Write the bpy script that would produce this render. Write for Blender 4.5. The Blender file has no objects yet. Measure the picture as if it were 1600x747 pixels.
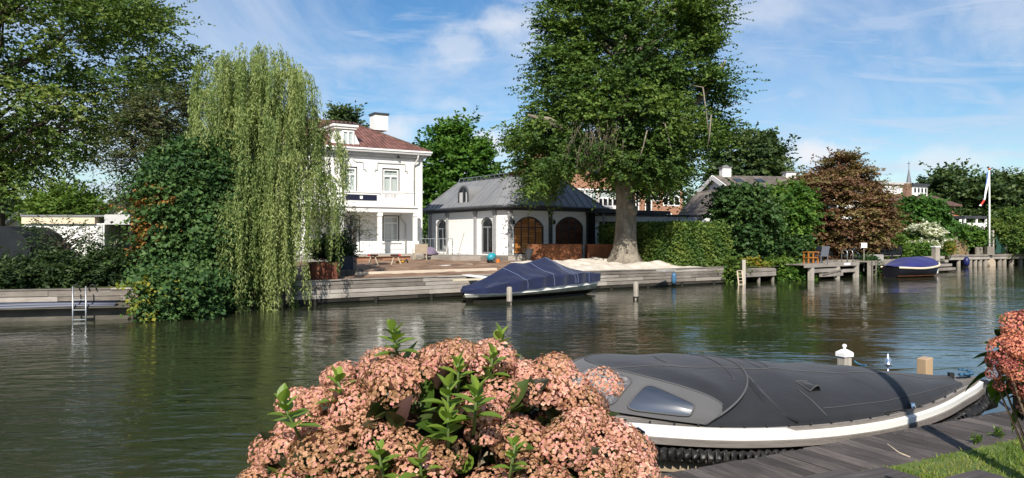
import bpy, math, random
import numpy as np
from mathutils import Vector, Matrix, Quaternion

SC = bpy.context.scene
COL = SC.collection
R = math.radians
# ------------------------------------------------------------------ camera, sky, sun, exposure
FP, CX, CY, H = 1186.0, 800.0, 371.0, 2.4      # focal length and horizon of the photograph (1600 px wide), eye height over the water
cam_d = bpy.data.cameras.new('camera'); cam = bpy.data.objects.new('camera', cam_d); COL.objects.link(cam)
cam.location = (0, 0, H); cam.rotation_euler = (R(90), 0, 0)
cam_d.sensor_width = 36; cam_d.lens = 36*FP/1600; cam_d.shift_y = -2.5/1600
cam_d.clip_start = .05; cam_d.clip_end = 4000
SC.camera = cam
SUN = Vector((-.09, -1.0, .80)).normalized()
SUN_EL = math.asin(SUN.z); SUN_AZ = math.atan2(SUN.x, SUN.y)
w = bpy.data.worlds.new('World'); SC.world = w; w.use_nodes = True
def build_world():
    nt = w.node_tree; N = nt.nodes; L = nt.links
    for n in list(N): N.remove(n)
    out = N.new('ShaderNodeOutputWorld'); bg = N.new('ShaderNodeBackground'); bg.inputs[1].default_value = .118
    sky = N.new('ShaderNodeTexSky'); sky.sky_type = 'NISHITA'; sky.sun_disc = False
    sky.sun_elevation = SUN_EL; sky.sun_rotation = SUN_AZ; sky.air_density = 1.0; sky.dust_density = .3; sky.ozone_density = 2.5
    tc = N.new('ShaderNodeTexCoord')
    def math_(op, a, b=None, clamp=False):
        m = N.new('ShaderNodeMath'); m.operation = op; m.use_clamp = clamp
        for i, v in enumerate((a, b)):
            if v is None: continue
            if isinstance(v, (int, float)): m.inputs[i].default_value = v
            else: L.new(v, m.inputs[i])
        return m.outputs[0]
    sep = N.new('ShaderNodeSeparateXYZ'); L.new(tc.outputs['Generated'], sep.inputs[0])
    zz = math_('ADD', math_('MAXIMUM', sep.outputs[2], 0.0), .11)
    comb = N.new('ShaderNodeCombineXYZ')
    L.new(math_('DIVIDE', sep.outputs[0], zz), comb.inputs[0]); L.new(math_('DIVIDE', sep.outputs[1], zz), comb.inputs[1])
    def noise(vec, scale, detail, rough, dist, sx=1, sy=1, rot=0, off=(0, 0, 0)):
        mp = N.new('ShaderNodeMapping'); mp.inputs['Scale'].default_value = (sx, sy, 1); mp.inputs['Rotation'].default_value = (0, 0, rot)
        mp.inputs['Location'].default_value = off
        L.new(vec, mp.inputs[0])
        n = N.new('ShaderNodeTexNoise'); n.inputs['Scale'].default_value = scale; n.inputs['Detail'].default_value = detail
        n.inputs['Roughness'].default_value = rough; n.inputs['Distortion'].default_value = dist
        L.new(mp.outputs[0], n.inputs['Vector']); return n.outputs['Fac']
    def mrange(v, a, b, c=0., d=1.):
        m = N.new('ShaderNodeMapRange'); m.interpolation_type = 'SMOOTHSTEP'
        for i, x in enumerate((a, b, c, d)): m.inputs[i+1].default_value = x
        L.new(v, m.inputs[0]); return m.outputs[0]
    # thin high cloud in two layers
    c1 = mrange(noise(comb.outputs[0], .75, 9, .62, .9, 1.0, .62, R(24)), .38, .64, 0, .66)
    c2 = mrange(noise(comb.outputs[0], 2.1, 8, .6, 1.2, .55, 1.25, R(-18), (3, 1, 0)), .42, .68, 0, .55)
    veil = math_('MAXIMUM', c1, c2)
    # small cumulus heads
    nz = noise(tc.outputs['Generated'], 11, 6, .6, .3)
    nzf = noise(tc.outputs['Generated'], 30, 5, .6, .2)
    puff = None
    for (px, py, sx, sy, hi) in CUMULUS:
        d0 = Vector(((px-CX)/FP, 1, (CY-py)/FP)).normalized()
        sub = N.new('ShaderNodeVectorMath'); sub.operation = 'SUBTRACT'; L.new(tc.outputs['Generated'], sub.inputs[0]); sub.inputs[1].default_value = d0
        mul = N.new('ShaderNodeVectorMath'); mul.operation = 'MULTIPLY'; L.new(sub.outputs[0], mul.inputs[0]); mul.inputs[1].default_value = (FP/sx, FP/sx, FP/sy)
        ln = N.new('ShaderNodeVectorMath'); ln.operation = 'LENGTH'; L.new(mul.outputs[0], ln.inputs[0])
        dd = math_('ADD', ln.outputs['Value'], math_('ADD', math_('MULTIPLY', math_('SUBTRACT', nz, .5), 2.6), math_('MULTIPLY', math_('SUBTRACT', nzf, .5), 1.3)))
        p = mrange(dd, 1.35, .1, 0, hi)
        puff = p if puff is None else math_('MAXIMUM', puff, p)
    hs = N.new('ShaderNodeHueSaturation'); hs.inputs['Saturation'].default_value = 1.28; hs.inputs['Value'].default_value = .72; L.new(sky.outputs[0], hs.inputs['Color'])
    mixa = N.new('ShaderNodeMix'); mixa.data_type = 'RGBA'
    L.new(veil, mixa.inputs['Factor']); L.new(hs.outputs[0], mixa.inputs['A']); mixa.inputs['B'].default_value = (3.75, 4.3, 5.3, 1)
    mixb = N.new('ShaderNodeMix'); mixb.data_type = 'RGBA'
    L.new(puff, mixb.inputs['Factor']); L.new(mixa.outputs['Result'], mixb.inputs['A']); mixb.inputs['B'].default_value = (5.2, 5.3, 5.6, 1)
    L.new(mixb.outputs['Result'], bg.inputs[0]); L.new(bg.outputs[0], out.inputs[0])
CUMULUS = [(715, 70, 55, 34, .5), (795, 42, 66, 34, .62), (1285, 240, 58, 20, .95), (1225, 244, 50, 12, .7), (620, 205, 48, 32, .7), (765, 225, 50, 22, .75), (690, 262, 50, 16, .8),
           (520, 215, 60, 30, .6), (560, 95, 40, 14, .35), (700, 165, 70, 14, .35), (1500, 250, 60, 16, .5), (1560, 20, 60, 60, .35), (1180, 20, 90, 22, .35), (60, 210, 120, 60, .5)]
build_world()
sun_d = bpy.data.lights.new('sun', 'SUN'); sun_d.energy = 5.0; sun_d.angle = R(.53); sun_d.color = (1, .93, .82)
sun = bpy.data.objects.new('sun', sun_d); COL.objects.link(sun); sun.location = (40, -60, 60); sun.rotation_euler = SUN.to_track_quat('Z', 'Y').to_euler()
vs = SC.view_settings; vs.view_transform = 'Standard'; vs.look = 'None'; vs.gamma = 1; vs.exposure = 0.52; vs.use_curve_mapping = False

# ------------------------------------------------------------------ helpers
rng = np.random.default_rng(7)
def thing(name, label, cat, loc=(0, 0, 0), rz=0, group=None):
    o = bpy.data.objects.new(name, None); COL.objects.link(o); o.empty_display_size = .2
    o.location = loc; o.rotation_euler = (0, 0, rz); o['label'] = label; o['category'] = cat
    if group: o['group'] = group
    return o
def tag(o, label, cat, group=None):
    o['label'] = label; o['category'] = cat
    if group: o['group'] = group
    return o
def struct(o, label=None):
    o['kind'] = 'structure'
    if label: o['label'] = label; o['category'] = o.name.replace('_', ' ')
    return o
def dup(root, loc, rz=0, label=None, scale=1):
    r = root.copy(); COL.objects.link(r); r.location = loc; r.rotation_euler = (0, 0, rz); r.scale = (scale,)*3
    if label: r['label'] = label
    for ch in list(root.children):
        c = ch.copy(); COL.objects.link(c); c.parent = r
        for g in list(ch.children):
            d = g.copy(); COL.objects.link(d); d.parent = c
    return r
class MB:
    def __init__(s): s.v = []; s.f = []; s.mi = []; s.r = []; s.cr = 0.; s.X = None
    def add(s, vs, fs, m=0, r=None):
        n = len(s.v)
        if s.X is not None: vs = [tuple(s.X @ Vector(p)) for p in vs]
        s.v += [tuple(p) for p in vs]; s.f += [tuple(i+n for i in f) for f in fs]
        s.mi += [m]*len(fs); s.r += [s.cr if r is None else r]*len(fs); return s
    def box(s, x0, x1, y0, y1, z0, z1, m=0, r=None):
        return s.add([(x0,y0,z0),(x1,y0,z0),(x1,y1,z0),(x0,y1,z0),(x0,y0,z1),(x1,y0,z1),(x1,y1,z1),(x0,y1,z1)],
                     [(3,2,1,0),(4,5,6,7),(0,1,5,4),(1,2,6,5),(2,3,7,6),(3,0,4,7)], m, r)
    def obox(s, c, ax, ay, az, m=0, r=None):        # oriented box: centre and three half-axis vectors
        c, ax, ay, az = (Vector(q) for q in (c, ax, ay, az))
        P = [c+i*ax+j*ay+k*az for k in (-1, 1) for (i, j) in ((-1,-1),(1,-1),(1,1),(-1,1))]
        return s.add(P, [(3,2,1,0),(4,5,6,7),(0,1,5,4),(1,2,6,5),(2,3,7,6),(3,0,4,7)], m, r)
    def bar(s, a, b, w, h, m=0, r=None, up=(0, 0, 1)):
        a, b = Vector(a), Vector(b); d = b-a; u = Vector(up)
        if abs(d.normalized().dot(u)) > .95: u = Vector((1, 0, 0))
        sx = d.cross(u).normalized(); sy = sx.cross(d).normalized()
        return s.obox((a+b)/2, d/2, sx*w/2, sy*h/2, m, r)
    def quad(s, a, b, c, d, m=0, r=None): return s.add([a, b, c, d], [(0, 1, 2, 3)], m, r)
    def poly(s, pts, m=0, r=None): return s.add(pts, [tuple(range(len(pts)))], m, r)
    def extr(s, pts, vec, m=0, r=None):             # extrude a polygon along a vector, closed
        n = len(pts); v = Vector(vec); P = [Vector(p) for p in pts]
        F = [tuple(range(n-1, -1, -1)), tuple(range(n, 2*n))] + [(i, (i+1) % n, n+(i+1) % n, n+i) for i in range(n)]
        return s.add(P+[p+v for p in P], F, m, r)
    def tube(s, pts, rad, n=8, m=0, r=None, cap=True):
        P = [Vector(p) for p in pts]; k = len(P)
        if not hasattr(rad, '__len__'): rad = [rad]*k
        V = []; up = None
        for i in range(k):
            d = (P[min(i+1, k-1)]-P[max(i-1, 0)]).normalized()
            if up is None: up = Vector((0, 0, 1)) if abs(d.z) < .9 else Vector((1, 0, 0))
            a = d.cross(up).normalized(); b = a.cross(d).normalized(); up = b
            for j in range(n):
                t = 2*math.pi*j/n; V.append(P[i]+(a*math.cos(t)+b*math.sin(t))*rad[i])
        F = [(i*n+j, i*n+(j+1) % n, (i+1)*n+(j+1) % n, (i+1)*n+j) for i in range(k-1) for j in range(n)]
        if cap: F += [tuple(range(n-1, -1, -1)), tuple((k-1)*n+j for j in range(n))]
        return s.add(V, F, m, r)
    def lathe(s, prof, n=16, c=(0, 0, 0), m=0, r=None, mod=None):   # prof: (radius, z)
        V = []; k = len(prof)
        for (q, z) in prof:
            for j in range(n):
                t = 2*math.pi*j/n; g = mod(t, z) if mod else 1
                V.append((c[0]+q*g*math.cos(t), c[1]+q*g*math.sin(t), c[2]+z))
        F = [(i*n+j, i*n+(j+1) % n, (i+1)*n+(j+1) % n, (i+1)*n+j) for i in range(k-1) for j in range(n)]
        F += [tuple(range(n-1, -1, -1)), tuple((k-1)*n+j for j in range(n))]
        return s.add(V, F, m, r)
    def grid(s, G, m=0, r=None, cu=False):
        nu = len(G); nv = len(G[0]); V = [p for row in G for p in row]
        F = [(i*nv+j, i*nv+j+1, ((i+1) % nu)*nv+j+1, ((i+1) % nu)*nv+j) for i in range(nu if cu else nu-1) for j in range(nv-1)]
        return s.add(V, F, m, r)
    def build(s, name, mats, parent=None, smooth=False, X=None, bevel=0, auto=None):
        if not isinstance(mats, (list, tuple)): mats = [mats]
        me = bpy.data.meshes.new(name); me.from_pydata(s.v, [], s.f)
        for mt in mats: me.materials.append(mt)
        me.polygons.foreach_set('material_index', s.mi)
        a = me.attributes.new('rnd', 'FLOAT', 'FACE'); a.data.foreach_set('value', s.r)
        if smooth: me.polygons.foreach_set('use_smooth', [True]*len(s.f))
        me.update()
        o = bpy.data.objects.new(name, me); COL.objects.link(o)
        if parent: o.parent = parent
        if X is not None: o.matrix_local = X
        if bevel:
            b = o.modifiers.new('bevel', 'BEVEL'); b.width = bevel; b.segments = 2; b.limit_method = 'ANGLE'; b.angle_limit = R(50)
        if auto:
            me.polygons.foreach_set('use_smooth', [True]*len(s.f))
            try: me.set_sharp_from_angle(angle=R(auto))
            except Exception: pass
        return o

# ------------------------------------------------------------------ materials
def mat(name, base=(.5, .5, .5), rough=.7, spec=.4, metal=0):
    m = bpy.data.materials.new(name); m.use_nodes = True; p = m.node_tree.nodes['Principled BSDF']
    p.inputs['Base Color'].default_value = (*base, 1); p.inputs['Roughness'].default_value = rough
    p.inputs['Specular IOR Level'].default_value = spec; p.inputs['Metallic'].default_value = metal
    return m
class NT:
    def __init__(s, m): s.m = m; s.N = m.node_tree.nodes; s.L = m.node_tree.links; s.p = s.N['Principled BSDF']; s.tc = s.N.new('ShaderNodeTexCoord')
    def noise(s, scale, detail=5, rough=.6, dist=0, sc=(1, 1, 1), vec=None, out='Fac', rot=(0, 0, 0)):
        mp = s.N.new('ShaderNodeMapping'); mp.inputs['Scale'].default_value = sc; mp.inputs['Rotation'].default_value = rot
        s.L.new(vec or s.tc.outputs['Object'], mp.inputs[0])
        n = s.N.new('ShaderNodeTexNoise'); n.inputs['Scale'].default_value = scale; n.inputs['Detail'].default_value = detail
        n.inputs['Roughness'].default_value = rough; n.inputs['Distortion'].default_value = dist
        s.L.new(mp.outputs[0], n.inputs['Vector']); return n.outputs[out]
    def ramp(s, fac, stops):
        r = s.N.new('ShaderNodeValToRGB'); e = r.color_ramp.elements
        while len(e) > 1: e.remove(e[0])
        e[0].position = stops[0][0]; e[0].color = (*stops[0][1], 1)
        for q, c in stops[1:]:
            k = e.new(q); k.color = (*c, 1)
        s.L.new(fac, r.inputs[0]); return r.outputs[0]
    def attr(s, name, out='Fac'):
        a = s.N.new('ShaderNodeAttribute'); a.attribute_name = name; return a.outputs[out]
    def math(s, op, a, b, clamp=False):
        m = s.N.new('ShaderNodeMath'); m.operation = op; m.use_clamp = clamp
        for i, v in enumerate((a, b)):
            if isinstance(v, (int, float)): m.inputs[i].default_value = v
            else: s.L.new(v, m.inputs[i])
        return m.outputs[0]
    def mix(s, fac, a, b, mode='MIX'):
        m = s.N.new('ShaderNodeMix'); m.data_type = 'RGBA'; m.blend_type = mode
        for k, v in (('Factor', fac), ('A', a), ('B', b)):
            i = m.inputs[k]
            if k != 'Factor':
                i = [q for q in m.inputs if q.name == k and q.type == 'RGBA'][0]
            else: i = m.inputs[0]
            if isinstance(v, (int, float)): i.default_value = v
            elif isinstance(v, tuple): i.default_value = (*v, 1)
            else: s.L.new(v, i)
        return [q for q in m.outputs if q.type == 'RGBA'][0]
    def color(s, c): s.L.new(c, s.p.inputs['Base Color'])
    def bump(s, h, strength=.3, dist=.02):
        b = s.N.new('ShaderNodeBump'); b.inputs['Strength'].default_value = strength; b.inputs['Distance'].default_value = dist
        s.L.new(h, b.inputs['Height']); s.L.new(b.outputs[0], s.p.inputs['Normal']); return b
    def wave(s, scale, dirn='X', dist=0, vec=None, prof='SIN', rot=(0, 0, 0)):
        n = s.N.new('ShaderNodeTexWave'); n.bands_direction = dirn; n.wave_profile = prof; n.inputs['Scale'].default_value = scale; n.inputs['Distortion'].default_value = dist
        s.L.new(vec or s.tc.outputs['Object'], n.inputs['Vector']); return n.outputs['Fac']
def noisy(name, c1, c2, scale=3, rough=.8, bump=.2, bd=.02, sc=(1, 1, 1), detail=6, use_rnd=0, c3=None, spec=.3, lo=.3, hi=.7, dist=0):
    m = mat(name, c1, rough, spec); t = NT(m); n = t.noise(scale, detail, .6, dist, sc)
    f = n
    if use_rnd: f = t.math('ADD', n, t.math('MULTIPLY', t.math('SUBTRACT', t.attr('rnd'), .5), use_rnd))
    st = [(lo, c1), (hi, c2)] if c3 is None else [(lo, c1), ((lo+hi)/2, c2), (hi, c3)]
    t.color(t.ramp(f, st))
    if bump: t.bump(t.noise(scale*3, 4, .6, 0, sc), bump, bd)
    return m
M = {}
def weathered(name, cols, grain=(2, 40, 40), rough=.85, rv=.30):
    m = mat(name, cols[0], rough, .25); t = NT(m)
    g = t.noise(1.2, 8, .7, .3, grain); b = t.noise(.9, 4, .6, .2, (1, 1, 1))
    f = t.math('ADD', t.math('MULTIPLY', g, .62), t.math('MULTIPLY', b, .38))
    f = t.math('ADD', f, t.math('MULTIPLY', t.math('SUBTRACT', t.attr('rnd'), .5), rv))
    t.color(t.ramp(f, [(.28, cols[0]), (.5, cols[1]), (.72, cols[2])])); t.bump(g, .5, .012)
    return m
def make_mats():
    M['stucco'] = noisy('white_stucco', (.62, .605, .56), (.77, .76, .735), 1.6, .85, .12, .01, (1.4, 1.4, .35), 9, c3=(.80, .795, .775), lo=.28, hi=.62)
    M['white'] = noisy('white_paint', (.74, .74, .72), (.82, .82, .80), 2, .5, .05, .005)
    M['blockwhite'] = block_paint()
    M['dark_frame'] = mat('black_green_paint', (.012, .016, .018), .35)
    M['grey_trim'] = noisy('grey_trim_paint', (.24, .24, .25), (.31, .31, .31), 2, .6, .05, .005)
    M['greymold'] = noisy('pale_grey_paint', (.42, .42, .42), (.5, .5, .49), 2, .6, 0)
    M['zinc'] = noisy('dark_zinc', (.150, .153, .160), (.205, .208, .215), 1.1, .42, .06, .01, (1, 1, 1), 7, spec=.5)
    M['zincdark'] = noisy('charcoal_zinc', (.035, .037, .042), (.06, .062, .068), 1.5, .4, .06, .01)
    M['navy'] = mat('navy_panel', (.012, .014, .035), .35)
    M['brick'] = brick_mat('orange_brick', (.34, .14, .075), (.44, .20, .11), (.36, .29, .23))
    M['brickdark'] = brick_mat('brown_brick', (.19, .095, .06), (.26, .13, .085), (.26, .22, .19))
    M['redtile'] = tile_mat('red_pantile', (.15, .068, .054), (.225, .105, .085), 4.2, 3.2)
    M['greytile'] = tile_mat('grey_brown_tile', (.13, .108, .09), (.205, .175, .145), 4.0, 3.0)
    M['browntile'] = tile_mat('brown_tile', (.10, .058, .045), (.15, .088, .07), 3.6, 3.0)
    M['orangetile'] = tile_mat('orange_tile', (.36, .11, .045), (.46, .16, .07), 4, 3)
    M['timber'] = weathered('weathered_timber', [(.10, .088, .076), (.24, .212, .185), (.42, .385, .345)])
    M['timberdeck'] = weathered('greyed_deck_timber', [(.024, .019, .018), (.064, .054, .050), (.19, .165, .150)], (70, 3, 40), .85, .2)
    M['timberdeckx'] = weathered('greyed_step_timber', [(.035, .029, .030), (.075, .065, .063), (.17, .152, .145)], (2, 40, 40), .85, .14)
    M['timberpost'] = weathered('weathered_post_timber', [(.14, .125, .105), (.30, .27, .23), (.50, .46, .41)], (30, 30, 2))
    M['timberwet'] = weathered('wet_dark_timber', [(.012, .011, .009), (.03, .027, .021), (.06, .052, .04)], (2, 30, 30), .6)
    M['teak'] = weathered('weathered_teak', [(.13, .115, .105), (.215, .195, .178), (.31, .285, .26)], (2, 60, 60), .7)
    M['concrete'] = noisy('dark_concrete', (.05, .045, .038), (.13, .12, .10), 1.3, .9, .3, .03, (1, 1, 2.5), 8)
    M['stonegrey'] = noisy('grey_stone', (.26, .25, .235), (.38, .365, .345), 2.2, .85, .2, .02)
    M['corten'] = noisy('rusted_steel', (.075, .028, .014), (.17, .062, .026), 1.6, .8, .15, .01, (1, 1, .6), 9, c3=(.26, .10, .04))
    M['cortenwet'] = noisy('streaked_rusty_steel', (.05, .018, .012), (.13, .038, .02), 2.5, .7, .15, .01, (1.6, 1.6, .25), 9, c3=(.36, .15, .08), lo=.35, hi=.75)
    M['planter'] = noisy('slate_blue_planter', (.025, .032, .048), (.04, .048, .066), 2, .6, .05)
    M['soil'] = noisy('bare_brown_soil', (.085, .052, .034), (.20, .125, .083), .9, .95, .6, .06, (1, 1, 1), 10, c3=(.30, .215, .15))
    M['sand'] = noisy('pale_sand', (.44, .39, .32), (.66, .61, .54), 2.6, .95, .8, .05, (1, 1, 1), 8)
    M['lawnbase'] = noisy('lawn_soil', (.05, .09, .018), (.13, .16, .04), 4, .95, .4, .02, (1, 1, 1), 8)
    M['meadow'] = noisy('garden_ground', (.035, .05, .015), (.09, .10, .035), .6, .95, .5, .06, (1, 1, 1), 8)
    M['hullwhite'] = mat('white_gelcoat', (.74, .73, .69), .22, .5)
    M['hulltan'] = mat('beige_gelcoat', (.40, .32, .22), .25, .5)
    M['hulldark'] = mat('black_gelcoat', (.010, .010, .014), .25, .5)
    M['hullgrey'] = noisy('stained_white_hull', (.20, .21, .17), (.55, .56, .50), 2.2, .5, .1, .01, (1, 1, 2), 8)
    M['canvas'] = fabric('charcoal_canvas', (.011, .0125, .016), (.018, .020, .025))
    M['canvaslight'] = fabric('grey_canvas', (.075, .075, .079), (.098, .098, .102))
    M['thread'] = mat('pale_seam_tape', (.075, .075, .08), .8)
    M['bluecanvas'] = fabric('navy_blue_canvas', (.0055, .0095, .036), (.010, .017, .056))
    M['bluedark'] = fabric('deep_blue_canvas', (.014, .016, .095), (.02, .024, .14))
    M['bluethread'] = mat('pale_blue_seam', (.16, .20, .32), .8)
    M['rubber'] = noisy('black_rubber_rope', (.007, .007, .008), (.020, .019, .018), 9, .45, .3, .01, c3=(.05, .045, .035), lo=.35, hi=.8)
    M['vinyl'] = glass_mat('clear_vinyl_window', (.55, .58, .62), .16, .30)
    M['vinylold'] = vinyl_old()
    M['glass'] = glass_mat('window_glass', (.8, .85, .85), .05, .14)
    M['blind'] = mat('white_blind', (.72, .72, .70), .8)
    M['glassdark'] = mat('dark_window_glass', (.015, .018, .022), .08, .6)
    M['steel'] = mat('galvanised_steel', (.42, .43, .44), .38, .5, .8)
    M['chrome'] = mat('polished_steel', (.7, .7, .72), .15, .5, 1)
    M['woodorange'] = weathered('oiled_hardwood', [(.28, .105, .026), (.48, .19, .05), (.58, .27, .085)], (2, 30, 30), .5)
    M['wooddark'] = weathered('dark_brown_wood', [(.05, .018, .008), (.10, .036, .016), (.16, .06, .028)], (2, 30, 30), .5)
    M['lightwood'] = weathered('pale_wood', [(.38, .31, .23), (.52, .44, .34), (.64, .56, .46)], (2, 30, 30), .7)
    M['bark'] = bark('beech_bark', (.07, .058, .044), (.19, .165, .133), (.35, .31, .255))  # bark blotches, their contrast also painting in the trunk's lit and shaded patches
    M['barkdark'] = bark('dark_bark', (.035, .028, .022), (.075, .06, .045), (.14, .115, .09))
    M['deadtwig'] = noisy('dead_twig_bark', (.075, .065, .04), (.15, .13, .085), 3, .9, 0)
    M['barkpale'] = bark('pale_bark', (.14, .12, .09), (.26, .23, .18), (.36, .32, .26))
    M['capwhite'] = mat('white_cap_paint', (.80, .80, .79), .35)
    M['postplastic'] = noisy('tan_plastic', (.36, .25, .15), (.42, .30, .19), 3, .5, .05)
    M['ropeblue'] = noisy('blue_rope', (.02, .06, .12), (.06, .16, .26), 60, .9, .3)
    M['ropedark'] = noisy('navy_rope', (.008, .012, .03), (.02, .03, .06), 60, .9, .3)
    M['red'] = mat('red_lens', (.42, .03, .045), .25, .5)
    M['fenderblue'] = mat('blue_vinyl_fender', (.045, .12, .22), .4)
    M['fendernavy'] = mat('navy_vinyl_fender', (.01, .015, .09), .4)
    M['pipeblue'] = mat('blue_pipe', (.030, .045, .09), .5)
    M['pipewhite'] = mat('grey_white_pipe', (.13, .14, .17), .6)
    M['teal'] = mat('teal_plastic', (.02, .24, .30), .4)
    M['tealdark'] = mat('dark_teal_plastic', (.015, .075, .10), .4)
    M['purple'] = fabric('purple_cloth', (.12, .09, .15), (.20, .16, .22))
    M['cream'] = noisy('cream_boards', (.55, .47, .33), (.66, .58, .43), 3, .7, .05)
    M['reed'] = weathered('reed_screen', [(.16, .11, .055), (.29, .21, .12), (.40, .31, .19)], (50, 50, 1.5))
    M['orange'] = mat('orange_plastic', (.60, .18, .04), .5)
    M['yellow'] = mat('yellow_plastic', (.60, .34, .03), .5)
    M['black'] = mat('black_iron', (.012, .012, .013), .45)
    M['netgreen'] = mat('dark_green_net', (.015, .06, .045), .9)
    M['spire'] = noisy('slate_spire', (.13, .14, .16), (.19, .20, .22), 2, .6, .1)
    M['flagred'] = mat('red_bunting', (.5, .05, .04), .8); M['flagwhite'] = mat('white_bunting', (.75, .75, .75), .8); M['flagblue'] = mat('blue_bunting', (.07, .16, .42), .8)
    M['stem'] = mat('green_stem', (.09, .13, .035), .6)
    M['woodystem'] = mat('brown_stem', (.10, .07, .04), .8)
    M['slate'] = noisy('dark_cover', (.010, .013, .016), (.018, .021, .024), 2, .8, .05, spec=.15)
def block_paint():
    m = mat('white_block_paint', (.77, .765, .745), .7, .3); t = NT(m)
    b = t.N.new('ShaderNodeTexBrick'); b.inputs['Scale'].default_value = 1; b.inputs['Brick Width'].default_value = .62; b.inputs['Row Height'].default_value = .30
    b.inputs['Mortar Size'].default_value = .012; b.inputs['Color1'].default_value = (.78, .775, .755, 1); b.inputs['Color2'].default_value = (.76, .755, .735, 1); b.inputs['Mortar'].default_value = (.62, .62, .6, 1)
    mp = t.N.new('ShaderNodeMapping'); mp.inputs['Rotation'].default_value = (R(90), 0, 0)
    s = t.N.new('ShaderNodeSeparateXYZ'); c = t.N.new('ShaderNodeCombineXYZ'); t.L.new(t.tc.outputs['Object'], s.inputs[0])
    t.L.new(t.math('ADD', s.outputs[0], s.outputs[1]), c.inputs[0]); t.L.new(s.outputs[2], c.inputs[1]); t.L.new(c.outputs[0], b.inputs['Vector'])
    n = t.noise(1.2, 6, .6, 0, (1, 1, .5)); t.color(t.mix(t.ramp(n, [(.3, (0.9,)*3), (.7, (1,)*3)]), (.68, .67, .64), b.outputs['Color'])); t.bump(b.outputs['Fac'], .25, -.01); return m
def brick_mat(name, c1, c2, mo):
    m = mat(name, c1, .85, .2); t = NT(m); b = t.N.new('ShaderNodeTexBrick'); b.inputs['Scale'].default_value = 1
    b.inputs['Brick Width'].default_value = .22; b.inputs['Row Height'].default_value = .07; b.inputs['Mortar Size'].default_value = .009
    b.inputs['Color1'].default_value = (*c1, 1); b.inputs['Color2'].default_value = (*c2, 1); b.inputs['Mortar'].default_value = (*mo, 1)
    s = t.N.new('ShaderNodeSeparateXYZ'); c = t.N.new('ShaderNodeCombineXYZ'); t.L.new(t.tc.outputs['Object'], s.inputs[0])
    t.L.new(t.math('ADD', s.outputs[0], s.outputs[1]), c.inputs[0]); t.L.new(s.outputs[2], c.inputs[1]); t.L.new(c.outputs[0], b.inputs['Vector'])
    n = t.noise(.8, 6); t.color(t.mix(t.ramp(n, [(.3, (0,)*3), (.75, (.45,)*3)]), b.outputs['Color'], tuple(x*.6 for x in c1))); t.bump(b.outputs['Fac'], .3, -.01); return m
def tile_mat(name, c1, c2, sx, sz):
    m = mat(name, c1, .7, .3); t = NT(m); s = t.N.new('ShaderNodeSeparateXYZ'); t.L.new(t.tc.outputs['Object'], s.inputs[0])
    u = t.math('MULTIPLY', s.outputs[0], sx); v = t.math('MULTIPLY', s.outputs[2], sz*1.8)
    fu = t.math('FRACT', u, 0); fv = t.math('FRACT', v, 0)
    iu = t.math('FLOOR', u, 0); iv = t.math('FLOOR', v, 0); c = t.N.new('ShaderNodeCombineXYZ'); t.L.new(iu, c.inputs[0]); t.L.new(iv, c.inputs[1])
    wn = t.N.new('ShaderNodeTexWhiteNoise'); wn.noise_dimensions = '2D'; t.L.new(c.outputs[0], wn.inputs['Vector'])
    n = t.noise(.7, 7); f = t.math('ADD', t.math('MULTIPLY', wn.outputs['Value'], .4), t.math('MULTIPLY', n, .7))
    t.color(t.ramp(f, [(.25, tuple(x*.7 for x in c1)), (.5, c1), (.8, c2)]))
    hh = t.math('SUBTRACT', t.math('SINE', t.math('MULTIPLY', fu, math.pi), 0), t.math('MULTIPLY', fv, 1.0)); t.bump(hh, .9, .06); return m
def fabric(name, c1, c2):
    m = mat(name, c1, .82, .25); t = NT(m); n = t.noise(1.6, 7, .62, .3); t.color(t.ramp(n, [(.3, c1), (.7, c2)]))
    wv = t.noise(2.2, 5, .55, .6, (1, 1, 1)); fine = t.noise(220, 2, .5); t.bump(t.math('ADD', wv, t.math('MULTIPLY', fine, .03)), .35, .06)
    t.p.inputs['Sheen Weight'].default_value = .15; return m
def glass_mat(name, tint, rough, glossmin):
    m = bpy.data.materials.new(name); m.use_nodes = True; N = m.node_tree.nodes; L = m.node_tree.links; N.remove(N['Principled BSDF'])
    o = N['Material Output']; t = N.new('ShaderNodeBsdfTransparent'); t.inputs[0].default_value = (*tint, 1); g = N.new('ShaderNodeBsdfGlossy'); g.inputs['Roughness'].default_value = rough
    lw = N.new('ShaderNodeLayerWeight'); lw.inputs[0].default_value = .5; pw = N.new('ShaderNodeMath'); pw.operation = 'POWER'; pw.inputs[1].default_value = 4.; L.new(lw.outputs['Facing'], pw.inputs[0]); mr = N.new('ShaderNodeMapRange'); mr.inputs[3].default_value = glossmin; mr.inputs[4].default_value = 1
    L.new(pw.outputs[0], mr.inputs[0]); mx = N.new('ShaderNodeMixShader'); L.new(mr.outputs[0], mx.inputs[0]); L.new(t.outputs[0], mx.inputs[1]); L.new(g.outputs[0], mx.inputs[2]); L.new(mx.outputs[0], o.inputs[0]); return m
def vinyl_old():
    m = mat('scuffed_vinyl_window', (.3, .3, .3), .3, .5); t = NT(m); a = t.noise(38, 4, .7, .2); b = t.noise(3, 4, .5, .2)
    f = t.math('ADD', t.math('MULTIPLY', a, .75), t.math('MULTIPLY', b, .3)); t.color(t.ramp(f, [(.40, (.055, .057, .07)), (.52, (.13, .125, .13)), (.66, (.33, .31, .28))])); t.bump(a, .3, .01); return m
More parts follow.
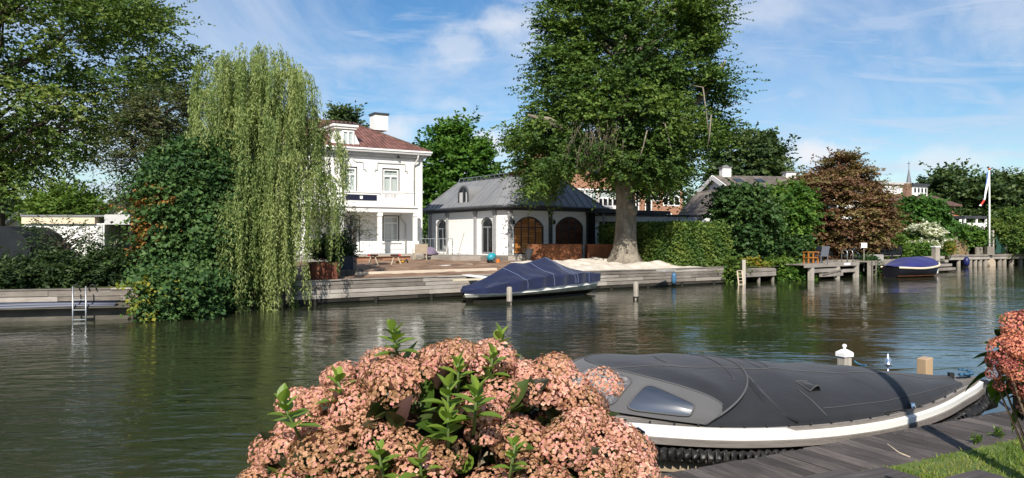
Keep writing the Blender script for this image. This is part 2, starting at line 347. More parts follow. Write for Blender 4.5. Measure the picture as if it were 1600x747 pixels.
def bark(name, c1, c2, c3):
    m = mat(name, c2, .85, .2); t = NT(m); a = t.noise(1.3, 8, .62, .8, (1, 1, .5)); b = t.noise(9, 5, .6, .2, (1, 1, .35))
    f = t.math('ADD', t.math('MULTIPLY', a, .7), t.math('MULTIPLY', b, .3)); t.color(t.ramp(f, [(.33, c1), (.5, c2), (.68, c3)])); t.bump(f, .8, .06); return m
def foliage(name, cols, trans=.30, rough=.55, clw=.55):
    """leaf colour from a per-leaf and a per-spray random value; a share of the light passes through the leaf"""
    m = mat(name, cols[0], rough, .28); t = NT(m)
    f = t.math('ADD', t.math('MULTIPLY', t.attr('rnd'), 1-clw), t.math('MULTIPLY', t.attr('spray'), clw))
    if name.endswith('petals'): f = t.math('ADD', f, t.math('MULTIPLY', t.math('SUBTRACT', t.N.new('ShaderNodeObjectInfo').outputs['Random'], .5), .34))
    k = len(cols); c = t.ramp(f, [(.12+.76*i/(k-1), cols[i]) for i in range(k)]); t.color(c)
    tr = t.N.new('ShaderNodeBsdfTranslucent'); mc = t.mix(1.0, c, (1.25, 1.35, .6), 'MULTIPLY'); t.L.new(mc, tr.inputs[0])
    mx = t.N.new('ShaderNodeMixShader'); mx.inputs[0].default_value = trans; t.L.new(t.p.outputs[0], mx.inputs[1]); t.L.new(tr.outputs[0], mx.inputs[2])
    t.L.new(mx.outputs[0], t.N['Material Output'].inputs[0]); return m
make_mats()

# ------------------------------------------------------------------ layout: where things stand, worked out from the photograph's perspective
DA = math.atan2(.568, .823); D = Vector((math.cos(DA), math.sin(DA))); NN = Vector((-D.y, D.x)); B1 = Vector((-7.25, 26.9))
def bank(s, t=0): return B1 + D*s + NN*t
def gz(x, y):
    t = (Vector((x, y))-B1).dot(NN); return float(np.interp(t, [0, .3, 2, 6, 12, 40, 900], [.76, .80, .86, .97, 1.03, 1.2, 1.5]))
def at(px, Y): return (px-CX)/FP*Y
def zt(py, Y): return H+(CY-py)*Y/FP
def on(px, py, h):                      # the spot of a horizontal plane at height h
    Y = (H-h)*FP/(py-CY); return (at(px, Y), Y)
def onbank(px, t=0.):                   # the spot at distance t behind the quay line, in a given direction
    o = bank(0, t); k = (px-CX)/FP; s = (k*o.y-o.x)/(D.x-k*D.y); return bank(s, t)
class Fac:                              # a facade: origin at its foot, x along it, y into the building
    def __init__(s, x, y, z, a): s.o = Vector((x, y, z)); s.a = a; s.d = Vector((math.cos(a), math.sin(a))); s.n = Vector((-s.d.y, s.d.x))
    def p(s, px, py=None, off=0):
        o = s.o.xy+s.n*off; k = (px-CX)/FP; t = (k*o.y-o.x)/(s.d.x-k*s.d.y); Y = o.y+t*s.d.y
        return (t, zt(py, Y)-s.o.z) if py is not None else t
    def rect(s, x0, x1, y0, y1, off=0):     # pixel rectangle -> x0, x1, z0, z1 on the facade
        a, z1 = s.p(x0, y0, off); b, _ = s.p(x1, y0, off); xm = (x0+x1)/2; z1 = s.p(xm, y0, off)[1]; z0 = s.p(xm, y1, off)[1]
        return a, b, z0, z1
# ------------------------------------------------------------------ the setting: water, banks' ground, near lawn
def water_mat():
    m = mat('canal_water', (.010, .014, .006), .02, .5); t = NT(m); t.p.inputs['IOR'].default_value = 1.36
    cd = t.tc.outputs['Object']
    big = t.noise(.16, 3, .5, .4, (1, 1, 1)); t.color(t.ramp(big, [(.3, (.018, .024, .012)), (.7, (.029, .032, .016))]))
    w1 = t.noise(1.25, 2, .5, .5, (.8, 1.9, 1), rot=(0, 0, R(-18))); w2 = t.noise(5.0, 3, .55, .5, (1, 1.5, 1), rot=(0, 0, R(12))); w3 = t.noise(14, 2, .5, .2, (1, 1.3, 1))
    gg = t.N.new('ShaderNodeMapping'); gg.vector_type = 'POINT'; gg.inputs['Location'].default_value = (7.5/9, -10.5/9, 0); gg.inputs['Scale'].default_value = (1/9, 1/9, 1); t.L.new(t.tc.outputs['Object'], gg.inputs[0]); gr = t.N.new('ShaderNodeTexGradient'); gr.gradient_type = 'SPHERICAL'; t.L.new(gg.outputs[0], gr.inputs[0])
    calm = t.ramp(t.noise(.11, 3, .55, .5, (1, 1.6, 1)), [(.36, (.16,)*3), (.64, (1,)*3)])
    calm = t.math('ADD', calm, t.math('MULTIPLY', gr.outputs['Fac'], 2.2))
    h = t.math('ADD', t.math('MULTIPLY', w1, 1.0), t.math('ADD', t.math('MULTIPLY', w2, .20), t.math('MULTIPLY', w3, .03)))
    t.bump(t.math('MULTIPLY', h, calm), WATER_BUMP, .085); return m
WATER_BUMP = .42
b = MB(); b.quad((-700, -60, 0), (1500, -60, 0), (1500, 1500, 0), (-700, 1500, 0)); struct(b.build('water', water_mat()), 'dark green rippled canal water')
def interp_(x, a, b): return float(np.interp(x, a, b))
def strip_sheet(name, m, ts, ss, z=None, lift=0):
    b = MB(); G = []
    for s in ss:
        row = []
        for t in ts:
            p = bank(s, t+interp_(s, [45.8, 46.6], [0, 7])); row.append((p.x, p.y, (gz(p.x, p.y) if z is None else z)+lift))
        G.append(row)
    b.grid(G); return b.build(name, m)
struct(strip_sheet('ground', M['meadow'], [.16, .3, 1, 2, 4, 6, 9, 12, 25, 40, 900], [-120, -30, 0, 10, 20, 30, 40, 45.8, 46.6, 60, 90, 1200]), 'garden ground behind the far quay')
# building-site yard in front of the houses: soil, then sand round the big tree
def patch(name, m, quadpts, n=(26, 18), amp=.06, lift=.012, edge=.35, seed=1):
    a, b_, c, d = (Vector(p) for p in quadpts); rr = np.random.default_rng(seed); ph = rr.uniform(0, 6.28, 8); G = []
    for i in range(n[0]+1):
        u = i/n[0]; row = []
        for j in range(n[1]+1):
            v = j/n[1]; p = (a*(1-u)+b_*u)*(1-v)+(d*(1-u)+c*u)*v
            k = min(1, min(u, 1-u)/.12, min(v, 1-v)/.16); bz = sum(math.sin(p.x*f+ph[q])*math.sin(p.y*f*1.1+ph[q+4]) for q, f in enumerate((.7, 1.3, 2.3, 4.1)))
            row.append((p.x, p.y, gz(p.x, p.y)+lift+max(0, k)*amp*(1+.6*bz)))
        G.append(row)
    b = MB(); b.grid(G); o = b.build(name, m, smooth=True); return struct(o)
# bank-side coordinates (s along the quay, t behind it)
def bk(s, t): p = bank(s, t); return (p.x, p.y)
patch('soil', M['soil'], [bk(.4, .25), bk(15.2, .25), bk(16.5, 15.0), bk(-2.5, 15.0)], (60, 46), .05, .012, seed=3)
patch('sand', M['sand'], [bk(12.6, .5), bk(21.4, .35), bk(19.4, 7.5), bk(13.8, 7.6)], (44, 32), .11, .05, seed=5)
# near bank lawn and quay (e along the deck's edge, m away from the water)
E0 = Vector((.972, 5.49)); EA = math.atan2(2.413, 4.532); EE = Vector((math.cos(EA), math.sin(EA))); MM = Vector((EE.y, -EE.x)); DECKZ = .66
def near(e, m): return E0+EE*e+MM*m
b = MB(); G = []
for e in np.linspace(-14, 16, 61):
    row = []
    for mm in [.64, .70, .9, 1.2, 1.6, 2.2, 3, 4.5, 7, 12, 30]:
        p = near(e, mm); row.append((p.x, p.y, DECKZ-.005 + (.0 if mm < .65 else .012*math.sin(e*2.3+mm*3)+.012*math.sin(e*5.1-mm*4))))
    G.append(row)
b.grid(G); struct(b.build('lawn', M['lawnbase'], smooth=True), 'mown lawn on the near bank')

# ------------------------------------------------------------------ foliage machinery (numpy)
def unit(a): return a/np.maximum(np.linalg.norm(a, axis=-1, keepdims=True), 1e-9)
def leaf_object(name, P, A, Nn, L, Wd, rnd, spray, m, parent, fold=.18, mid=.45, six=False):
    """one mesh of folded four-cornered leaves: foot P, direction A, face normal Nn, length L, width Wd"""
    n = len(P); A = unit(A); S = unit(np.cross(A, Nn)); Nn = np.cross(S, A); L = np.broadcast_to(L, (n,))[:, None]; Wd = np.broadcast_to(Wd, (n,))[:, None]
    c = P+A*L*mid; V = np.empty((n, 4, 3)); V[:, 0] = P; V[:, 1] = c+S*Wd*.5+Nn*Wd*fold; V[:, 2] = P+A*L; V[:, 3] = c-S*Wd*.5+Nn*Wd*fold
    K = 4
    if six: K = 6; V = np.stack([P, P+A*L*.30+S*Wd*.42, P+A*L*.74+S*Wd*.46+Nn*Wd*fold, P+A*L*1.0+Nn*Wd*fold*1.2, P+A*L*.74-S*Wd*.46+Nn*Wd*fold, P+A*L*.30-S*Wd*.42], 1)
    me = bpy.data.meshes.new(name); me.vertices.add(K*n); me.vertices.foreach_set('co', V.reshape(-1).astype(np.float32))
    me.loops.add(K*n); me.loops.foreach_set('vertex_index', np.arange(K*n, dtype=np.int32)); me.polygons.add(n)
    me.polygons.foreach_set('loop_start', np.arange(0, K*n, K, dtype=np.int32))
    try: me.polygons.foreach_set('loop_total', np.full(n, K, dtype=np.int32))
    except Exception: pass
    for k, v in (('rnd', rnd), ('spray', spray)):
        a = me.attributes.new(k, 'FLOAT', 'FACE'); a.data.foreach_set('value', np.asarray(v, dtype=np.float32))
    me.materials.append(m); me.update(calc_edges=True); me.validate()
    o = bpy.data.objects.new(name, me); COL.objects.link(o)
    if parent: o.parent = parent
    return o
def envelope(r, prof, cy, n, depth=1.0, shell=.45, cx=None, back=True, ins=0.):
    """spray centres inside a solid whose silhouette is prof: rows (z, x left, x right)"""
    prof = np.array(sorted(prof), float); k_ = np.minimum(ins, .35*(prof[:, 2]-prof[:, 1])); prof[:, 1] += k_; prof[:, 2] -= k_; zm_ = prof[:, 0].mean(); prof[:, 0] += np.where(prof[:, 0] > zm_, -1, .6)*min(ins, .2*np.ptp(prof[:, 0]))*.8; z = prof[:, 0]; wd = prof[:, 2]-prof[:, 1]
    zz = np.linspace(z[0], z[-1], 400); ww = np.interp(zz, z, wd)+.15*wd.max(); cdf = np.cumsum(ww); cdf /= cdf[-1]
    Z = np.interp(r.random(n), cdf, zz); xl = np.interp(Z, z, prof[:, 1]); xr = np.interp(Z, z, prof[:, 2])
    mx = (xl+xr)/2; hw = (xr-xl)/2; th = r.uniform(0, 2*math.pi, n); q = (shell+(1-shell)*r.random(n)**.5)*1.0
    if not back: th = -np.abs(np.mod(th+math.pi, 2*math.pi)-math.pi)*.999
    X = mx+hw*q*np.cos(th); Y = cy+hw*depth*q*np.sin(th); C = np.stack([X, Y, Z], 1)
    out = np.stack([np.cos(th), np.sin(th)*1.0, .55*(Z-z.mean())/((z[-1]-z[0])/2+1e-6)], 1)
    return C, unit(out)
def sprays(r, C, O, ntw, nlf, tl, ll, lw, up=.15, spread=.9, droop=.0, jit=.35, flat=.55, upn=.6):
    """twigs with leaves along them, growing from each spray centre; returns leaf arrays"""
    n = len(C); ci = np.repeat(np.arange(n), ntw); T = len(ci); size = r.uniform(.6, 1.35, n)[ci]
    u = unit(O[ci]+r.normal(0, spread, (T, 3))*np.array([1, 1, flat])+np.array([0, 0, up]))
    p0 = C[ci]+r.normal(0, jit, (T, 3))*np.array([1, 1, flat])*size[:, None]; Ln = tl*r.uniform(.5, 1.25, T)*size
    k = np.tile(np.arange(nlf), T); ti = np.repeat(np.arange(T), nlf); f = (k+r.uniform(.1, .9, len(k)))/nlf
    side = np.where(k % 2 == 0, 1., -1.)
    lat = unit(np.cross(u, np.array([0, 0, 1.])+r.normal(0, .15, (T, 3))))
    P = p0[ti]+u[ti]*(Ln[ti]*f)[:, None]; P[:, 2] -= droop*(Ln[ti]*f)**2/np.maximum(tl, .01)
    A = u[ti]*.65+lat[ti]*side[:, None]*.8+r.normal(0, .35, (len(k), 3)); A[:, 2] -= droop*.6
    Nn = np.array([0, 0, upn])+O[ci][ti]*.35+r.normal(0, .42, (len(k), 3))
    s = r.uniform(.65, 1.3, len(k)); return P, A, Nn, ll*s, lw*s, r.random(len(k)), np.repeat(r.random(n), ntw)[ti]
def branches(b, r, C, trunk, k, r0=.16, r1=.02, sag=.1, n=5, gray=0):
    """limbs from the trunk line to some of the spray centres"""
    T = np.array(trunk, float); idx = r.choice(len(C), min(k, len(C)), replace=False)
    for i in idx:
        c = C[i]; zt_ = max(T[0, 2], min(T[-1, 2], c[2]-.45*np.linalg.norm(c[:2]-T[-1, :2])-.3))
        s = np.array([np.interp(zt_, T[:, 2], T[:, q]) for q in range(3)]); d = c-s; pts = []
        for j in range(n):
            f = j/(n-1); p = s+d*f; p = p+np.array([0, 0, 1])*np.linalg.norm(d)*sag*math.sin(f*math.pi)+r.normal(0, .03*np.linalg.norm(d), 3)*(0 < j < n-1); pts.append(p)
        b.tube(pts, [r0*(1-j/(n-1))**1.1+r1 for j in range(n)], 6)
def tree(name, label, cat, base, prof, leafm, barkm, seed, nspray=120, ntw=14, nlf=10, tl=.8, ll=.2, lw=.11, depth=1, shell=.4, up=.15, droop=0, spread=.9, jit=.35,
         trunk_r=.2, trunk_top=None, limbs=24, limb_r=.1, group=None, flat=.55, upn=.6, trunk_pts=None, partname='crown', extra=None, inset_=.55):
    """prof rows are world (z, x left, x right); the tree stands at base"""
    r = np.random.default_rng(seed); bx, by, bz = base; root = thing(name, label, cat, base, 0, group)
    P = [(z-bz, a-bx, c-bx) for z, a, c in prof]; C, O = envelope(r, P, 0, nspray, depth, shell, ins=tl*inset_)
    if extra is not None:
        eC = np.array([(x-bx, y-by, z-bz) for x, y, z in extra], float); C = np.concatenate([C, eC]); O = np.concatenate([O, unit(eC-np.array([0, 0, eC[:, 2].mean()]))])
    leaf_object(partname, *sprays(r, C, O, ntw, nlf, tl, ll, lw, up, spread, droop, jit, flat, upn), leafm, root)
    if barkm is not None:
        ht = (trunk_top-bz) if trunk_top else (max(p[0] for p in P)*.7); b = MB(); tp = trunk_pts or [(0, 0, -.1), (.02, 0, ht*.3), (-.05, .05, ht*.65), (.03, 0, ht)]
        b.tube(tp, [trunk_r*1.35, trunk_r, trunk_r*.7, trunk_r*.25][:len(tp)], 10); branches(b, r, C, tp, limbs, limb_r, .012); b.build('trunk', barkm, root, smooth=True)
    return root
def pxprof(rows, Y, Yx=None): return [(zt(y, Y), at(a, Y), at(c, Y)) for y, a, c in rows]
def leafy_box(r, x0, x1, y0, y1, z0, z1, dens, ll, lw, thick=.12, faces='ftlr', top_round=.15):
    """leaves over the faces of a clipped hedge; local axes"""
    parts = []
    def face(o, u, v, n):
        o, u, v, n = (np.array(q, float) for q in (o, u, v, n)); k = int(dens*np.linalg.norm(u)*np.linalg.norm(v)); a, c = r.random(k)[:, None], r.random(k)[:, None]
        bul = (np.sin(a*9+o[0])*np.sin(c*7+o[1]*2))*.05; P = o+u*a+v*c+n*(r.normal(0, thick*.6, k)[:, None]+bul)
        parts.append((P, n*.5+r.normal(0, .7, (k, 3))+np.array([0, 0, -.25]), n+r.normal(0, .45, (k, 3))+np.array([0, 0, .3])))
    w_, d_, h_ = x1-x0, y1-y0, z1-z0
    if 'f' in faces: face((x0, y0, z0), (w_, 0, 0), (0, 0, h_), (0, -1, 0))
    if 'b' in faces: face((x0, y1, z0), (w_, 0, 0), (0, 0, h_), (0, 1, 0))
    if 'l' in faces: face((x0, y0, z0), (0, d_, 0), (0, 0, h_), (-1, 0, 0))
    if 'r' in faces: face((x1, y0, z0), (0, d_, 0), (0, 0, h_), (1, 0, 0))
    if 't' in faces: face((x0, y0, z1), (w_, 0, 0), (0, d_, 0), (0, 0, 1))
    P = np.concatenate([p[0] for p in parts]); A = np.concatenate([p[1] for p in parts]); Nn = np.concatenate([p[2] for p in parts]); k = len(P); s = r.uniform(.7, 1.3, k)
    return P, A, Nn, ll*s, lw*s, r.random(k), .5+.5*np.sin(P[:, 0]*3.1+P[:, 2]*2.3)*np.sin(P[:, 1]*2.7+P[:, 2]*1.7)
FO = dict(
    beech=foliage('beech_leaves', [(.024, .054, .014), (.054, .106, .022), (.100, .168, .032), (.155, .215, .045)], .32),
    locust=foliage('walnut_leaves', [(.038, .074, .020), (.080, .140, .034), (.140, .205, .048), (.20, .235, .06)], .36),
    willow=foliage('willow_leaves', [(.10, .155, .040), (.18, .245, .075), (.27, .325, .115), (.33, .37, .14)], .40),
    creeper=foliage('creeper_leaves', [(.018, .052, .014), (.036, .086, .023), (.060, .120, .032), (.085, .145, .038)], .20, .62),
    autumn=foliage('autumn_creeper_leaves', [(.16, .070, .022), (.27, .11, .028), (.33, .16, .04), (.20, .15, .035)], .28),
    yellowgreen=foliage('yellowing_leaves', [(.11, .15, .022), (.19, .215, .03), (.28, .25, .035), (.30, .13, .03)], .30),
    bright=foliage('maple_leaves', [(.030, .085, .012), (.055, .135, .018), (.085, .180, .024), (.12, .22, .035)], .32),
    lime=foliage('lime_green_leaves', [(.06, .12, .022), (.10, .175, .03), (.15, .22, .04)], .34),
    dark=foliage('dark_shrub_leaves', [(.012, .026, .009), (.023, .045, .014), (.040, .070, .020), (.065, .10, .03)], .2),
    greygreen=foliage('grey_green_leaves', [(.025, .042, .018), (.050, .072, .028), (.085, .105, .042), (.13, .125, .05)], .25),
    hazel=foliage('hazel_leaves', [(.020, .054, .017), (.036, .084, .024), (.058, .115, .030), (.085, .145, .038)], .24),
    hazellight=foliage('light_hazel_leaves', [(.030, .082, .014), (.055, .130, .020), (.090, .18, .028), (.14, .225, .035)], .32),
    purple=foliage('copper_maple_leaves', [(.080, .046, .028), (.155, .078, .048), (.215, .115, .070), (.19, .155, .058), (.15, .145, .05)], .26),
    hedge=foliage('hornbeam_leaves', [(.035, .08, .016), (.070, .130, .024), (.115, .175, .033), (.165, .21, .042)], .3),
    ivy=foliage('ivy_leaves', [(.028, .080, .014), (.05, .125, .02), (.08, .17, .028)], .26),
    far=foliage('far_tree_leaves', [(.022, .045, .018), (.042, .075, .025), (.070, .110, .032), (.10, .14, .042)], .25),
    white=foliage('white_blossom', [(.45, .47, .38), (.60, .60, .50), (.72, .71, .64)], .3),
    olive=foliage('olive_leaves', [(.07, .085, .045), (.11, .125, .07), (.16, .17, .10)], .3),
    dry=foliage('dry_hanging_twigs', [(.14, .12, .075), (.22, .19, .12), (.28, .25, .16)], .2),
    grass=foliage('grass_blades', [(.075, .135, .018), (.125, .195, .026), (.19, .235, .042), (.28, .25, .085)], .35),
    pink=foliage('hydrangea_petals', [(.22, .115, .055), (.37, .205, .105), (.51, .29, .17), (.57, .285, .205), (.60, .25, .245), (.68, .45, .33)], .26, .7, .5),
    pinkred=foliage('russet_hydrangea_petals', [(.16, .035, .045), (.30, .075, .075), (.52, .17, .11), (.62, .27, .14), (.64, .22, .20)], .22, .7, .5),
    hleaf=foliage('hydrangea_leaves', [(.028, .060, .010), (.060, .115, .016), (.12, .185, .025)], .28, .42),
    hleafbright=foliage('young_hydrangea_leaves', [(.07, .13, .02), (.13, .21, .03), (.21, .29, .045)], .32, .42),
    hleafdark=foliage('dark_hydrangea_leaves', [(.020, .022, .011), (.034, .050, .014), (.055, .085, .02), (.075, .04, .032)], .2, .45),
)
# ------------------------------------------------------------------ quay walls
def plank_wall(b, x0, x1, rows, y=0, th=.06, seed=1, m=0, maxlen=4.2):
    r = random.Random(seed)
    for (z0, z1, off) in rows:
        x = x0-r.uniform(0, 2)
        while x < x1:
            L = r.uniform(2.4, maxlen); a, c = max(x, x0), min(x+L, x1)
            if c-a > .1: b.box(a+.004, c-.004, y+off+r.uniform(-.008, .008), y+off+th, z0+r.uniform(-.006, .006), z1+r.uniform(-.006, .006), m, r.random())
            x += L
pa, pb = onbank(440), onbank(1131); s_a, s_b = (pa-B1).dot(D), (pb-B1).dot(D)
q = thing('timber_quay', 'long weathered timber plank quay wall in front of the white houses', 'quay wall', (pa.x, pa.y, 0), DA)
Lq = s_b-s_a; b = MB()
plank_wall(b, 0, Lq, [(.20, .355, 0), (.375, .51, .012), (.53, .665, 0), (.685, .83, .01)], 0, .07, 2)
plank_wall(b, 0, Lq, [(.832, .872, -.03)], 0, .34, 4); b.build('planking', M['timber'], q, bevel=.006)
b = MB(); plank_wall(b, 0, Lq, [(.06, .19, .03)], 0, .07, 3); b.box(0, Lq, .085, .14, -.6, .82, 0, .2); b.build('lower_boards', M['timberwet'], q)
for i, x in enumerate(np.arange(1.2, Lq, 2.35)):
    b = MB(); b.lathe([(.075, -1), (.075, .2)], 8, (x, .0, 0)); b.build('pile', M['timberwet'], q)
Lf = Fac(-14.5, 21.5, 0, R(14)); xr_ = Lf.p(216); q = thing('concrete_quay', 'low quay wall of greyed boards over dark concrete with pipes along it', 'quay wall', (-14.5, 21.5, 0), R(14))
b = MB(); plank_wall(b, -30, xr_, [(.70, .88, 0)], 0, .09, 7, maxlen=1.6); plank_wall(b, -30, xr_, [(.55, .69, .015)], 0, .08, 8, maxlen=.9); plank_wall(b, -30, xr_, [(.882, .915, -.03)], 0, .3, 9); b.build('planking', M['timber'], q, bevel=.006)
b = MB(); b.box(-30, xr_, .04, .5, -.8, .40); b.box(-30, xr_, -.25, .04, .36, .40); b.box(-30, xr_, .098, .5, .40, .88); b.build('concrete_base', M['concrete'], q, bevel=.01)
for m_, z, y in (('pipewhite', .425, -.19), ('pipeblue', .435, -.10), ('pipewhite', .47, -.03), ('pipeblue', .50, .01)):
    b = MB(); b.tube([(x, y, z+.012*math.sin(x*1.7+y*9)) for x in np.arange(-30, xr_, 1.0)], .028, 8); b.build('pipe', M[m_], q, smooth=True)
b = MB(); z = .845; b.poly([(-60, 10.15, z), (-14.5, 21.6, z), (-10.95, 22.6, z), (-10.8, 23.6, z), (-9.8, 25.2, z), (-7.5, 27.0, z), (-12, 45, z), (-60, 40, z)]); struct(b.build('bank_ground', M['meadow']), 'garden ground behind the concrete quay')
# return wall of old piles in the shadow between the two quays, under the creeper
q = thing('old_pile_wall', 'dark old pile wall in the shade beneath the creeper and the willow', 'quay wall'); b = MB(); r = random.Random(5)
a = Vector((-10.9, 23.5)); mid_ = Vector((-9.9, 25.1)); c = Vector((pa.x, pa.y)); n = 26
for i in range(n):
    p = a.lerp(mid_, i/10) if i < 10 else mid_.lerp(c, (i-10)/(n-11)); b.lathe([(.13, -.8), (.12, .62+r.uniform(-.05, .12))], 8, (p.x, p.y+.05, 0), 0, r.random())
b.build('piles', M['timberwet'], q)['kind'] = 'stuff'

# ------------------------------------------------------------------ building kit
def holes(b, x0, x1, z0, z1, hs, m=0, y=0, dep=.16, mr=None):
    """a wall sheet facing -y with recessed openings (x0, x1, z0, z1, arch rise)"""
    mr = m if mr is None else mr
    xs = sorted({x0, x1, *[h[0] for h in hs], *[h[1] for h in hs]}); zs = sorted({z0, z1, *[h[2] for h in hs], *[h[3] for h in hs]})
    for i in range(len(xs)-1):
        for j in range(len(zs)-1):
            cx, cz = (xs[i]+xs[i+1])/2, (zs[j]+zs[j+1])/2
            if any(h[0] < cx < h[1] and h[2] < cz < h[3] for h in hs): continue
            b.quad((xs[i], y, zs[j]), (xs[i+1], y, zs[j]), (xs[i+1], y, zs[j+1]), (xs[i], y, zs[j+1]), m)
    for h in hs:
        a, c, d, e = h[:4]; k = h[4] if len(h) > 4 else 0; Y = y+dep
        b.quad((a, y, d), (a, Y, d), (a, Y, e-k), (a, y, e-k), mr); b.quad((c, y, d), (c, Y, d), (c, Y, e-k), (c, y, e-k), mr); b.quad((a, y, d), (c, y, d), (c, Y, d), (a, Y, d), mr)
        A = arch(a, c, d, e, k)
        top = A[2:] + [] if k else [(c, e), (a, e)]
        for (p, q_) in zip(top[:-1], top[1:]):
            b.quad((p[0], y, p[1]), (p[0], Y, p[1]), (q_[0], Y, q_[1]), (q_[0], y, q_[1]), mr)
            if k: b.quad((p[0], y, p[1]), (q_[0], y, q_[1]), (q_[0], y, e), (p[0], y, e), m)
def arch(a, c, d, e, k, n=10):
    """outline, counter-clockwise from bottom left"""
    if not k: return [(a, d), (c, d), (c, e), (a, e)]
    hw = (c-a)/2; rad = (hw*hw+k*k)/(2*k); cz = e-rad; t0 = math.asin(min(1, hw/rad)); mx = (a+c)/2
    if k > hw: t0 = math.pi-t0
    return [(a, d), (c, d)]+[(mx+rad*math.sin(t0-2*t0*i/n), cz+rad*math.cos(t0-2*t0*i/n)) for i in range(n+1)]
def inset(O, q):
    cx = (min(p[0] for p in O)+max(p[0] for p in O))/2; cz = (min(p[1] for p in O)+max(p[1] for p in O))/2
    wx = max(p[0] for p in O)-cx; wz = max(p[1] for p in O)-cz; return [(cx+(p[0]-cx)*(1-q/wx), cz+(p[1]-cz)*(1-q/wz)) for p in O]
def window(parent, X, a, c, d, e, k=0, y=.06, fw=.07, mats=('white', 'glass'), vbars=1, hbar=None, blind=None, name='window', out=None, muntin=.045, dep=.06):
    """frame with bars (part), pane and blind (sub-parts)"""
    b = MB(); O = arch(a, c, d, e, k); I = inset(O, fw); n = len(O)
    for i in range(n):
        j = (i+1) % n; P = [(O[i][0], y, O[i][1]), (O[j][0], y, O[j][1]), (I[j][0], y, I[j][1]), (I[i][0], y, I[i][1])]; b.extr(P, (0, dep, 0), 0)
    if out:                                    # dark outer surround standing proud of the frame
        Q = inset(O, -out)
        for i in range(1, n): 
            j = (i+1) % n; b.extr([(Q[i][0], y-.03, Q[i][1]), (Q[j][0], y-.03, Q[j][1]), (O[j][0], y-.03, O[j][1]), (O[i][0], y-.03, O[i][1])], (0, .05, 0), 1)
    for i in range(vbars):
        x = a+(c-a)*(i+1)/(vbars+1); b.box(x-muntin/2, x+muntin/2, y+.008, y+dep-.005, d+fw*.9, (hbar if hbar else e-fw*.6) , 0)
        if hbar is None and k: pass
    if hbar: b.box(a+fw*.9, c-fw*.9, y+.004, y+dep-.002, hbar-muntin*.7, hbar+muntin*.7, 0)
    wn = b.build(name, [M[mats[0]], M['dark_frame']], parent, X=X)
    b = MB(); b.poly([(p[0], y+dep*.6, p[1]) for p in inset(O, fw*.8)]); b.build('pane', M[mats[1]], wn)
    if blind is not None:
        b = MB(); z1 = blind[1]; 
        for z0, zz in [blind]: 
            nb = 5; b.box(a+fw, (a+c)/2-.012, y+dep+.05, y+dep+.07, z0, zz); b.box((a+c)/2+.012, c-fw, y+dep+.05, y+dep+.07, z0, zz)
        b.build('blind', M['blind'], wn)
    return wn
def gable_or_hip(): pass
def Tm(o, xa, ya): return Matrix(((xa[0], ya[0], 0, o[0]), (xa[1], ya[1], 0, o[1]), (xa[2] if len(xa) > 2 else 0, 0, 1, o[2]), (0, 0, 0, 1)))

# ------------------------------------------------------------------ white villa
HW = Fac(-5.55, 47, 1.45, R(31.5))
v = thing('white_villa', 'white rendered two storey villa with red pantile roof, dormer and columned porch', 'house', tuple(HW.o), HW.a)
XL, XRt, DEP = -9.7, 0.0, 8.0
zc = HW.p(600, 237)[1]                     # top of the wall under the cornice
W1 = HW.rect(535.5, 558.5, 260, 300); W2 = HW.rect(597.5, 624.5, 263, 304); W3 = HW.rect(598, 624, 336.5, 377); DR = HW.rect(546.5, 562.5, 336, 394)
W0 = (XL+1.1, XL+2.2, W1[2], W1[3]); W0b = (XL+1.1, XL+2.2, W3[2], W3[3])
b = MB(); holes(b, XL, XRt, -.3, zc, [W0, W1, W2, W0b, W3, DR], 0)
for (x0, y0, x1, y1) in ((XRt, 0, XRt, DEP), (XRt, DEP, XL, DEP), (XL, DEP, XL, 0)): b.quad((x0, y0, -.3), (x1, y1, -.3), (x1, y1, zc), (x0, y0, zc))
b.quad((XL, 0, 2.95), (XRt, 0, 2.95), (XRt, DEP, 2.95), (XL, DEP, 2.95)); b.quad((XL, 0, zc-.01), (XRt, 0, zc-.01), (XRt, DEP, zc-.01), (XL, DEP, zc-.01))
b.build('wall', M['stucco'], v)
b = MB(); ov = .42
b.box(XL-.06, XRt+.06, -.06, DEP+.06, zc-.40, zc-.28); b.box(XL-.22, XRt+.22, -.22, DEP+.22, zc-.28, zc-.12); b.box(XL-ov, XRt+ov, -ov, DEP+ov, zc-.12, zc+.02)
b.build('cornice', [M['greymold']], v, bevel=.02)
b = MB(); b.box(XL-ov-.05, XRt+ov+.05, -ov-.05, DEP+ov+.05, zc+.022, zc+.12); b.build('gutter', M['white'], v)
zr = zt(199, 50.5)-1.45; y0_, y1_ = -ov+.05, DEP+ov-.05; xr0, xr1 = XL+3.4, XRt-3.0; ym = DEP/2; ze = zc+.125
b = MB(); A_, B_, C_, D_ = (XL-ov+.05, y0_, ze), (XRt+ov-.05, y0_, ze), (XRt+ov-.05, y1_, ze), (XL-ov+.05, y1_, ze); P, Q = (xr0, ym, zr), (xr1, ym, zr)
b.quad(A_, B_, Q, P); b.poly([B_, C_, Q]); b.quad(C_, D_, P, Q); b.poly([D_, A_, P])
rf = b.build('roof', M['redtile'], v)
b = MB(); b.tube([P, Q], .11, 8); b.tube([Q, B_], .085, 8); b.tube([P, A_], .085, 8); b.tube([Q, C_], .085, 8); b.tube([P, D_], .085, 8); b.build('ridge_tile', M['browntile'], rf, smooth=True)
dz = ((xr1+.0), ym); ch0, ch1, chz0, chz1 = HW.rect(581.5, 602.5, 178, 203, ym)
b = MB(); b.box(ch0, ch1, ym-.45, ym+.45, zr-.35, chz1-.12); b.build('chimney', M['white'], rf, bevel=.01); b = MB(); b.box(ch0-.06, ch1+.06, ym-.51, ym+.51, chz1-.12, chz1); b.build('chimney_cap', M['zincdark'], rf)
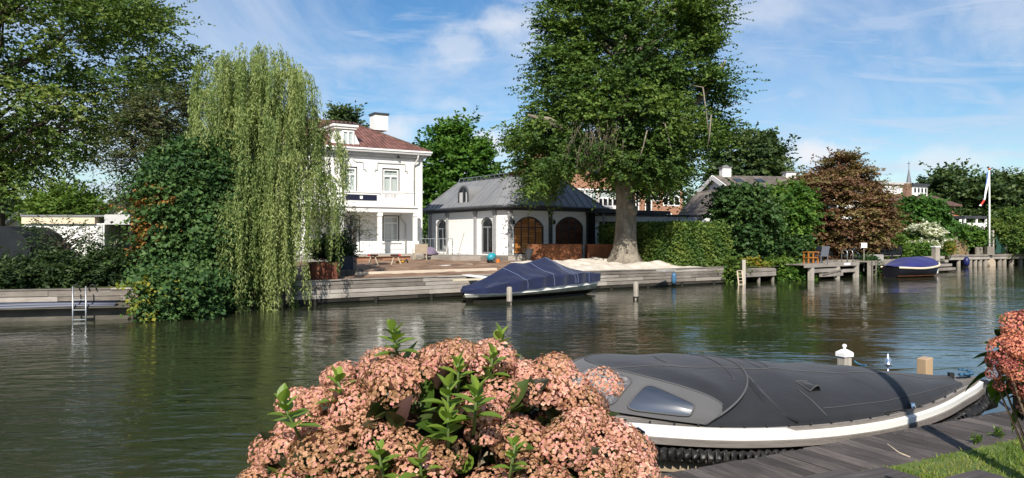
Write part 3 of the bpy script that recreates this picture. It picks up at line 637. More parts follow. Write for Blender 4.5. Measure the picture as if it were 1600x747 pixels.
# dormer
d0, d1, dz0, dz1 = HW.rect(521, 555.5, 195, 229, .1); b = MB()
b.box(d0+.12, d1-.12, .1, 3.2, dz0-.15, dz1-.25, 0); b.box(d0-.02, d1+.02, -.05, 3.2, dz1-.25, dz1-.12, 0); b.box(d0-.1, d1+.1, -.13, 3.2, dz1-.12, dz1, 0)
for sx, sg in ((d0+.12, -1), (d1-.12, 1)):     # scrolled cheeks
    pts = [(sx, .12, dz0), (sx+sg*.34, .12, dz0), (sx+sg*.36, .12, dz0+.25), (sx+sg*.20, .12, dz0+.55), (sx+sg*.08, .12, dz0+.8), (sx, .12, dz0+.95)]
    b.extr(pts, (0, .1, 0), 0)
dm = b.build('dormer', M['stucco'], v); w0, w1, wz0, wz1 = HW.rect(533, 554.5, 204, 227.5, .1); wz1 = min(wz1, dz1-.3)
window(v, None, w0+.05, w1-.06, dz0+.05, wz1, y=.03, fw=.09, vbars=1, blind=(dz0+.1, wz1-.1), muntin=.1)
b = MB(); b.box(d0-.1, d1+.1, -.13, 3.2, dz1+.002, dz1+.06); b.build('dormer_roof', M['zincdark'], v)
# windows with black surrounds
for (a, c, d, e) in (W0, W1, W2):
    hb = d+(e-d)*.70; window(v, None, a+.06, c-.06, d+.03, e-.06, fw=.09, vbars=1, hbar=hb, blind=(d+.1, e-.14), out=.062, y=.05, muntin=.07)
for (a, c, d, e) in (W0b, W3):
    hb = d+(e-d)*.70; window(v, None, a+.06, c-.06, d+.03, e-.06, fw=.08, vbars=0, hbar=hb, blind=(d+.1, e-.14), out=.062, y=.05, muntin=.07)
a, c, d, e = DR; window(v, None, a+.07, c-.04, d, e-.05, fw=.14, vbars=0, hbar=d+(e-d)*.72, name='door', out=.06, y=.05)
b = MB(); b.box(W3[0]-.1, W3[1]+.1, -.09, .02, W3[2]-.11, W3[2]-.02); b.box(W3[0]-.25, W3[1]+.25, -.05, .0, W3[2]-.5, W3[2]-.42); b.build('window_sill', M['white'], v)
for (a, c, d, e) in (W1, W2):                  # hood mouldings
    x = (a+c)/2; hw = (c-a)/2+.35; z = e+.30; pts = [(x-hw-.15, -.03, z-.55), (x-hw-.15, -.03, z-.42), (x-hw+.02, -.03, z-.42), (x-hw+.02, -.03, z)]
    mid = [(x-.35, -.03, z), (x-.2, -.03, z+.09), (x, -.03, z+.32), (x+.2, -.03, z+.09), (x+.35, -.03, z)] if a == W1[0] else []
    pts2 = [(2*x-p[0], p[1], p[2]) for p in pts[::-1]]; al = pts+mid+pts2; b = MB()
    for i in range(len(al)-1): b.bar(al[i], al[i+1], .07, .05)
    b.build('hood_moulding', M['greymold'], v)
# porch: roof slab, posts, parapet with navy panel, baluster rail
PO = -1.65; r0, r1, rz0, rz1 = HW.rect(500, 652.5, 321.5, 328, PO); r0 = XL+1.6
b = MB(); b.box(r0-.1, r1+.1, PO-.14, -.003, rz1-.08, rz1+.02); b.box(r0, r1, PO-.05, -.003, rz0-.12, rz1-.08); b.build('porch_roof', M['white'], v, bevel=.015)
for px in (533.5, 593, 648.5, 474):
    x = HW.p(px, off=PO+.12); b = MB(); b.box(x-.11, x+.11, PO+.01, PO+.23, -.3, rz0-.12); b.box(x-.16, x+.16, PO-.04, PO+.28, -.3, .12); b.box(x-.15, x+.15, PO-.03, PO+.27, rz0-.34, rz0-.122); b.build('porch_post', M['white'], v, bevel=.012)
p0, p1, pz0, pz1 = HW.rect(536, 593.5, 299.5, 321, PO); b = MB(); b.box(p0, p1, PO+.0, PO+.16, rz1+.02, pz1-.06); b.box(p0-.04, p1+.04, PO-.04, PO+.2, pz1-.06, pz1); b.build('parapet', M['white'], v, bevel=.01)
n0, n1, nz0, nz1 = HW.rect(539.5, 588.5, 304, 312.8, PO); b = MB(); b.box(n0, n1, PO-.03, PO-.002, nz0, nz1); nv = b.build('parapet_panel', M['navy'], v)
b = MB(); xm = (n0+n1)/2; b.box(xm-.085, xm+.085, PO-.036, PO-.031, (nz0+nz1)/2-.085, (nz0+nz1)/2+.085); b.build('emblem', M['white'], nv)
t0, t1, tz0, tz1 = HW.rect(596, 647, 299, 321, PO); b = MB(); b.box(t0, t1, PO+.02, PO+.14, tz1-.07, tz1); b.box(t0, t1, PO+.05, PO+.11, rz1+.08, rz1+.13)
nb = 26
for i in range(nb+1):
    x = t0+(t1-t0)*i/nb; s_ = .045 if i % 7 else .09; b.box(x-s_/2, x+s_/2, PO+.06, PO+.10, rz1+.02, tz1-.05)
xg0, _ = HW.p(600, 303, PO); xg1, _ = HW.p(624, 303, PO)
b.box(xg0-.08, xg1+.06, PO+.03, PO+.055, rz1+.02, tz1-.42); b.box(xg0-.08, xg1+.06, PO+.03, PO+.055, tz1-.13, tz1-.06); b.build('balcony_rail', M['white'], v)
b = MB(); 
for i in range(5):
    x = xg0+(xg1-xg0)*(i+.35)/5; b.box(x, x+.15, PO+.075, PO+.085, tz1-.40, tz1-.16)
b.build('rail_opening', M['navy'], v)
x = HW.p(651, off=-.05); b = MB(); b.tube([(x-.02, -.35, zc-.1), (x-.02, -.3, zc-.35), (x-.2, -.08, zc-.75), (x-.2, -.08, rz1+.02)], .055, 8); b.tube([(x-1.1, -.2, rz0-.2), (x-1.1, -.12, rz0-.4), (x-.75, -.08, rz0-.75), (x-.75, -.08, 0)], .05, 8); b.build('downpipe', M['greymold'], v, smooth=True)
b = MB(); b.box(XL-.3, XRt+.3, PO-.2, 0, -.6, -.02); b.build('porch_floor', M['stonegrey'], v)
x, z = HW.p(622, 243, -.2); b = MB(); b.lathe([(.03, 0), (.09, -.05), (.09, -.14), (.02, -.18)], 10, (x, -.22, z)); b.build('security_light', M['dark_frame'], v)

# ------------------------------------------------------------------ white coach house under a zinc mansard
CH = Fac(-.1, 45, 1.32, DA); c_ = thing('coach_house', 'white single storey coach house with grey zinc mansard roof and arched openings', 'house', tuple(CH.o), CH.a)
XC = -.49; YC = .70; XE = 6.95; YE = 9.3; ZW = 2.72
# right facade (y = 0)
dA = CH.rect(803, 850.5, 338, 397); dB = CH.rect(868, 912, 338.5, 399); kA = .62
b = MB(); hA = (dA[0], dA[1], .04, dA[3], kA); hB = (dB[0], dB[1], .04, dB[3], kA); holes(b, 0, XE, -.4, ZW, [hA, hB], 0, dep=.3)
LX = Tm((XC, YE, 0), (0, -1, 0), (1, 0, 0)); LFa = Fac(*(CH.o.xy+CH.d*XC+CH.n*YE), CH.o.z, CH.a-R(90))
w1 = LFa.rect(681, 698.5, 343, 397); w2 = LFa.rect(750.5, 769.5, 339, 397); LL = YE-YC
b.X = LX; hw1 = (w1[0], w1[1], .12, w1[3], .42); hw2 = (w2[0], w2[1], .06, w2[3], .42); holes(b, 0, LL, -.4, ZW, [hw1, hw2], 0, dep=.22); b.X = None
b.quad((XC, YC, -.4), (0, 0, -.4), (0, 0, ZW), (XC, YC, ZW)); b.quad((XE, 0, -.4), (XE, YE, -.4), (XE, YE, ZW), (XE, 0, ZW)); b.quad((XE, YE, -.4), (XC, YE, -.4), (XC, YE, ZW), (XE, YE, ZW))
b.poly([(XC, YC, ZW-.02), (0, 0, ZW-.02), (XE, 0, ZW-.02), (XE, YE, ZW-.02), (XC, YE, ZW-.02)]); b.poly([(XC, YC, .0), (0, 0, .0), (XE, 0, .0), (XE, YE, .0), (XC, YE, .0)])
b.build('wall', M['blockwhite'], c_)
# pilasters, grey on the sunny side and charcoal by the doors
def pil(X, x, m_, w_=.24): b = MB(); b.box(x-w_/2, x+w_/2, -.10, .01, -.2, ZW-.02); b.box(x-w_/2-.05, x+w_/2+.05, -.13, .01, ZW-.22, ZW-.03); b.build('pilaster', M[m_], c_, X=X, bevel=.01)
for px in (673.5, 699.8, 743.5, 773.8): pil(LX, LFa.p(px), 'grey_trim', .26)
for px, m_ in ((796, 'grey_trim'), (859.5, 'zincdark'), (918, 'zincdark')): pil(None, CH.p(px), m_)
# openings
window(c_, LX, hw1[0], hw1[1], hw1[2], hw1[3], .42, y=.08, fw=.13, mats=('zinc', 'glass'), vbars=1, hbar=hw1[3]-.62, name='arched_window', muntin=.06)
window(c_, LX, hw2[0], hw2[1], hw2[2], hw2[3], .42, y=.08, fw=.13, mats=('zinc', 'glass'), vbars=1, hbar=hw2[3]-.62, name='arched_window', muntin=.06)
def barn_door(h, mw, md, leaves=4):
    b = MB(); O = arch(*h); I = inset(O, .08)
    for i in range(len(O)):
        j = (i+1) % len(O); b.extr([(O[i][0], .07, O[i][1]), (O[j][0], .07, O[j][1]), (I[j][0], .07, I[j][1]), (I[i][0], .07, I[i][1])], (0, .07, 0), 0)
    o = b.build('arched_door', M['zincdark'], c_); a, c, d, e, k = h; xs = [p[0] for p in I]; w_ = (max(xs)-min(xs))/leaves; x0 = min(xs); zb = d+.1
    def ztop(x): 
        P = sorted(arch(*h)[2:]); return float(np.interp(x, [p[0] for p in P], [p[1] for p in P]))-.09
    for i in range(leaves):
        a0, a1 = x0+w_*i+.045, x0+w_*(i+1)-.045; b = MB(); n = 14; zt_ = max(ztop(a0), ztop(a1)); 
        for q in range(n):
            z0 = zb+(e-zb)*q/n; z1 = zb+(e-zb)*(q+1)/n-.012
            if z0 > min(ztop(a0+.01), ztop(a1-.01)) and z0 > ztop((a0+a1)/2): continue
            b.extr([(a0, .10, z0), (a1, .10, z0), (a1, .10, max(z0+.002, min(z1, ztop(a1)))), (a0, .10, max(z0+.002, min(z1, ztop(a0))))], (0, .03, 0), 0, random.Random(q+i*20).random())
        b.build('door_leaf', M[mw], o)
    b = MB(); b.poly([(p[0], .128, p[1]) for p in I]); b.build('door_backing', M['zincdark'], o)
    b = MB()
    for i in range(leaves+1): b.box(x0+w_*i-.03, x0+w_*i+.03, .085, .10, zb, ztop(min(max(x0+w_*i, x0+.03), max(xs)-.03))-.05)
    b.box(x0, max(xs), .088, .098, e-k-.08, e-k-.02)
    b.build('door_frame', M['zincdark'], o)
barn_door(hA, 'woodorange', None); barn_door(hB, 'wooddark', None)
for X, F_, px in ((None, CH, 799.5), (LX, LFa, 697.5), (LX, LFa, 770.8), (None, CH, 921), (None, CH, 862.5)):   # wall lanterns
    x, z = F_.p(px, 346.5); b = MB(); b.bar((x, -.02, z+.12), (x, -.25, z+.16), .025, .025); b.lathe([(.02, .1), (.10, .05), (.085, -.14), (.03, -.17)], 6, (x, -.22, z)); b.build('wall_lantern', M['black'], c_, X=X)
# eaves and mansard
ovr = .38
def ring(o, z): return [(XC-o, YC-o*.6, z), (-o*.6, -o, z), (XE+o, -o, z), (XE+o, YE+o, z), (XC-o, YE+o, z)]
b = MB(); b.extr(ring(.16, ZW-.02), (0, 0, .12)); b.extr(ring(ovr, ZW+.101), (0, 0, .05)); b.build('eaves_board', M['zincdark'], c_)
b = MB(); rg = ring(ovr+.06, ZW+.20)
for i in range(5): b.tube([rg[i], rg[(i+1) % 5]], .085, 8)
b.build('gutter', M['zincdark'], c_, smooth=True)
z0, z1 = ZW+.152, zt(276, 47.5)-CH.o.z; E_ = ring(ovr, z0); ins = 1.75; T_ = [(XC+ins, YC+ins*.75, z1), (ins*.75, ins, z1), (XE-ins, ins, z1), (XE-ins, YE-1.3, z1), (XC+ins, YE-1.3, z1)]
b = MB(); 
for i in range(5): j = (i+1) % 5; b.quad(E_[i], E_[j], T_[j], T_[i], 0)
b.poly(T_, 0)
for i in range(5):                            # standing seams
    j = (i+1) % 5; L = (Vector(E_[j])-Vector(E_[i])).length; n = max(2, int(L/.55))
    nr = (Vector(E_[j])-Vector(E_[i])).cross(Vector(T_[i])-Vector(E_[i])).normalized()
    ed = (Vector(E_[j])-Vector(E_[i])).normalized()
    sl = (Vector(T_[i])-Vector(E_[i])); slope = sl-ed*sl.dot(ed)
    for q in range(1, n):
        p = Vector(E_[i]).lerp(Vector(E_[j]), q/n); f = 1.0
        u = (p-Vector(E_[i])).dot(ed); la = (Vector(T_[i])-Vector(E_[i])).dot(ed); lb = L-(Vector(E_[j])-Vector(T_[j])).dot(ed)
        if la > 0 and u < la: f = u/la
        if lb < L and u > lb: f = min(f, (L-u)/(L-lb))
        if f > .05: b.bar(p+nr*.015, p+slope*f+nr*.015, .03, .05, 0, None, nr)
    b.bar(Vector(E_[i])+nr*.01, Vector(T_[i])+nr*.01, .09, .07, 0, None, nr); b.bar(T_[i], T_[j], .12, .12, 1)
crf = b.build('roof', [M['zinc'], M['zincdark']], c_)
def eyebrow(X, x0, x1, zb, ze, yface, deep):
    """arched dormer with its own window"""
    k = (x1-x0)/2*.9; O = arch(x0, x1, zb, ze, k); I = inset(O, .13); b = MB(); b.X = X
    Q = inset(O, -.10)
    for A in (Q,): b.extr([(p[0], yface, p[1]) for p in Q], (0, deep, 0), 0)
    o = b.build('arched_dormer', M['zinc'], c_); b = MB(); b.X = X
    for i in range(len(O)):
        j = (i+1) % len(O); b.extr([(O[i][0], yface-.05, O[i][1]), (O[j][0], yface-.05, O[j][1]), (I[j][0], yface-.05, I[j][1]), (I[i][0], yface-.05, I[i][1])], (0, .048, 0), 0)
    xm = (x0+x1)/2; b.box(xm-.04, xm+.04, yface-.045, yface-.002, zb+.1, ze-.15, 0); b.build('dormer_frame', M['zincdark'], o)
    b = MB(); b.X = X; b.poly([(p[0], yface-.008, p[1]) for p in I]); b.build('dormer_pane', M['glassdark'], o)
    b = MB(); b.X = X; h = (ze-zb)*.72; b.box(x0+.16, xm-.06, yface-.02, yface-.012, zb+.15, zb+h); b.box(xm+.3, x1-.16, yface-.02, yface-.012, zb+.15, zb+h); b.build('curtain', M['greymold'], o)
a, c, d, e = LFa.rect(717, 733, 291, 325.5, .15); eyebrow(LX, a, c, d, e, .12, 1.5)
a, c, d, e = CH.rect(844, 868, 287, 323.5, .15); eyebrow(None, a, c, d, e, .12, 1.5)
b = MB(); p, q_ = Vector(T_[4]), Vector(T_[0])                       # low snow rail along the ridge
for i in range(12): u = p.lerp(q_, i/11); b.bar(u, u+Vector((0, 0, .22)), .03, .03)
b.bar(p+Vector((0, 0, .22)), q_+Vector((0, 0, .22)), .04, .04); b.build('roof_rail', M['steel'], crf)

# terrace in front of both houses
tr = thing('terrace', 'low timber and stone terrace step before the white houses', 'terrace'); b = MB(); r = random.Random(3)
def prism(pts, z0, z1, m=0): b.extr([(p[0], p[1], z0) for p in pts], (0, 0, z1-z0), m)
t0 = on(650, 398, 1.40); fr = lambda px, tt: (lambda p: (p.x, p.y))(onbank(px, tt))
TF = 13.6
prism([fr(575, 14.6), fr(838, 9.0), bk(28, 30), bk(2, 34)], .9, 1.325, 0); b.build('terrace_slab', M['stonegrey'], tr)
b = MB(); a, c = Vector(fr(642, 13.2)), Vector(fr(838, 9.0)); L = (c-a).length; dr = (c-a).normalized()
for i in range(9):
    p, q_ = a+dr*L*i/9, a+dr*(L*(i+1)/9-.02); b.bar((p.x, p.y-.03, 1.19), (q_.x, q_.y-.03, 1.19), .05, .26, 0, r.random())
for i in range(3): b.bar((a.x, a.y+.08+i*.17, 1.348), (c.x, c.y+.08+i*.17, 1.348), .155, .04, 0, r.random())
b.build('terrace_edge', M['timber'], tr)
b = MB(); a, c = Vector(fr(548, TF-1.3)), Vector(fr(640, TF-1.0)); b.bar((a.x, a.y, 1.12), (c.x, c.y, 1.12), .2, .46); b.build('brick_plinth', M['brick'], tr)
b = MB(); b.bar((a.x, a.y-.02, 1.37), (c.x, c.y-.02, 1.37), .34, .05); b.build('plinth_coping', M['lightwood'], tr)

# ------------------------------------------------------------------ brick row house behind the beech
BR = Fac(4.25, 62, 1.1, R(26)); o = thing('brick_row_house', 'orange brick house with wide white window strip behind the big beech', 'house', tuple(BR.o), BR.a)
xr = BR.p(1066); ztop = BR.p(950, 272)[1]; wn = [BR.rect(904.5, 934, 297, 323), BR.rect(935, 965, 297, 323), BR.rect(1008, 1019, 301, 331), BR.rect(1020, 1030, 300, 314.5), BR.rect(1036, 1063, 294, 322), BR.rect(993, 999, 296, 331), BR.rect(1036, 1050, 333, 350), BR.rect(897, 902, 257, 263)]
b = MB(); holes(b, 0, xr, -.5, ztop, [h for h in wn[:7]], 0); xg0, xg1 = -2.2, BR.p(921); zg = BR.p(905, 244)[1]
b.quad((xr, 0, -.5), (xr, 8, -.5), (xr, 8, ztop), (xr, 0, ztop)); b.quad((0, 0, -.5), (0, 8, -.5), (0, 8, ztop), (0, 0, ztop)); b.quad((0, 8, -.5), (xr, 8, -.5), (xr, 8, ztop), (0, 8, ztop))
zz = ztop; holes(b, -4, 0, -.5, zz, [], 0)
b.poly([(-4, -.02, zz), (xg1, -.02, zz), (BR.p(905), -.02, zg), (-2.5, -.02, zg+1.2), (-4, -.02, zg-1)]); b.quad((-4, 0, zz-.01), (xr, 0, zz-.01), (xr, 8, zz-.01), (-4, 8, zz-.01)); b.build('wall', M['brick'], o)
b = MB(); b.box(xg1, xr+.3, -.35, 8.2, ztop, ztop+.3); b.build('gutter', M['dark_frame'], o)
b = MB(); b.quad((xg1, -.2, ztop+.32), (xr+.3, -.2, ztop+.32), (xr+.3, 4, ztop+3.0), (xg1, 4, ztop+3.0)); b.quad((xg1, 8.2, ztop+.32), (xr+.3, 8.2, ztop+.32), (xr+.3, 4, ztop+3.0), (xg1, 4, ztop+3.0)); b.build('roof', M['browntile'], o)
for i, (a, c, d, e) in enumerate(wn[:7]):
    vb = (2, 3, 0, 0, 2, 0, 1)[i]; window(o, None, a, c, d, e, y=.02, fw=.10, vbars=vb, hbar=(d+(e-d)*.52 if i in (1, 4) else None), blind=((d+.1, e-.1) if i in (0,) else (d+(e-d)*.55, e-.12) if i in (1, 4) else None), name='door' if i in (2, 5) else 'window', muntin=.11)
b = MB(); a, c, d, e = wn[0]; b.box(a-.2, wn[1][1]+.2, -.06, .0, d-.14, d); b.box(a-.2, wn[1][1]+.2, -.04, .0, e, e+.12); b.build('window_sill', M['white'], o)
b = MB(); a, c, d, e = BR.rect(896, 901.5, 256, 263); b.box(a, c, -.06, -.025, d, e); b.build('gable_window', M['white'], o)
# flat roofed garage with a pale fascia behind the hedge
GA = Fac(7.0, 49.5, 1.1, R(14)); g0 = GA.p(1003); g1 = GA.p(1096); zf = GA.p(1045, 337)[1]; o = thing('flat_roof_garage', 'low flat roofed garage with pale fascia showing above the clipped hedge', 'garage', tuple(GA.o), GA.a)
b = MB(); b.box(g0-4, g1, 0, 6, -.2, zf-.55); b.build('wall', M['slate'], o); b = MB(); b.box(g0-4.2, g1+.1, -.5, 6.2, zf-.42, zf-.08); b.build('fascia', M['greymold'], o); b = MB(); b.box(g0-4.2, g1+.15, -.55, 6.25, zf-.08, zf+.05); b.build('roof', M['zincdark'], o)
b = MB(); b.box(g1-1.9, g1+.2, -.7, -.5, zf-.42, zf-.30); b.build('white_beam', M['white'], o)
for px in (1022, 1043, 1066): x = GA.p(px); b = MB(); b.box(x-.12, x+.12, -.45, -.25, -.2, zf-.42); b.build('post', M['white'], o)
SH = Fac(4.9, 47.3, 1.1, DA); s0, s1 = SH.p(934), SH.p(990); zs = SH.p(955, 333)[1]; o = thing('dark_garden_shed', 'dark open fronted shed in the shade between coach house and beech trunk', 'shed', tuple(SH.o), SH.a)
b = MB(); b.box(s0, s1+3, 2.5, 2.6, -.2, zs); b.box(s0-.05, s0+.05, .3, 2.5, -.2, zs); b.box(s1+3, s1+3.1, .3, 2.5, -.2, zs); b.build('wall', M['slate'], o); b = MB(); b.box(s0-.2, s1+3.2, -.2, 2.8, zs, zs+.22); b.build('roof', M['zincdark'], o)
b = MB(); b.box(SH.p(943), SH.p(944.6), 0, .12, -.2, zs); b.build('post', M['zinc'], o)

# ------------------------------------------------------------------ white gabled house with tiled roofs
GH = Fac(16.19, 55.5, 1.1, R(10)); o = thing('white_gabled_house', 'white gabled house with grey brown tiled roof and two white chimneys', 'house', tuple(GH.o), GH.a)
gx0, gx1, gd = 0., 11.0, 6.0; zrd = zt(277, 58.5)-1.1; zev = 4.75; ov = .25
b = MB(); b.quad((gx0, 0, -.3), (gx1, 0, -.3), (gx1, 0, zev), (gx0, 0, zev))
for x in (gx0, gx1): b.poly([(x, 0, -.3), (x, gd, -.3), (x, gd, zev), (x, gd/2, zrd-.12), (x, 0, zev)])
b.quad((gx0, gd, -.3), (gx1, gd, -.3), (gx1, gd, zev), (gx0, gd, zev)); b.build('wall', M['stucco'], o)
b = MB(); sl = (zrd-zev)/(gd/2)
def slab(p, q_, r_, s_, th=.14): b.extr([p, q_, r_, s_], (0, 0, th))
slab((gx0-ov, -.4, zev-.4*sl), (gx1+ov, -.4, zev-.4*sl), (gx1+ov, gd/2, zrd), (gx0-ov, gd/2, zrd)); slab((gx0-ov, gd/2, zrd), (gx1+ov, gd/2, zrd), (gx1+ov, gd+.4, zev-.4*sl), (gx0-ov, gd+.4, zev-.4*sl)); rr_ = b.build('roof', M['greytile'], o)
for s_, e_ in (((gx0-ov-.03, -.45, zev-.45*sl-.02), (gx0-ov-.03, gd/2, zrd-.02)), ((gx0-ov-.03, gd/2, zrd-.02), (gx0-ov-.03, gd+.45, zev-.45*sl-.02))):
    b = MB(); b.bar(s_, e_, .07, .34); b.build('bargeboard', M['white'], o)
b = MB(); b.box(.45, 1.15, gd/2-.3, gd/2+.3, zrd-.3, zrd+.70); b.build('chimney', M['stucco'], rr_); b = MB(); b.box(.39, 1.21, gd/2-.36, gd/2+.36, zrd+.70, zrd+.79); b.box(.6, 1.0, gd/2-.15, gd/2+.15, zrd+.79, zrd+.92); b.build('chimney_cap', M['zinc'], rr_)
x = GH.p(1233, off=gd/2); b = MB(); b.box(x-.4, x+.4, gd/2-.3, gd/2+.3, zrd-.3, zrd+.42); b.build('chimney', M['stucco'], rr_); b = MB(); b.box(x-.46, x+.46, gd/2-.36, gd/2+.36, zrd+.42, zrd+.51); b.build('chimney_cap', M['zinc'], rr_)
for px in (1157, 1191):
    x = GH.p(px, off=gd/4); y = gd/4+.3; z = zev+y*sl+.15; b = MB(); b.obox((x, y, z), (.32, 0, 0), (0, .38, .38*sl), (0, -.03*sl, .03)); b.build('skylight', M['glassdark'], o)
b = MB(); b.box(-.03, -.0, 1.2, 2.2, 2.0, 3.4); b.build('gable_window', M['glassdark'], o)
# lower tiled wing at the front, its slope running down to the left
W_ = GH; a0 = W_.p(1086, off=-4.5); a1 = W_.p(1131, off=-4.5); zt1 = W_.p(1120, 297, -4.5)[1]; zt0 = W_.p(1090, 352, -4.5)[1]
b = MB(); b.extr([(a0, -4.6, zt0), (a1, -4.6, zt1), (a1, -.02, zt1), (a0, -.02, zt0)], (0, 0, .12)); b.extr([(a1, -4.6, zt1), (a1+4.5, -4.6, zt1-.2), (a1+4.5, -.02, zt1-.2), (a1, -.02, zt1)], (0, 0, .12)); b.build('lower_roof', M['greytile'], o)
b = MB(); b.box(a0+.15, a1+4.3, -4.45, -.03, -.3, zt0-.02); b.poly([(a0+.15, -4.45, zt0), (a1, -4.45, zt0), (a1, -4.45, zt1-.03)]); b.build('wing_wall', M['stucco'], o)
b = MB(); b.bar((a0-.05, -4.68, zt0-.02), (a1, -4.68, zt1-.02), .05, .16); b.build('wing_bargeboard', M['greytile'], o)

# ------------------------------------------------------------------ brick house with white dormer strips, far right
DH = Fac(37.6, 78, 1.2, R(24)); o = thing('dormered_brick_house', 'brown brick house with hipped roof and white dormer strips behind the ivy mound', 'house', tuple(DH.o), DH.a)
x0, x1 = DH.p(1372), DH.p(1491); zev = DH.p(1480, 320)[1]; b = MB(); dd = 10
b.box(x0, x1, 0, dd, -.4, zev); b.build('wall', M['brickdark'], o)
zrd = DH.p(1440, 285, dd/2)[1]; e = .55; b = MB(); A_, B_, C_, D_ = (x0-e, -e, zev), (x1+e, -e, zev), (x1+e, dd+e, zev), (x0-e, dd+e, zev); P, Q = (x0+3.5, dd/2, zrd), (x1-4.2, dd/2, zrd)
b.quad(A_, B_, Q, P); b.poly([B_, C_, Q]); b.quad(C_, D_, P, Q); b.poly([D_, A_, P]); b.extr([A_, B_, C_, D_], (0, 0, -.16)); b.build('roof', M['browntile'], o)
for k, (pa_, pb_, ya, yb) in enumerate(((1375, 1417, 285.5, 304), (1425.5, 1449, 288, 304.5))):
    off = 1.4; a, c, d, e_ = DH.rect(pa_, pb_, ya, yb, off); b = MB(); b.box(a, c, off, off+3.5, d-.6, e_-.2); dm = b.build('dormer', M['white'], o); b = MB(); b.box(a-.15, c+.15, off-.2, off+3.6, e_-.2, e_+.06); b.build('dormer_roof', M['greymold' if k == 0 else 'zincdark'], dm)
    n = 5 if k == 0 else 4; s0 = a+(c-a)*(.42 if k == 0 else .06)
    for i in range(n): wq = (c-s0)/n; b = MB(); b.box(s0+wq*i+.14, s0+wq*(i+1)-.14, off-.03, off-.003, d+.25, e_-.42); b.build('dormer_window', M['greymold' if k == 0 else 'glassdark'], dm)
a, c, d, e_ = DH.rect(1416.5, 1424.5, 286.5, 312, .9); b = MB(); b.box(a, c, .9, 1.6, d-1, e_); b.build('chimney', M['brickdark'], o); 
a, c, d, e_ = DH.rect(1473, 1480, 333, 352); b = MB(); b.box(a, c, -.04, -.003, d, e_); b.build('window', M['white'], o)
a, c, d, e_ = DH.rect(1481.5, 1483.5, 325, 352); b = MB(); b.box(a, c, -.06, -.003, d, e_); b.build('downpipe', M['greymold'], o)
# covered balcony and neighbour's orange roof
BV = Fac(*[at(1480, 72), 72], 1.2, R(20)); a, c = BV.p(1478), BV.p(1512); z1 = BV.p(1495, 339)[1]; z2 = BV.p(1495, 349)[1]; z3 = BV.p(1495, 357)[1]; o = thing('white_veranda', 'white railed veranda with dark flat roof beside the dormered house', 'veranda', tuple(BV.o), BV.a)
b = MB(); b.box(a, c, -2, 1, z1-.2, z1+.05); b.build('roof', M['zincdark'], o); b = MB(); b.box(a, c, -2, -1.9, z3-.3, z2); b.box(a, c, -2, 1, z3-.5, z3-.3); b.build('railing', M['white'], o)
for f in (.02, .55, .97): x = a+(c-a)*f; b = MB(); b.box(x, x+.14, -1.95, -1.8, -.3, z1-.2); b.build('post', M['white'], o)
b = MB(); b.box(a, c, .9, 1, -.3, z1-.2); b.build('back_wall', M['slate'], o)
OR = Fac(*[at(1484, 96), 96], 1.2, R(10)); a, c = OR.p(1482), OR.p(1503); o = thing('orange_roofed_house', 'distant house with bright orange tiled roof above the veranda', 'house', tuple(OR.o), OR.a); z1 = OR.p(1490, 331)[1]; z2 = OR.p(1490, 338)[1]
b = MB(); b.box(a, c, 0, 5, -.3, z2); b.build('wall', M['white'], o); b = MB(); b.quad((a-.3, -.3, z2-.1), (c+.3, -.3, z2-.1), (c-.5, 2.5, z1), (a+.5, 2.5, z1)); b.quad((a-.3, 5.3, z2-.1), (c+.3, 5.3, z2-.1), (c-.5, 2.5, z1), (a+.5, 2.5, z1)); b.poly([(c+.3, -.3, z2-.1), (c+.3, 5.3, z2-.1), (c-.5, 2.5, z1)]); b.build('roof', M['orangetile'], o)
b = MB(); b.box(a+1, a+1.5, 2.2, 2.8, z1-.3, z1+.5); b.build('chimney', M['white'], o)
# church spire
YS = 260.; o = thing('church_spire', 'slender grey slate church spire rising behind the brown roofs', 'church spire', (at(1420, YS), YS, 1.5)); rs = at(1424.5, YS)-at(1420, YS); zb = zt(288, YS)-1.5; zp = zt(262, YS)-1.5
b = MB(); b.lathe([(rs, zb-6), (rs, zb), (rs*.55, zb+(zp-zb)*.45), (.06, zp)], 8); b.build('spire', M['spire'], o); b = MB(); b.lathe([(rs*1.0, -2), (rs*1.0, zb-5.9)], 4); b.build('tower', M['brickdark'], o)
b = MB(); b.tube([(0, 0, zp-.2), (0, 0, zt(252, YS)-1.5)], .07, 6); b.box(-.5, .5, -.05, .05, zt(256, YS)-1.5, zt(255.4, YS)-1.5); b.build('weather_vane', M['black'], o)

# ------------------------------------------------------------------ shed and house gables on the left
SL = Fac(at(42, 31), 31, .9, R(6)); a, c, d, e_ = SL.rect(42, 163, 349, 398); o = thing('white_garden_shed', 'white flat roofed garden shed with cream fascia and dark open bay', 'shed', tuple(SL.o), SL.a); d = -.2
b = MB(); b.box(a, c, 0, 3, d, e_); b.build('wall', M['stucco'], o); b = MB(); b.box(a-.15, SL.p(150), -.12, 3.1, e_-.02, e_+.27); b.build('fascia', M['cream'], o); b = MB(); b.box(a-.18, c+.1, -.16, 3.15, e_+.27, e_+.34); b.build('roof', M['zinc'], o)
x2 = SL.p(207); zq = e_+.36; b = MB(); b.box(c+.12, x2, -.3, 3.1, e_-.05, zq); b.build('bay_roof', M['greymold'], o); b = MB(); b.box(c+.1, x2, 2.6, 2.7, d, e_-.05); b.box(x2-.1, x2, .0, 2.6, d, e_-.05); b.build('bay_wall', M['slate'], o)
b = MB(); b.box(SL.p(139), SL.p(140.5), -.02, -.002, d, e_); b.box(SL.p(153), SL.p(161), -.05, -.002, d, e_-.05); b.build('corner_board', M['greymold'], o)
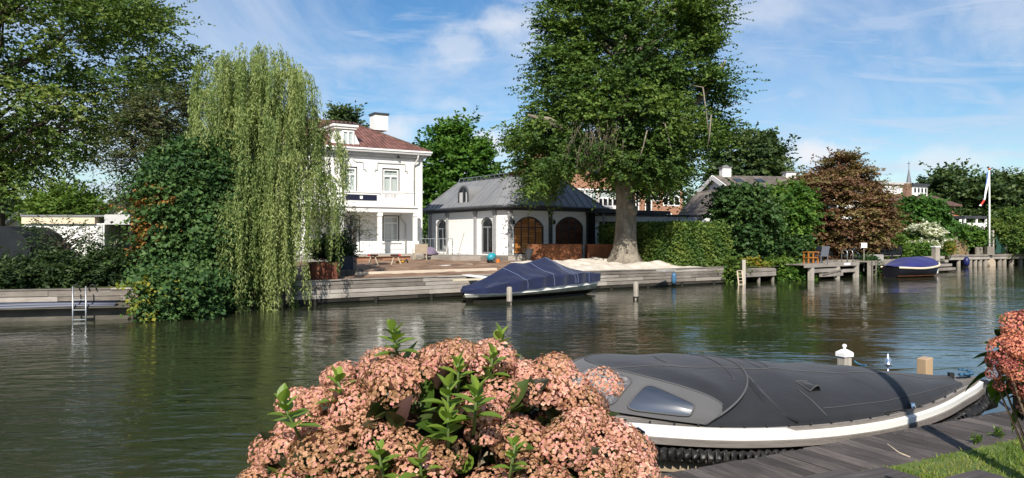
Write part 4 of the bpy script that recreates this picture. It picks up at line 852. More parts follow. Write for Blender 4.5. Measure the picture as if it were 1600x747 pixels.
def gable_house(label, pxa, pxb, ytop, ybot, Y, ang, roofm, apex):
    f = Fac(at(pxa, Y), Y, 1.0, ang); a, c = 0., f.p(pxb); ze = f.p((pxa+pxb)/2, ybot)[1]; zp = f.p(apex, ytop)[1]; xa = f.p(apex); o = thing('white_gable_house', label, 'house', tuple(f.o), ang)
    b = MB(); b.poly([(a, 0, -.3), (c, 0, -.3), (c, 0, ze), (xa, 0, zp-.1), (a, 0, ze)]); b.box(a, c, .02, 9, -.3, ze); b.build('wall', M['stucco'], o)
    b = MB(); s1 = (zp-ze)/(xa-a); s2 = (zp-ze)/(c-xa); b.extr([(a-.5, -.5, ze-.5*s1), (xa, -.5, zp), (xa, 9, zp), (a-.5, 9, ze-.5*s1)], (0, 0, .18)); b.extr([(xa, -.5, zp), (c+.5, -.5, ze-.5*s2), (c+.5, 9, ze-.5*s2), (xa, 9, zp)], (0, 0, .18)); b.build('roof', roofm, o); return o
gable_house('white gable with low grey roof peeping over the shed beside the creeper', 158, 240, 306, 331, 40, R(8), M['greymold'], 200)
gable_house('small white gable with pale roof edge left of the garden shed', 14, 64, 334, 352, 39, R(8), M['greymold'], 36)
o = thing('covered_garden_store', 'dark curved roof garden store at the photo\'s left edge before the shed', 'shed', (at(5, 28), 28, .9)); b = MB(); hw = 1.0; hh = zt(354, 28)-.9
b.extr([(-hw, 0, -.2), (hw, 0, -.2), (hw, 0, hh*.60), (hw*.7, 0, hh*.85), (hw*.2, 0, hh), (-hw, 0, hh*1.02)], (0, 2.4, 0)); b.build('cover', M['slate'], o)
# ------------------------------------------------------------------ the great beech
def beech():
    Y = 41.; x0 = at(977, Y); zb = 1.05; r = np.random.default_rng(11)
    root = thing('beech_tree', 'huge old beech with smooth grey flared trunk on pale sand', 'tree', (x0, Y, zb))
    prof = [(y, a, c) for y, a, c in ((-190, 960, 1010), (-150, 915, 1060), (-100, 885, 1090), (-40, 868, 1098), (0, 856, 1112), (30, 846, 1118), (60, 850, 1108), (95, 843, 1120), (125, 846, 1124), (155, 836, 1128), (185, 818, 1128), (215, 812, 1118), (240, 814, 1084), (265, 820, 1080), (290, 840, 1072))]
    P = [(z-zb, a-x0, c-x0) for z, a, c in pxprof(prof, Y)]
    C, O = envelope(r, P, 0, 760, .95, .36)
    ex = []
    for (px, py, n, s) in ((1055, 298, 8, 16), (1060, 315, 4, 8), (845, 285, 6, 22), (1048, 275, 8, 22), (1020, 278, 6, 22), (895, 272, 5, 18), (945, 262, 10, 34), (815, 225, 5, 14), (1000, 262, 9, 26), (862, 262, 8, 20), (1035, 235, 8, 26), (1125, 190, 6, 14), (960, 285, 5, 16), (1060, 250, 8, 16)):
        for _ in range(n):
            yy = r.uniform(-4.5, 3.5); ex.append((at(px+r.normal(0, s*.6), Y)-x0, yy, zt(py+r.normal(0, s*.35), Y)-zb))
    ex = np.array(ex); C = np.concatenate([C, ex]); O = np.concatenate([O, unit(ex-np.array([0, 0, 9.]))])
    # no foliage in front of the bare trunk
    Yw = Y+C[:, 1]; qx = CX+(x0+C[:, 0])/Yw*FP; qy = CY-(C[:, 2]+zb-H)/Yw*FP; u_ = r.random(len(C))
    keep = ~((qx > 1060) & (qy > 232)) & ~(qx > 1146) & ~((qx > 1085) & (qy > 312)) & ~((np.abs(C[:, 0]) < 1.15) & (C[:, 2] < zt(292, Y)-zb)) & ~((qx > 878) & (qx < 962) & (qy > 250) & (u_ < .85)) & ~((qx > 998) & (qx < 1062) & (qy > 275) & (u_ < .72)); C, O = C[keep], O[keep]
    leaf_object('crown', *sprays(r, C, O, 25, 13, .95, .17, .105, .16, .75, .10, .42, .5, .55), FO['beech'], root)
    b = MB(); ph = [.4, 1.7, 3.1, 4.2, 5.4]
    def mod(t, z):
        k = math.exp(-max(z, 0)/.55); return 1+.30*k*sum(max(0, math.cos(t-p))**6 for p in ph)+.05*math.sin(3*t+z*.9)+.03*math.sin(5*t-z*1.7)
    pr = [(1.16, -.45), (.97, -.12), (.85, .12), (.755, .4), (.68, .8), (.63, 1.3), (.60, 1.9), (.59, 2.4), (.565, 3.0), (.54, 3.6), (.58, 4.2), (.66, 4.8), (.70, 5.3), (.52, 5.9), (.30, 7.2)]
    b.lathe([(q_*.93, z_) for q_, z_ in pr], 30, (0, 0, 0), 0, None, mod)
    b.lathe([(.02, 2.9), (.20, 3.0), (.26, 3.2), (.2, 3.4), (.02, 3.5)], 10, (.35, -.42, -.4)); b.lathe([(.02, 1.9), (.16, 2.0), (.2, 2.2), (.02, 2.45)], 10, (.22, -.5, .9))
    forks = [((-.28, -.05, 5.0), (-1.3, -.4, 7.5), (-2.6, -.8, 10.4), (-3.2, -1, 13)), ((.25, .0, 5.0), (.9, -.3, 8.0), (1.5, -.6, 11.2), (1.6, -.4, 15)), ((.1, .2, 5.0), (.5, 1.5, 8.2), (.2, 2.5, 12), (-.2, 2.6, 15.5)), ((0, -.2, 5.), (-.2, -1.0, 8), (-.3, -1.3, 12), (0, -1, 16)), ((.35, -.1, 4.8), (2.2, -.9, 6.9), (4.0, -1.4, 9.0), (4.9, -1.8, 10.5)), ((-.3, -.2, 4.9), (-2.4, -1.2, 6.4), (-4.2, -1.8, 7.4), (-5.3, -2.2, 7.6))]
    for f in forks: b.tube(f, [.42, .30, .18, .06], 8)
    branches(b, r, C, [(0, 0, 5.), (0, 0, 9), (0, 0, 15)], 80, .13, .014, .06)
    for (px, py, l, lean) in ((1062, 165, 2.6, .35), (1073, 205, 1.6, -.2), (985, 225, 1.6, -.5), (1010, 215, 1.5, .4)):     # pale bare limbs in front
        xx = at(px, Y)-x0; z = zt(py, Y)-zb; b.tube([(xx-lean, -4.4, z+.2), (xx, -5.0, z), (xx+lean*.4, -5.1, z-l*.5), (xx+lean*.9, -5.0, z-l)], [.03, .038, .03, .01], 6)
    b.build('trunk', M['bark'], root, smooth=True)
    # dead hanging twigs under the left of the crown
    tw = [MB(), MB()]
    for i in range(90):
        b = tw[i % 3 == 0]; px = r.normal(926 if i % 3 else 900, 11); py = r.uniform(205, 245); xx = at(px, Y)-x0; z = zt(py, Y)-zb; yy = r.uniform(-5.2, -3.4); l = r.uniform(.7, 1.9); dx = r.normal(-.15, .35)
        b.tube([(xx, yy, z), (xx+dx*.3, yy-.1, z-l*.35), (xx+dx*.4+r.normal(0, .1), yy, z-l*.7), (xx+dx*.3+r.normal(0, .15), yy, z-l)], [.02, .015, .012, .005], 4, 0, None, False)
    for b in tw: b.build('dead_twigs', M['deadtwig'], root)['kind'] = 'stuff'
beech()

# ------------------------------------------------------------------ weeping willow over the quay
def willow():
    Y = 27.2; r = np.random.default_rng(21); x0 = at(410, Y); zb = .8; root = thing('weeping_willow', 'tall weeping willow trailing its strands down to the water', 'tree', (x0, Y, zb))
    # fountains of strands: centre px, top py, half width px, depth m, lowest py, offset y, strands
    F_ = [(405, 70, 58, 1.7, 285, .2, 230), (364, 92, 44, 1.5, 270, -.3, 170), (448, 98, 42, 1.5, 240, .0, 110), (348, 140, 24, 1.3, 290, -.9, 80), (470, 150, 40, 1.3, 300, .1, 90), (420, 165, 60, 1.9, 380, -.9, 150),
          (448, 235, 64, 1.6, 435, -1.1, 190), (495, 205, 34, 1.1, 300, .6, 55), (490, 262, 38, 1.2, 425, -.4, 140), (414, 290, 52, 1.4, 494, -1.6, 230), (452, 320, 36, 1.0, 492, -1.5, 150), (378, 370, 26, .8, 492, -1.8, 110), (385, 250, 34, 1.2, 350, -.9, 36), (342, 195, 18, .9, 300, -1.3, 36), (505, 190, 20, .7, 330, .5, 30)]
    S = []
    for (px, py, hw, dp, yb, oy, n) in F_:
        W_ = hw*Y/FP; cx = at(px, Y)-x0; zt_ = zt(py, Y)-zb; zlo = zt(yb, Y)-zb
        for _ in range(int(n*.205)):                       # strands hang in ropes of several
            q = math.sqrt(r.random()); th = r.uniform(0, 2*math.pi); dx, dy = q*math.cos(th), q*math.sin(th); dome = W_*.75*(1-math.sqrt(max(0, 1-q*q*.96)))
            x, y, z = cx+W_*dx, oy+dp*dy, zt_-dome-abs(r.normal(0, .25)); l = max(.5, (z-zlo)*(1.04-.62*r.random()**1.6)); tone = r.random()
            for _k in range(r.integers(3, 8)): dq = r.normal(0, .085, 2); S.append((x+dq[0], y+dq[1], z+r.normal(0, .1), l*r.uniform(.72, 1.0), math.cos(th)*q, math.sin(th)*q, np.clip(tone+r.normal(0, .1), 0, 1)))
    for px, py0, py1 in ((318, 420, 496), (336, 425, 480), (330, 300, 392), (352, 330, 400), (299, 215, 290)): S.append((at(px, Y)-x0, -2.2, zt(py0, Y)-zb, zt(py0, Y)-zt(py1, Y), 0, 0, r.random()))
    S = np.array(S); n = len(S); per = np.maximum(8, (S[:, 3]*25).astype(int)); si = np.repeat(np.arange(n), per); k = np.concatenate([np.arange(q) for q in per]); f = (k+r.random(len(k)))/per[si]
    ph = r.uniform(0, 6.28, n); sw = r.uniform(.03, .12, n)
    def pos(si, f):
        L = S[si, 3]; arch_ = .35*np.minimum(f*L, .5); x = S[si, 0]+S[si, 4]*(arch_+.10*f*L*.4)+sw[si]*np.sin(f*L*1.3+ph[si]); y = S[si, 1]+S[si, 5]*(arch_)+sw[si]*np.cos(f*L*1.1+ph[si]); z = S[si, 2]-f*L+.10*np.sin(np.minimum(f*L/.5, 1)*math.pi)
        return np.stack([x, y, z], 1)
    P = pos(si, f)+r.normal(0, .025, (len(k), 3)); P[:, 2] = np.maximum(P[:, 2], -.72)
    A = r.normal(0, .42, (len(k), 3))+np.array([0, 0, -.85]); Nn = np.array([0, -.5, .4])+r.normal(0, .7, (len(k), 3)); s = r.uniform(.7, 1.3, len(k))
    leaf_object('crown', P, A, Nn, .125*s, .034*s, r.random(len(k)), S[si, 6], FO['willow'], root, .1)
    b = MB()
    for i in range(0, n, 2):
        ff = np.linspace(0, 1, 6); q = pos(np.full(6, i), ff); q[:, 2] = np.maximum(q[:, 2], -.72); b.tube([tuple(p) for p in q], .006, 3, 0, None, False)
    b.build('hanging_strands', M['stem'], root)
    b = MB(); b.tube([(.1, .8, -.3), (.0, .7, 2), (-.15, .5, 4), (-.1, .4, 6), (-.05, .3, 8)], [.42, .36, .28, .18, .06], 10)
    for (px, py, hw, dp, yb, oy, nn) in F_:
        cx = at(px, Y)-x0; z = zt(py, Y)-zb-.3; z0 = max(1.2, z-2.2); b.tube([(-.1, .6, z0), (cx*.45, .4+oy*.4, z0+(z-z0)*.75), (cx*.85, oy*.9, z+.05), (cx+.3*np.sign(cx+.01), oy-.3, z-.5)], [.16, .10, .06, .02], 6)
    b.build('trunk', M['barkdark'], root, smooth=True)
willow()

# ------------------------------------------------------------------ creeper mound over the water between the quays
def creeper():
    Y = 25.4; r = np.random.default_rng(31); x0 = at(290, Y); root = thing('creeper_mound', 'great mound of dark green creeper hanging to the water with orange patches', 'creeper', (x0, Y, .3))
    prof = [(200, 255, 318), (215, 235, 336), (232, 215, 346), (255, 198, 350), (300, 200, 352), (340, 208, 355), (380, 212, 356), (420, 215, 352), (455, 210, 348), (480, 208, 342), (500, 212, 338), (508, 216, 334)]
    P = [(z-.3, a-x0, c-x0) for z, a, c in pxprof(prof, Y-1.0)]; C, O = envelope(r, P, 0, 470, .75, .74, ins=.22)
    for i in range(len(C)):                                        # stepped ledges of hanging shoots
        C[i, 2] += .12*math.sin(C[i, 0]*5+C[i, 2]*4)
    C[:, 1] = np.clip(C[:, 1], -2.5, 2.4)
    C[:, 1] += np.maximum(0, C[:, 2]-2.2)*.30; C[:, 1] -= .4*(C[:, 2] < 1.3)
    e_ = np.array([(at(q, Y-2.5)-x0, -2.6+r.normal(0, .2), r.uniform(-.1, 1.0)) for q in r.uniform(243, 310, 90)]); C = np.concatenate([C, e_]); O = np.concatenate([O, np.tile([-.1, -1., .1], (90, 1))])
    au = np.zeros(len(C), bool); yl = np.zeros(len(C), bool)
    for i, c in enumerate(C):
        Yw = Y+c[1]; px = CX+(x0+c[0])/Yw*FP; py = CY-(c[2]+.3-H)/Yw*FP
        if c[1] < .8:
            if ((px-212)/26)**2+((py-262)/46)**2 < 1 or ((px-258)/18)**2+((py-318)/16)**2 < 1 or ((px-243)/14)**2+((py-352)/14)**2 < 1 or ((px-232)/16)**2+((py-398)/22)**2 < 1: au[i] = r.random() < .85
            elif px < 252 and py > 440: yl[i] = True
    for sel, nm, fm, nt in ((~au & ~yl, 'foliage', 'creeper', 26), (au, 'autumn_foliage', 'autumn', 22), (yl, 'yellowing_foliage', 'yellowgreen', 22)):
        if sel.sum(): leaf_object(nm, *sprays(r, C[sel], O[sel], nt, 8, .5, .125, .105, -.05, .7, .35, .30, .55, .25), FO[fm], root, .12, .5)
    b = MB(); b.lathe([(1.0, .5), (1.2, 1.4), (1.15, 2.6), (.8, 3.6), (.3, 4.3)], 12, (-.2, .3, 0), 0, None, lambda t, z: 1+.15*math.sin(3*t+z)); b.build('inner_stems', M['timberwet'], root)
creeper()

# ------------------------------------------------------------------ trees and shrubs
GNDL = .85
T = lambda px, Y: at(px, Y)
def big_walnut():
    Y = 36.; r = np.random.default_rng(41)
    prof = pxprof([(-120, -60, 110), (-90, -170, 170), (-45, -190, 235), (0, -190, 262), (30, -190, 285), (70, -190, 290), (110, -190, 290), (145, -190, 270), (180, -190, 240), (215, -190, 205), (235, -190, 130), (258, -190, 95), (276, -190, 55), (292, -190, 20)], Y)
    ex = [(at(px, Y)+r.normal(0, .3), Y+r.uniform(-3, 1.5), zt(py, Y)+r.normal(0, .25)) for px, py, n in ((282, 95, 3), (250, 155, 5), (258, 60, 4), (285, 130, 3), (240, 30, 4), (225, 195, 4), (130, 232, 5), (60, 268, 4), (20, 280, 3)) for _ in range(n)]
    return tree('walnut_tree', 'large airy walnut tree filling the left edge above the shed', 'tree', (at(-10, Y), Y, .85), prof, FO['locust'], M['barkdark'], 41, 400, 17, 12, 1.25, .21, .105, .8, .25, .1, .22, .8, .5, .42, zt(40, Y), 46, .10, flat=.5, upn=.45, extra=ex)
big_walnut()
tree('conifer_tree', 'greyish green tree standing between the walnut and the willow', 'tree', (T(235, 33), 33, .9), pxprof([(128, 215, 300), (150, 180, 310), (175, 172, 315), (205, 168, 310), (235, 168, 290), (265, 172, 280), (295, 175, 270), (330, 190, 260)], 33), FO['greygreen'], M['barkdark'], 43, 130, 14, 10, .8, .17, .06, .8, .35, .1, .3, trunk_r=.16, limbs=30)
tree('small_leafy_tree', 'bright leafy small tree behind the white garden shed', 'tree', (T(100, 34.8), 34.8, .9), pxprof([(292, 80, 135), (305, 60, 150), (320, 48, 158), (335, 45, 162), (352, 48, 160)], 34.8), FO['lime'], M['barkdark'], 45, 70, 14, 9, .7, .19, .09, .8, .3, trunk_r=.12, limbs=16)
for k, (px0, px1, py0, Yb, fm, lb, n) in enumerate(((-70, 62, 392, 23.2, 'dark', 'dark evergreen shrub on the quay at the left edge of the photo', 80), (48, 130, 384, 23.9, 'dark', 'dark green shrub behind the quay ladder before the white shed', 80), (112, 206, 378, 24.6, 'dark', 'leggy dark shrub on the quay beside the creeper mound', 80))):
    tree('garden_shrub', lb, 'shrub', (T((px0+px1)/2, Yb), Yb, .85), pxprof([(py0+10, px0+22, px1-22), (py0+24, px0+6, px1-6), (py0+38, px0, px1), (py0+54, px0, px1), (py0+64, px0+6, px1-6)], Yb), FO[fm if k else 'dark'], M['barkdark'], 50+k, n, 16, 9, .42, .12, .06, .7, .45, .05, .15, jit=.2, trunk_r=.05, limbs=14, limb_r=.02, group='shrubs along the concrete quay')
tree('thin_buddleia', 'thin arching buddleia twigs in front of the white shed wall', 'shrub', (T(95, 26.5), 26.5, .85), pxprof([(352, 40, 150), (365, 36, 165), (380, 34, 170), (395, 34, 170)], 26.5), FO['dark'], M['barkdark'], 57, 34, 5, 9, .8, .13, .045, .6, .2, .35, .3, .6, .2, trunk_r=.03, limbs=30, limb_r=.014)
tree('thin_buddleia', 'sparse twiggy shrub before the dark open bay of the shed', 'shrub', (T(178, 26.), 26., .85), pxprof([(362, 160, 196), (385, 158, 202), (410, 160, 204), (430, 165, 204)], 26.), FO['dark'], M['barkpale'], 58, 16, 6, 8, .7, .12, .05, .6, .2, .3, .2, trunk_r=.03, limbs=16, limb_r=.016)
tree('background_tree', 'dark tree top showing behind the white villa\'s roof', 'tree', (T(540, 78), 78, 1.3), pxprof([(168, 528, 552), (176, 515, 572), (190, 500, 582), (215, 490, 585), (260, 490, 585)], 78), FO['far'], M['barkdark'], 61, 70, 12, 9, 1.3, .40, .22, .8, .35, trunk_r=.3, limbs=14)
tree('maple_tree', 'bright green maple tree between villa and coach house roofs', 'tree', (T(722, 66), 66, 1.3), pxprof([(192, 692, 726), (208, 676, 742), (228, 664, 772), (250, 660, 776), (280, 660, 778), (310, 660, 778), (345, 664, 776)], 66), FO['bright'], M['barkdark'], 63, 190, 16, 10, 1.1, .34, .26, .8, .45, .2, trunk_r=.35, limbs=30, jit=.5)
tree('oak_tree', 'dark oak rising behind the white gabled house', 'tree', (T(1165, 90), 90, 1.3), pxprof([(203, 1135, 1190), (216, 1112, 1212), (240, 1105, 1225), (262, 1105, 1238), (285, 1108, 1238), (320, 1112, 1230)], 90), FO['far'], M['barkdark'], 65, 150, 14, 10, 1.7, .50, .30, .8, .4, trunk_r=.4, limbs=30, jit=.6)
tree('hazel_bush', 'tall dark green round bush right of the clipped hedge', 'shrub', (T(1165, 45), 45, .95), pxprof([(288, 1140, 1185), (302, 1124, 1205), (325, 1116, 1214), (350, 1116, 1214), (375, 1126, 1208), (395, 1138, 1195), (412, 1145, 1185)], 45), FO['hazel'], M['barkdark'], 67, 150, 20, 9, .75, .21, .17, .9, .62, -.05, .25, jit=.3, trunk_r=.14, limbs=24, upn=.4)
tree('hazel_tree', 'brighter green round tree between dark bush and copper maple', 'tree', (T(1220, 47.5), 47.5, .95), pxprof([(283, 1208, 1240), (296, 1192, 1258), (315, 1184, 1266), (340, 1184, 1268), (362, 1190, 1264), (372, 1200, 1258)], 47.5), FO['hazellight'], M['barkdark'], 69, 130, 20, 9, .75, .21, .17, .9, .6, -.02, .2, jit=.3, trunk_r=.16, limbs=24, upn=.45)
tree('viburnum_shrub', 'pale green layered shrub left of the white chair on the platform', 'shrub', (T(1238, 46.2), 46.2, .9), pxprof([(368, 1225, 1255), (380, 1216, 1266), (395, 1212, 1264), (408, 1212, 1258), (418, 1218, 1255)], 46.2), FO['hazel'], M['barkdark'], 71, 60, 14, 8, .5, .18, .12, .9, .5, trunk_r=.07, limbs=12)
def copper():
    Y = 52; r = np.random.default_rng(73); lay = []
    prof = [(246, 1300, 1335), (258, 1268, 1362), (275, 1248, 1368), (295, 1240, 1385), (315, 1236, 1396), (335, 1240, 1400), (355, 1245, 1398), (372, 1252, 1394), (384, 1270, 1385)]
    root = thing('copper_maple', 'layered copper leaved maple overhanging the right bank platform', 'tree', (T(1312, Y), Y, 1.0)); P = [(z-1.0, a-T(1322, Y), c-T(1322, Y)) for z, a, c in pxprof(prof, Y)]
    C, O = envelope(r, P, 0, 330, .9, .6, ins=.62); C[:, 2] = np.round(C[:, 2]/.62+.9*np.sin(C[:, 0]*.9+C[:, 1]*1.3)+.5*np.sin(C[:, 0]*2.3-C[:, 1]*.7+1))*.62-.05*(C[:, 0]**2+C[:, 1]**2)**.5*r.random(len(C))+r.normal(0, .16, len(C))
    leaf_object('crown', *sprays(r, C, O, 26, 10, .85, .19, .115, -.02, .85, .10, .42, .16, 1.0), FO['purple'], root)
    b = MB(); b.tube([(-.1, .2, -.2), (-.05, .1, .7), (.3, 0, 1.5), (.9, -.1, 2.4), (1.3, -.2, 3.6)], [.3, .24, .2, .14, .04], 8); b.tube([(-.1, .2, .2), (-.5, 0, 1.1), (-.9, -.2, 2.2), (-1.0, -.2, 4.0)], [.22, .18, .14, .04], 8); b.tube([(0, .1, .6), (0, .3, 2), (.1, .2, 4)], [.2, .15, .05], 8); branches(b, r, C, [(0, 0, 1.6), (0, 0, 3), (0, 0, 4.4)], 40, .07, .012); b.build('trunk', M['barkpale'], root, smooth=True)
copper()
tree('ivy_mound', 'smooth dome of bright green ivy before the dormered brick house', 'ivy', (T(1437, 64), 64, 1.0), pxprof([(307, 1418, 1455), (314, 1408, 1466), (328, 1402, 1473), (345, 1398, 1476), (362, 1390, 1477), (378, 1392, 1475), (395, 1400, 1470)], 64), FO['ivy'], M['barkdark'], 75, 150, 20, 9, .7, .26, .22, .8, .78, -.1, .3, jit=.25, trunk_r=.2, limbs=10, upn=.3)
tree('flowering_shrub', 'white flowering shrub behind the navy covered launch', 'shrub', (T(1436, 58.5), 58.5, 1.0), pxprof([(350, 1428, 1448), (360, 1414, 1460), (375, 1408, 1464), (390, 1408, 1464), (402, 1412, 1460)], 58.5), FO['hazellight'], M['barkdark'], 77, 60, 14, 8, .6, .22, .12, .8, .55, trunk_r=.06, limbs=10)
def blossoms():
    root = [o for o in COL.objects if o.name == 'flowering_shrub'][0]; r = np.random.default_rng(79); Y = 58.5; n = 46
    C = np.stack([[at(r.normal(1438, 13), Y)-root.location.x for _ in range(n)], r.uniform(-1.6, -.7, n), [zt(r.uniform(352, 390), Y)-1.0 for _ in range(n)]], 1); O = np.tile([0, -1., .5], (n, 1))
    leaf_object('blossom', *sprays(r, C, O, 8, 7, .5, .17, .15, .1, .8, .1, .22, .3, .8), FO['white'], root)
blossoms()
for k, (px0, px1, y0, y1, Yb, fm, lb) in enumerate(((1388, 1412, 368, 404, 55, 'lime', 'yellow green potted bush left of the launch\'s cover'), (1424, 1452, 385, 408, 55.5, 'hazellight', 'fresh green bush right beside the white flowering shrub'), (1462, 1480, 375, 404, 60, 'yellowgreen', 'yellow leaved shrub beside the tall white mooring post'), (1370, 1392, 392, 420, 52.5, 'lime', 'straggly potted plant by the jetty ladder under the white sign'))):
    tree('bank_bush', lb, 'shrub', (T((px0+px1)/2, Yb), Yb, .8), pxprof([(y0, px0+5, px1-5), (y0*.6+y1*.4, px0, px1), (y1-3, px0+3, px1-3)], Yb), FO[fm], M['barkdark'], 81+k, 28 if k < 3 else 12, 12, 8, .4, .20, .11, .8, .4, trunk_r=.05, limbs=8, limb_r=.02)
tree('climbing_plant', 'green climber spilling over the top of the brown reed screen', 'climber', (T(1495, 64.8), 64.8, 1.0), pxprof([(350, 1475, 1500), (358, 1468, 1520), (368, 1466, 1532), (374, 1512, 1540)], 64.8), FO['hazellight'], M['barkdark'], 87, 70, 14, 8, .55, .23, .16, .5, .4, -.1, .35, trunk_r=.05, limbs=8)
tree('garden_hedge', 'mixed grey green shrubbery left of the flagpole', 'shrub', (T(1540, 67), 67, 1.0), pxprof([(358, 1515, 1568), (370, 1508, 1572), (385, 1508, 1570), (398, 1512, 1566)], 67), FO['greygreen'], M['barkdark'], 89, 80, 14, 8, .6, .24, .14, .6, .5, trunk_r=.06, limbs=10)
tree('tall_hedge', 'big trimmed green hedge at the right edge of the photo', 'hedge', (T(1610, 66), 66, 1.0), pxprof([(322, 1572, 1650), (334, 1558, 1670), (350, 1552, 1680), (370, 1552, 1680), (396, 1554, 1680)], 66), FO['hedge'], M['barkdark'], 91, 170, 18, 9, .6, .24, .12, .8, .75, -.1, .5, jit=.25, trunk_r=.1, limbs=10, upn=.2)
for k, (cx, hw, y0, Yb, lb) in enumerate(((1478, 46, 264, 118, 'broad dark tree behind the dormered house, right of the spire'), (1530, 34, 276, 112, 'dark tree behind the flagpole pennant'), (1582, 44, 266, 122, 'tall tree at the right edge behind the trimmed hedge'), (1640, 50, 270, 128, 'far tree cut by the right edge of the photo'), (1448, 26, 300, 135, 'low tree between spire and dark trees'))):
    tree('far_tree', lb, 'tree', (T(cx, Yb), Yb, 1.4), pxprof([(y0, cx-hw*.4, cx+hw*.35), (y0+14, cx-hw*.8, cx+hw*.8), (y0+38, cx-hw, cx+hw), (y0+70, cx-hw, cx+hw), (y0+95, cx-hw*.8, cx+hw*.8), (y0+120, cx-hw*.6, cx+hw*.6)], Yb), FO['far'], M['barkdark'], 93+k, 130, 14, 10, 1.9, .62, .40, .8, .45, .1, trunk_r=.5, limbs=20, jit=.7, group='trees beyond the right bank')
for k, (cx, hw, y0, Yb, lb) in enumerate(((1270, 60, 318, 105, 'distant tree hidden behind the copper maple'), (610, 60, 318, 110, 'distant greenery between villa and coach house'), (1060, 70, 300, 120, 'distant tree behind the brick row house'), (60, 120, 320, 75, 'distant trees behind the garden shed gables'), (-60, 100, 300, 60, 'distant tree behind the walnut at the left edge'))):
    tree('far_tree', lb, 'tree', (T(cx, Yb), Yb, 1.4), pxprof([(y0, cx-hw*.5, cx+hw*.5), (y0+18, cx-hw, cx+hw), (y0+55, cx-hw, cx+hw)], Yb), FO['far'], M['barkdark'], 103+k, 90, 12, 9, 1.9, .55, .36, .6, .4, .1, trunk_r=.4, limbs=10, jit=.7)
# clipped hornbeam hedge by the quay
def hedge():
    f = onbank(1066, 1.0); o = thing('clipped_hedge', 'clipped leafy hedge block right of the beech trunk on the quay', 'hedge', (f.x, f.y, .9), DA); e_ = (onbank(1139, 1.0)-f).dot(D); r = np.random.default_rng(111); h = zt(353, f.y)-.9
    leaf_object('foliage', *leafy_box(r, 0, e_, 0, 6.5, 0, h, 620, .15, .10, .13, 'ftlr'), FO['hedge'], o, .12, .5); b = MB(); b.box(.28, e_-.28, .3, 6.3, -.3, h-.3); b.build('light_block_core', M['timberwet'], o)  # solid dark core added to stop light passing through the hedge
hedge()
for k, (px0, px1, y0, y1, t, fm, lb) in enumerate(((1128, 1154, 398, 438, .1, 'hedge', 'leafy creeper spilling over the end of the timber quay'), (1160, 1196, 404, 424, .9, 'yellowgreen', 'yellowish low plants on the bank behind the small jetty'), (1196, 1240, 402, 424, .7, 'lime', 'low green plants on the bank under the dark bush'), (1212, 1246, 412, 435, .15, 'hazellight', 'mossy green plants hanging over the bank to the water'), (1240, 1270, 414, 436, .15, 'bright', 'round leaved waterside plant left of the high platform'), (1348, 1372, 400, 430, .3, 'hazel', 'waterside plant between platform and ladder jetty'))):
    p = onbank((px0+px1)/2, t); tree('bank_plant', lb, 'plant', (p.x, p.y, .3), pxprof([(y0, px0+5, px1-5), (y0*.6+y1*.4, px0, px1), (y1, px0+2, px1-2)], p.y), FO[fm], M['barkdark'], 121+k, 34, 14, 8, .36, .15, .11, .9, .45, -.05, .3, jit=.18, trunk_r=.03, limbs=8, limb_r=.015)
# ------------------------------------------------------------------ near sloop with charcoal cover
def interp(x, xs, ys): return float(np.interp(x, xs, ys))
def smooth_interp(x, xs, ys):
    xs = np.asarray(xs, float); ys = np.asarray(ys, float); m = np.gradient(ys, xs); i = int(np.clip(np.searchsorted(xs, x)-1, 0, len(xs)-2)); h = xs[i+1]-xs[i]; t = min(1, max(0, (x-xs[i])/h))
    return float((2*t**3-3*t**2+1)*ys[i]+(t**3-2*t**2+t)*h*m[i]+(-2*t**3+3*t**2)*ys[i+1]+(t**3-t**2)*h*m[i+1])
BOAT_O = (-1.03, 7.60); BOAT_A = R(7); BL = 6.2
def hb(x): return smooth_interp(x/BL, [0, .05, .12, .22, .35, .5, .62, .75, .86, .93, .975, 1], [.04, .38, .72, 1.02, 1.18, 1.21, 1.15, .97, .66, .38, .20, .07])
def gw(x): return smooth_interp(x/BL, [0, .15, .32, .48, .62, .75, .9, 1], [.95, .835, .745, .678, .672, .705, .78, .85])
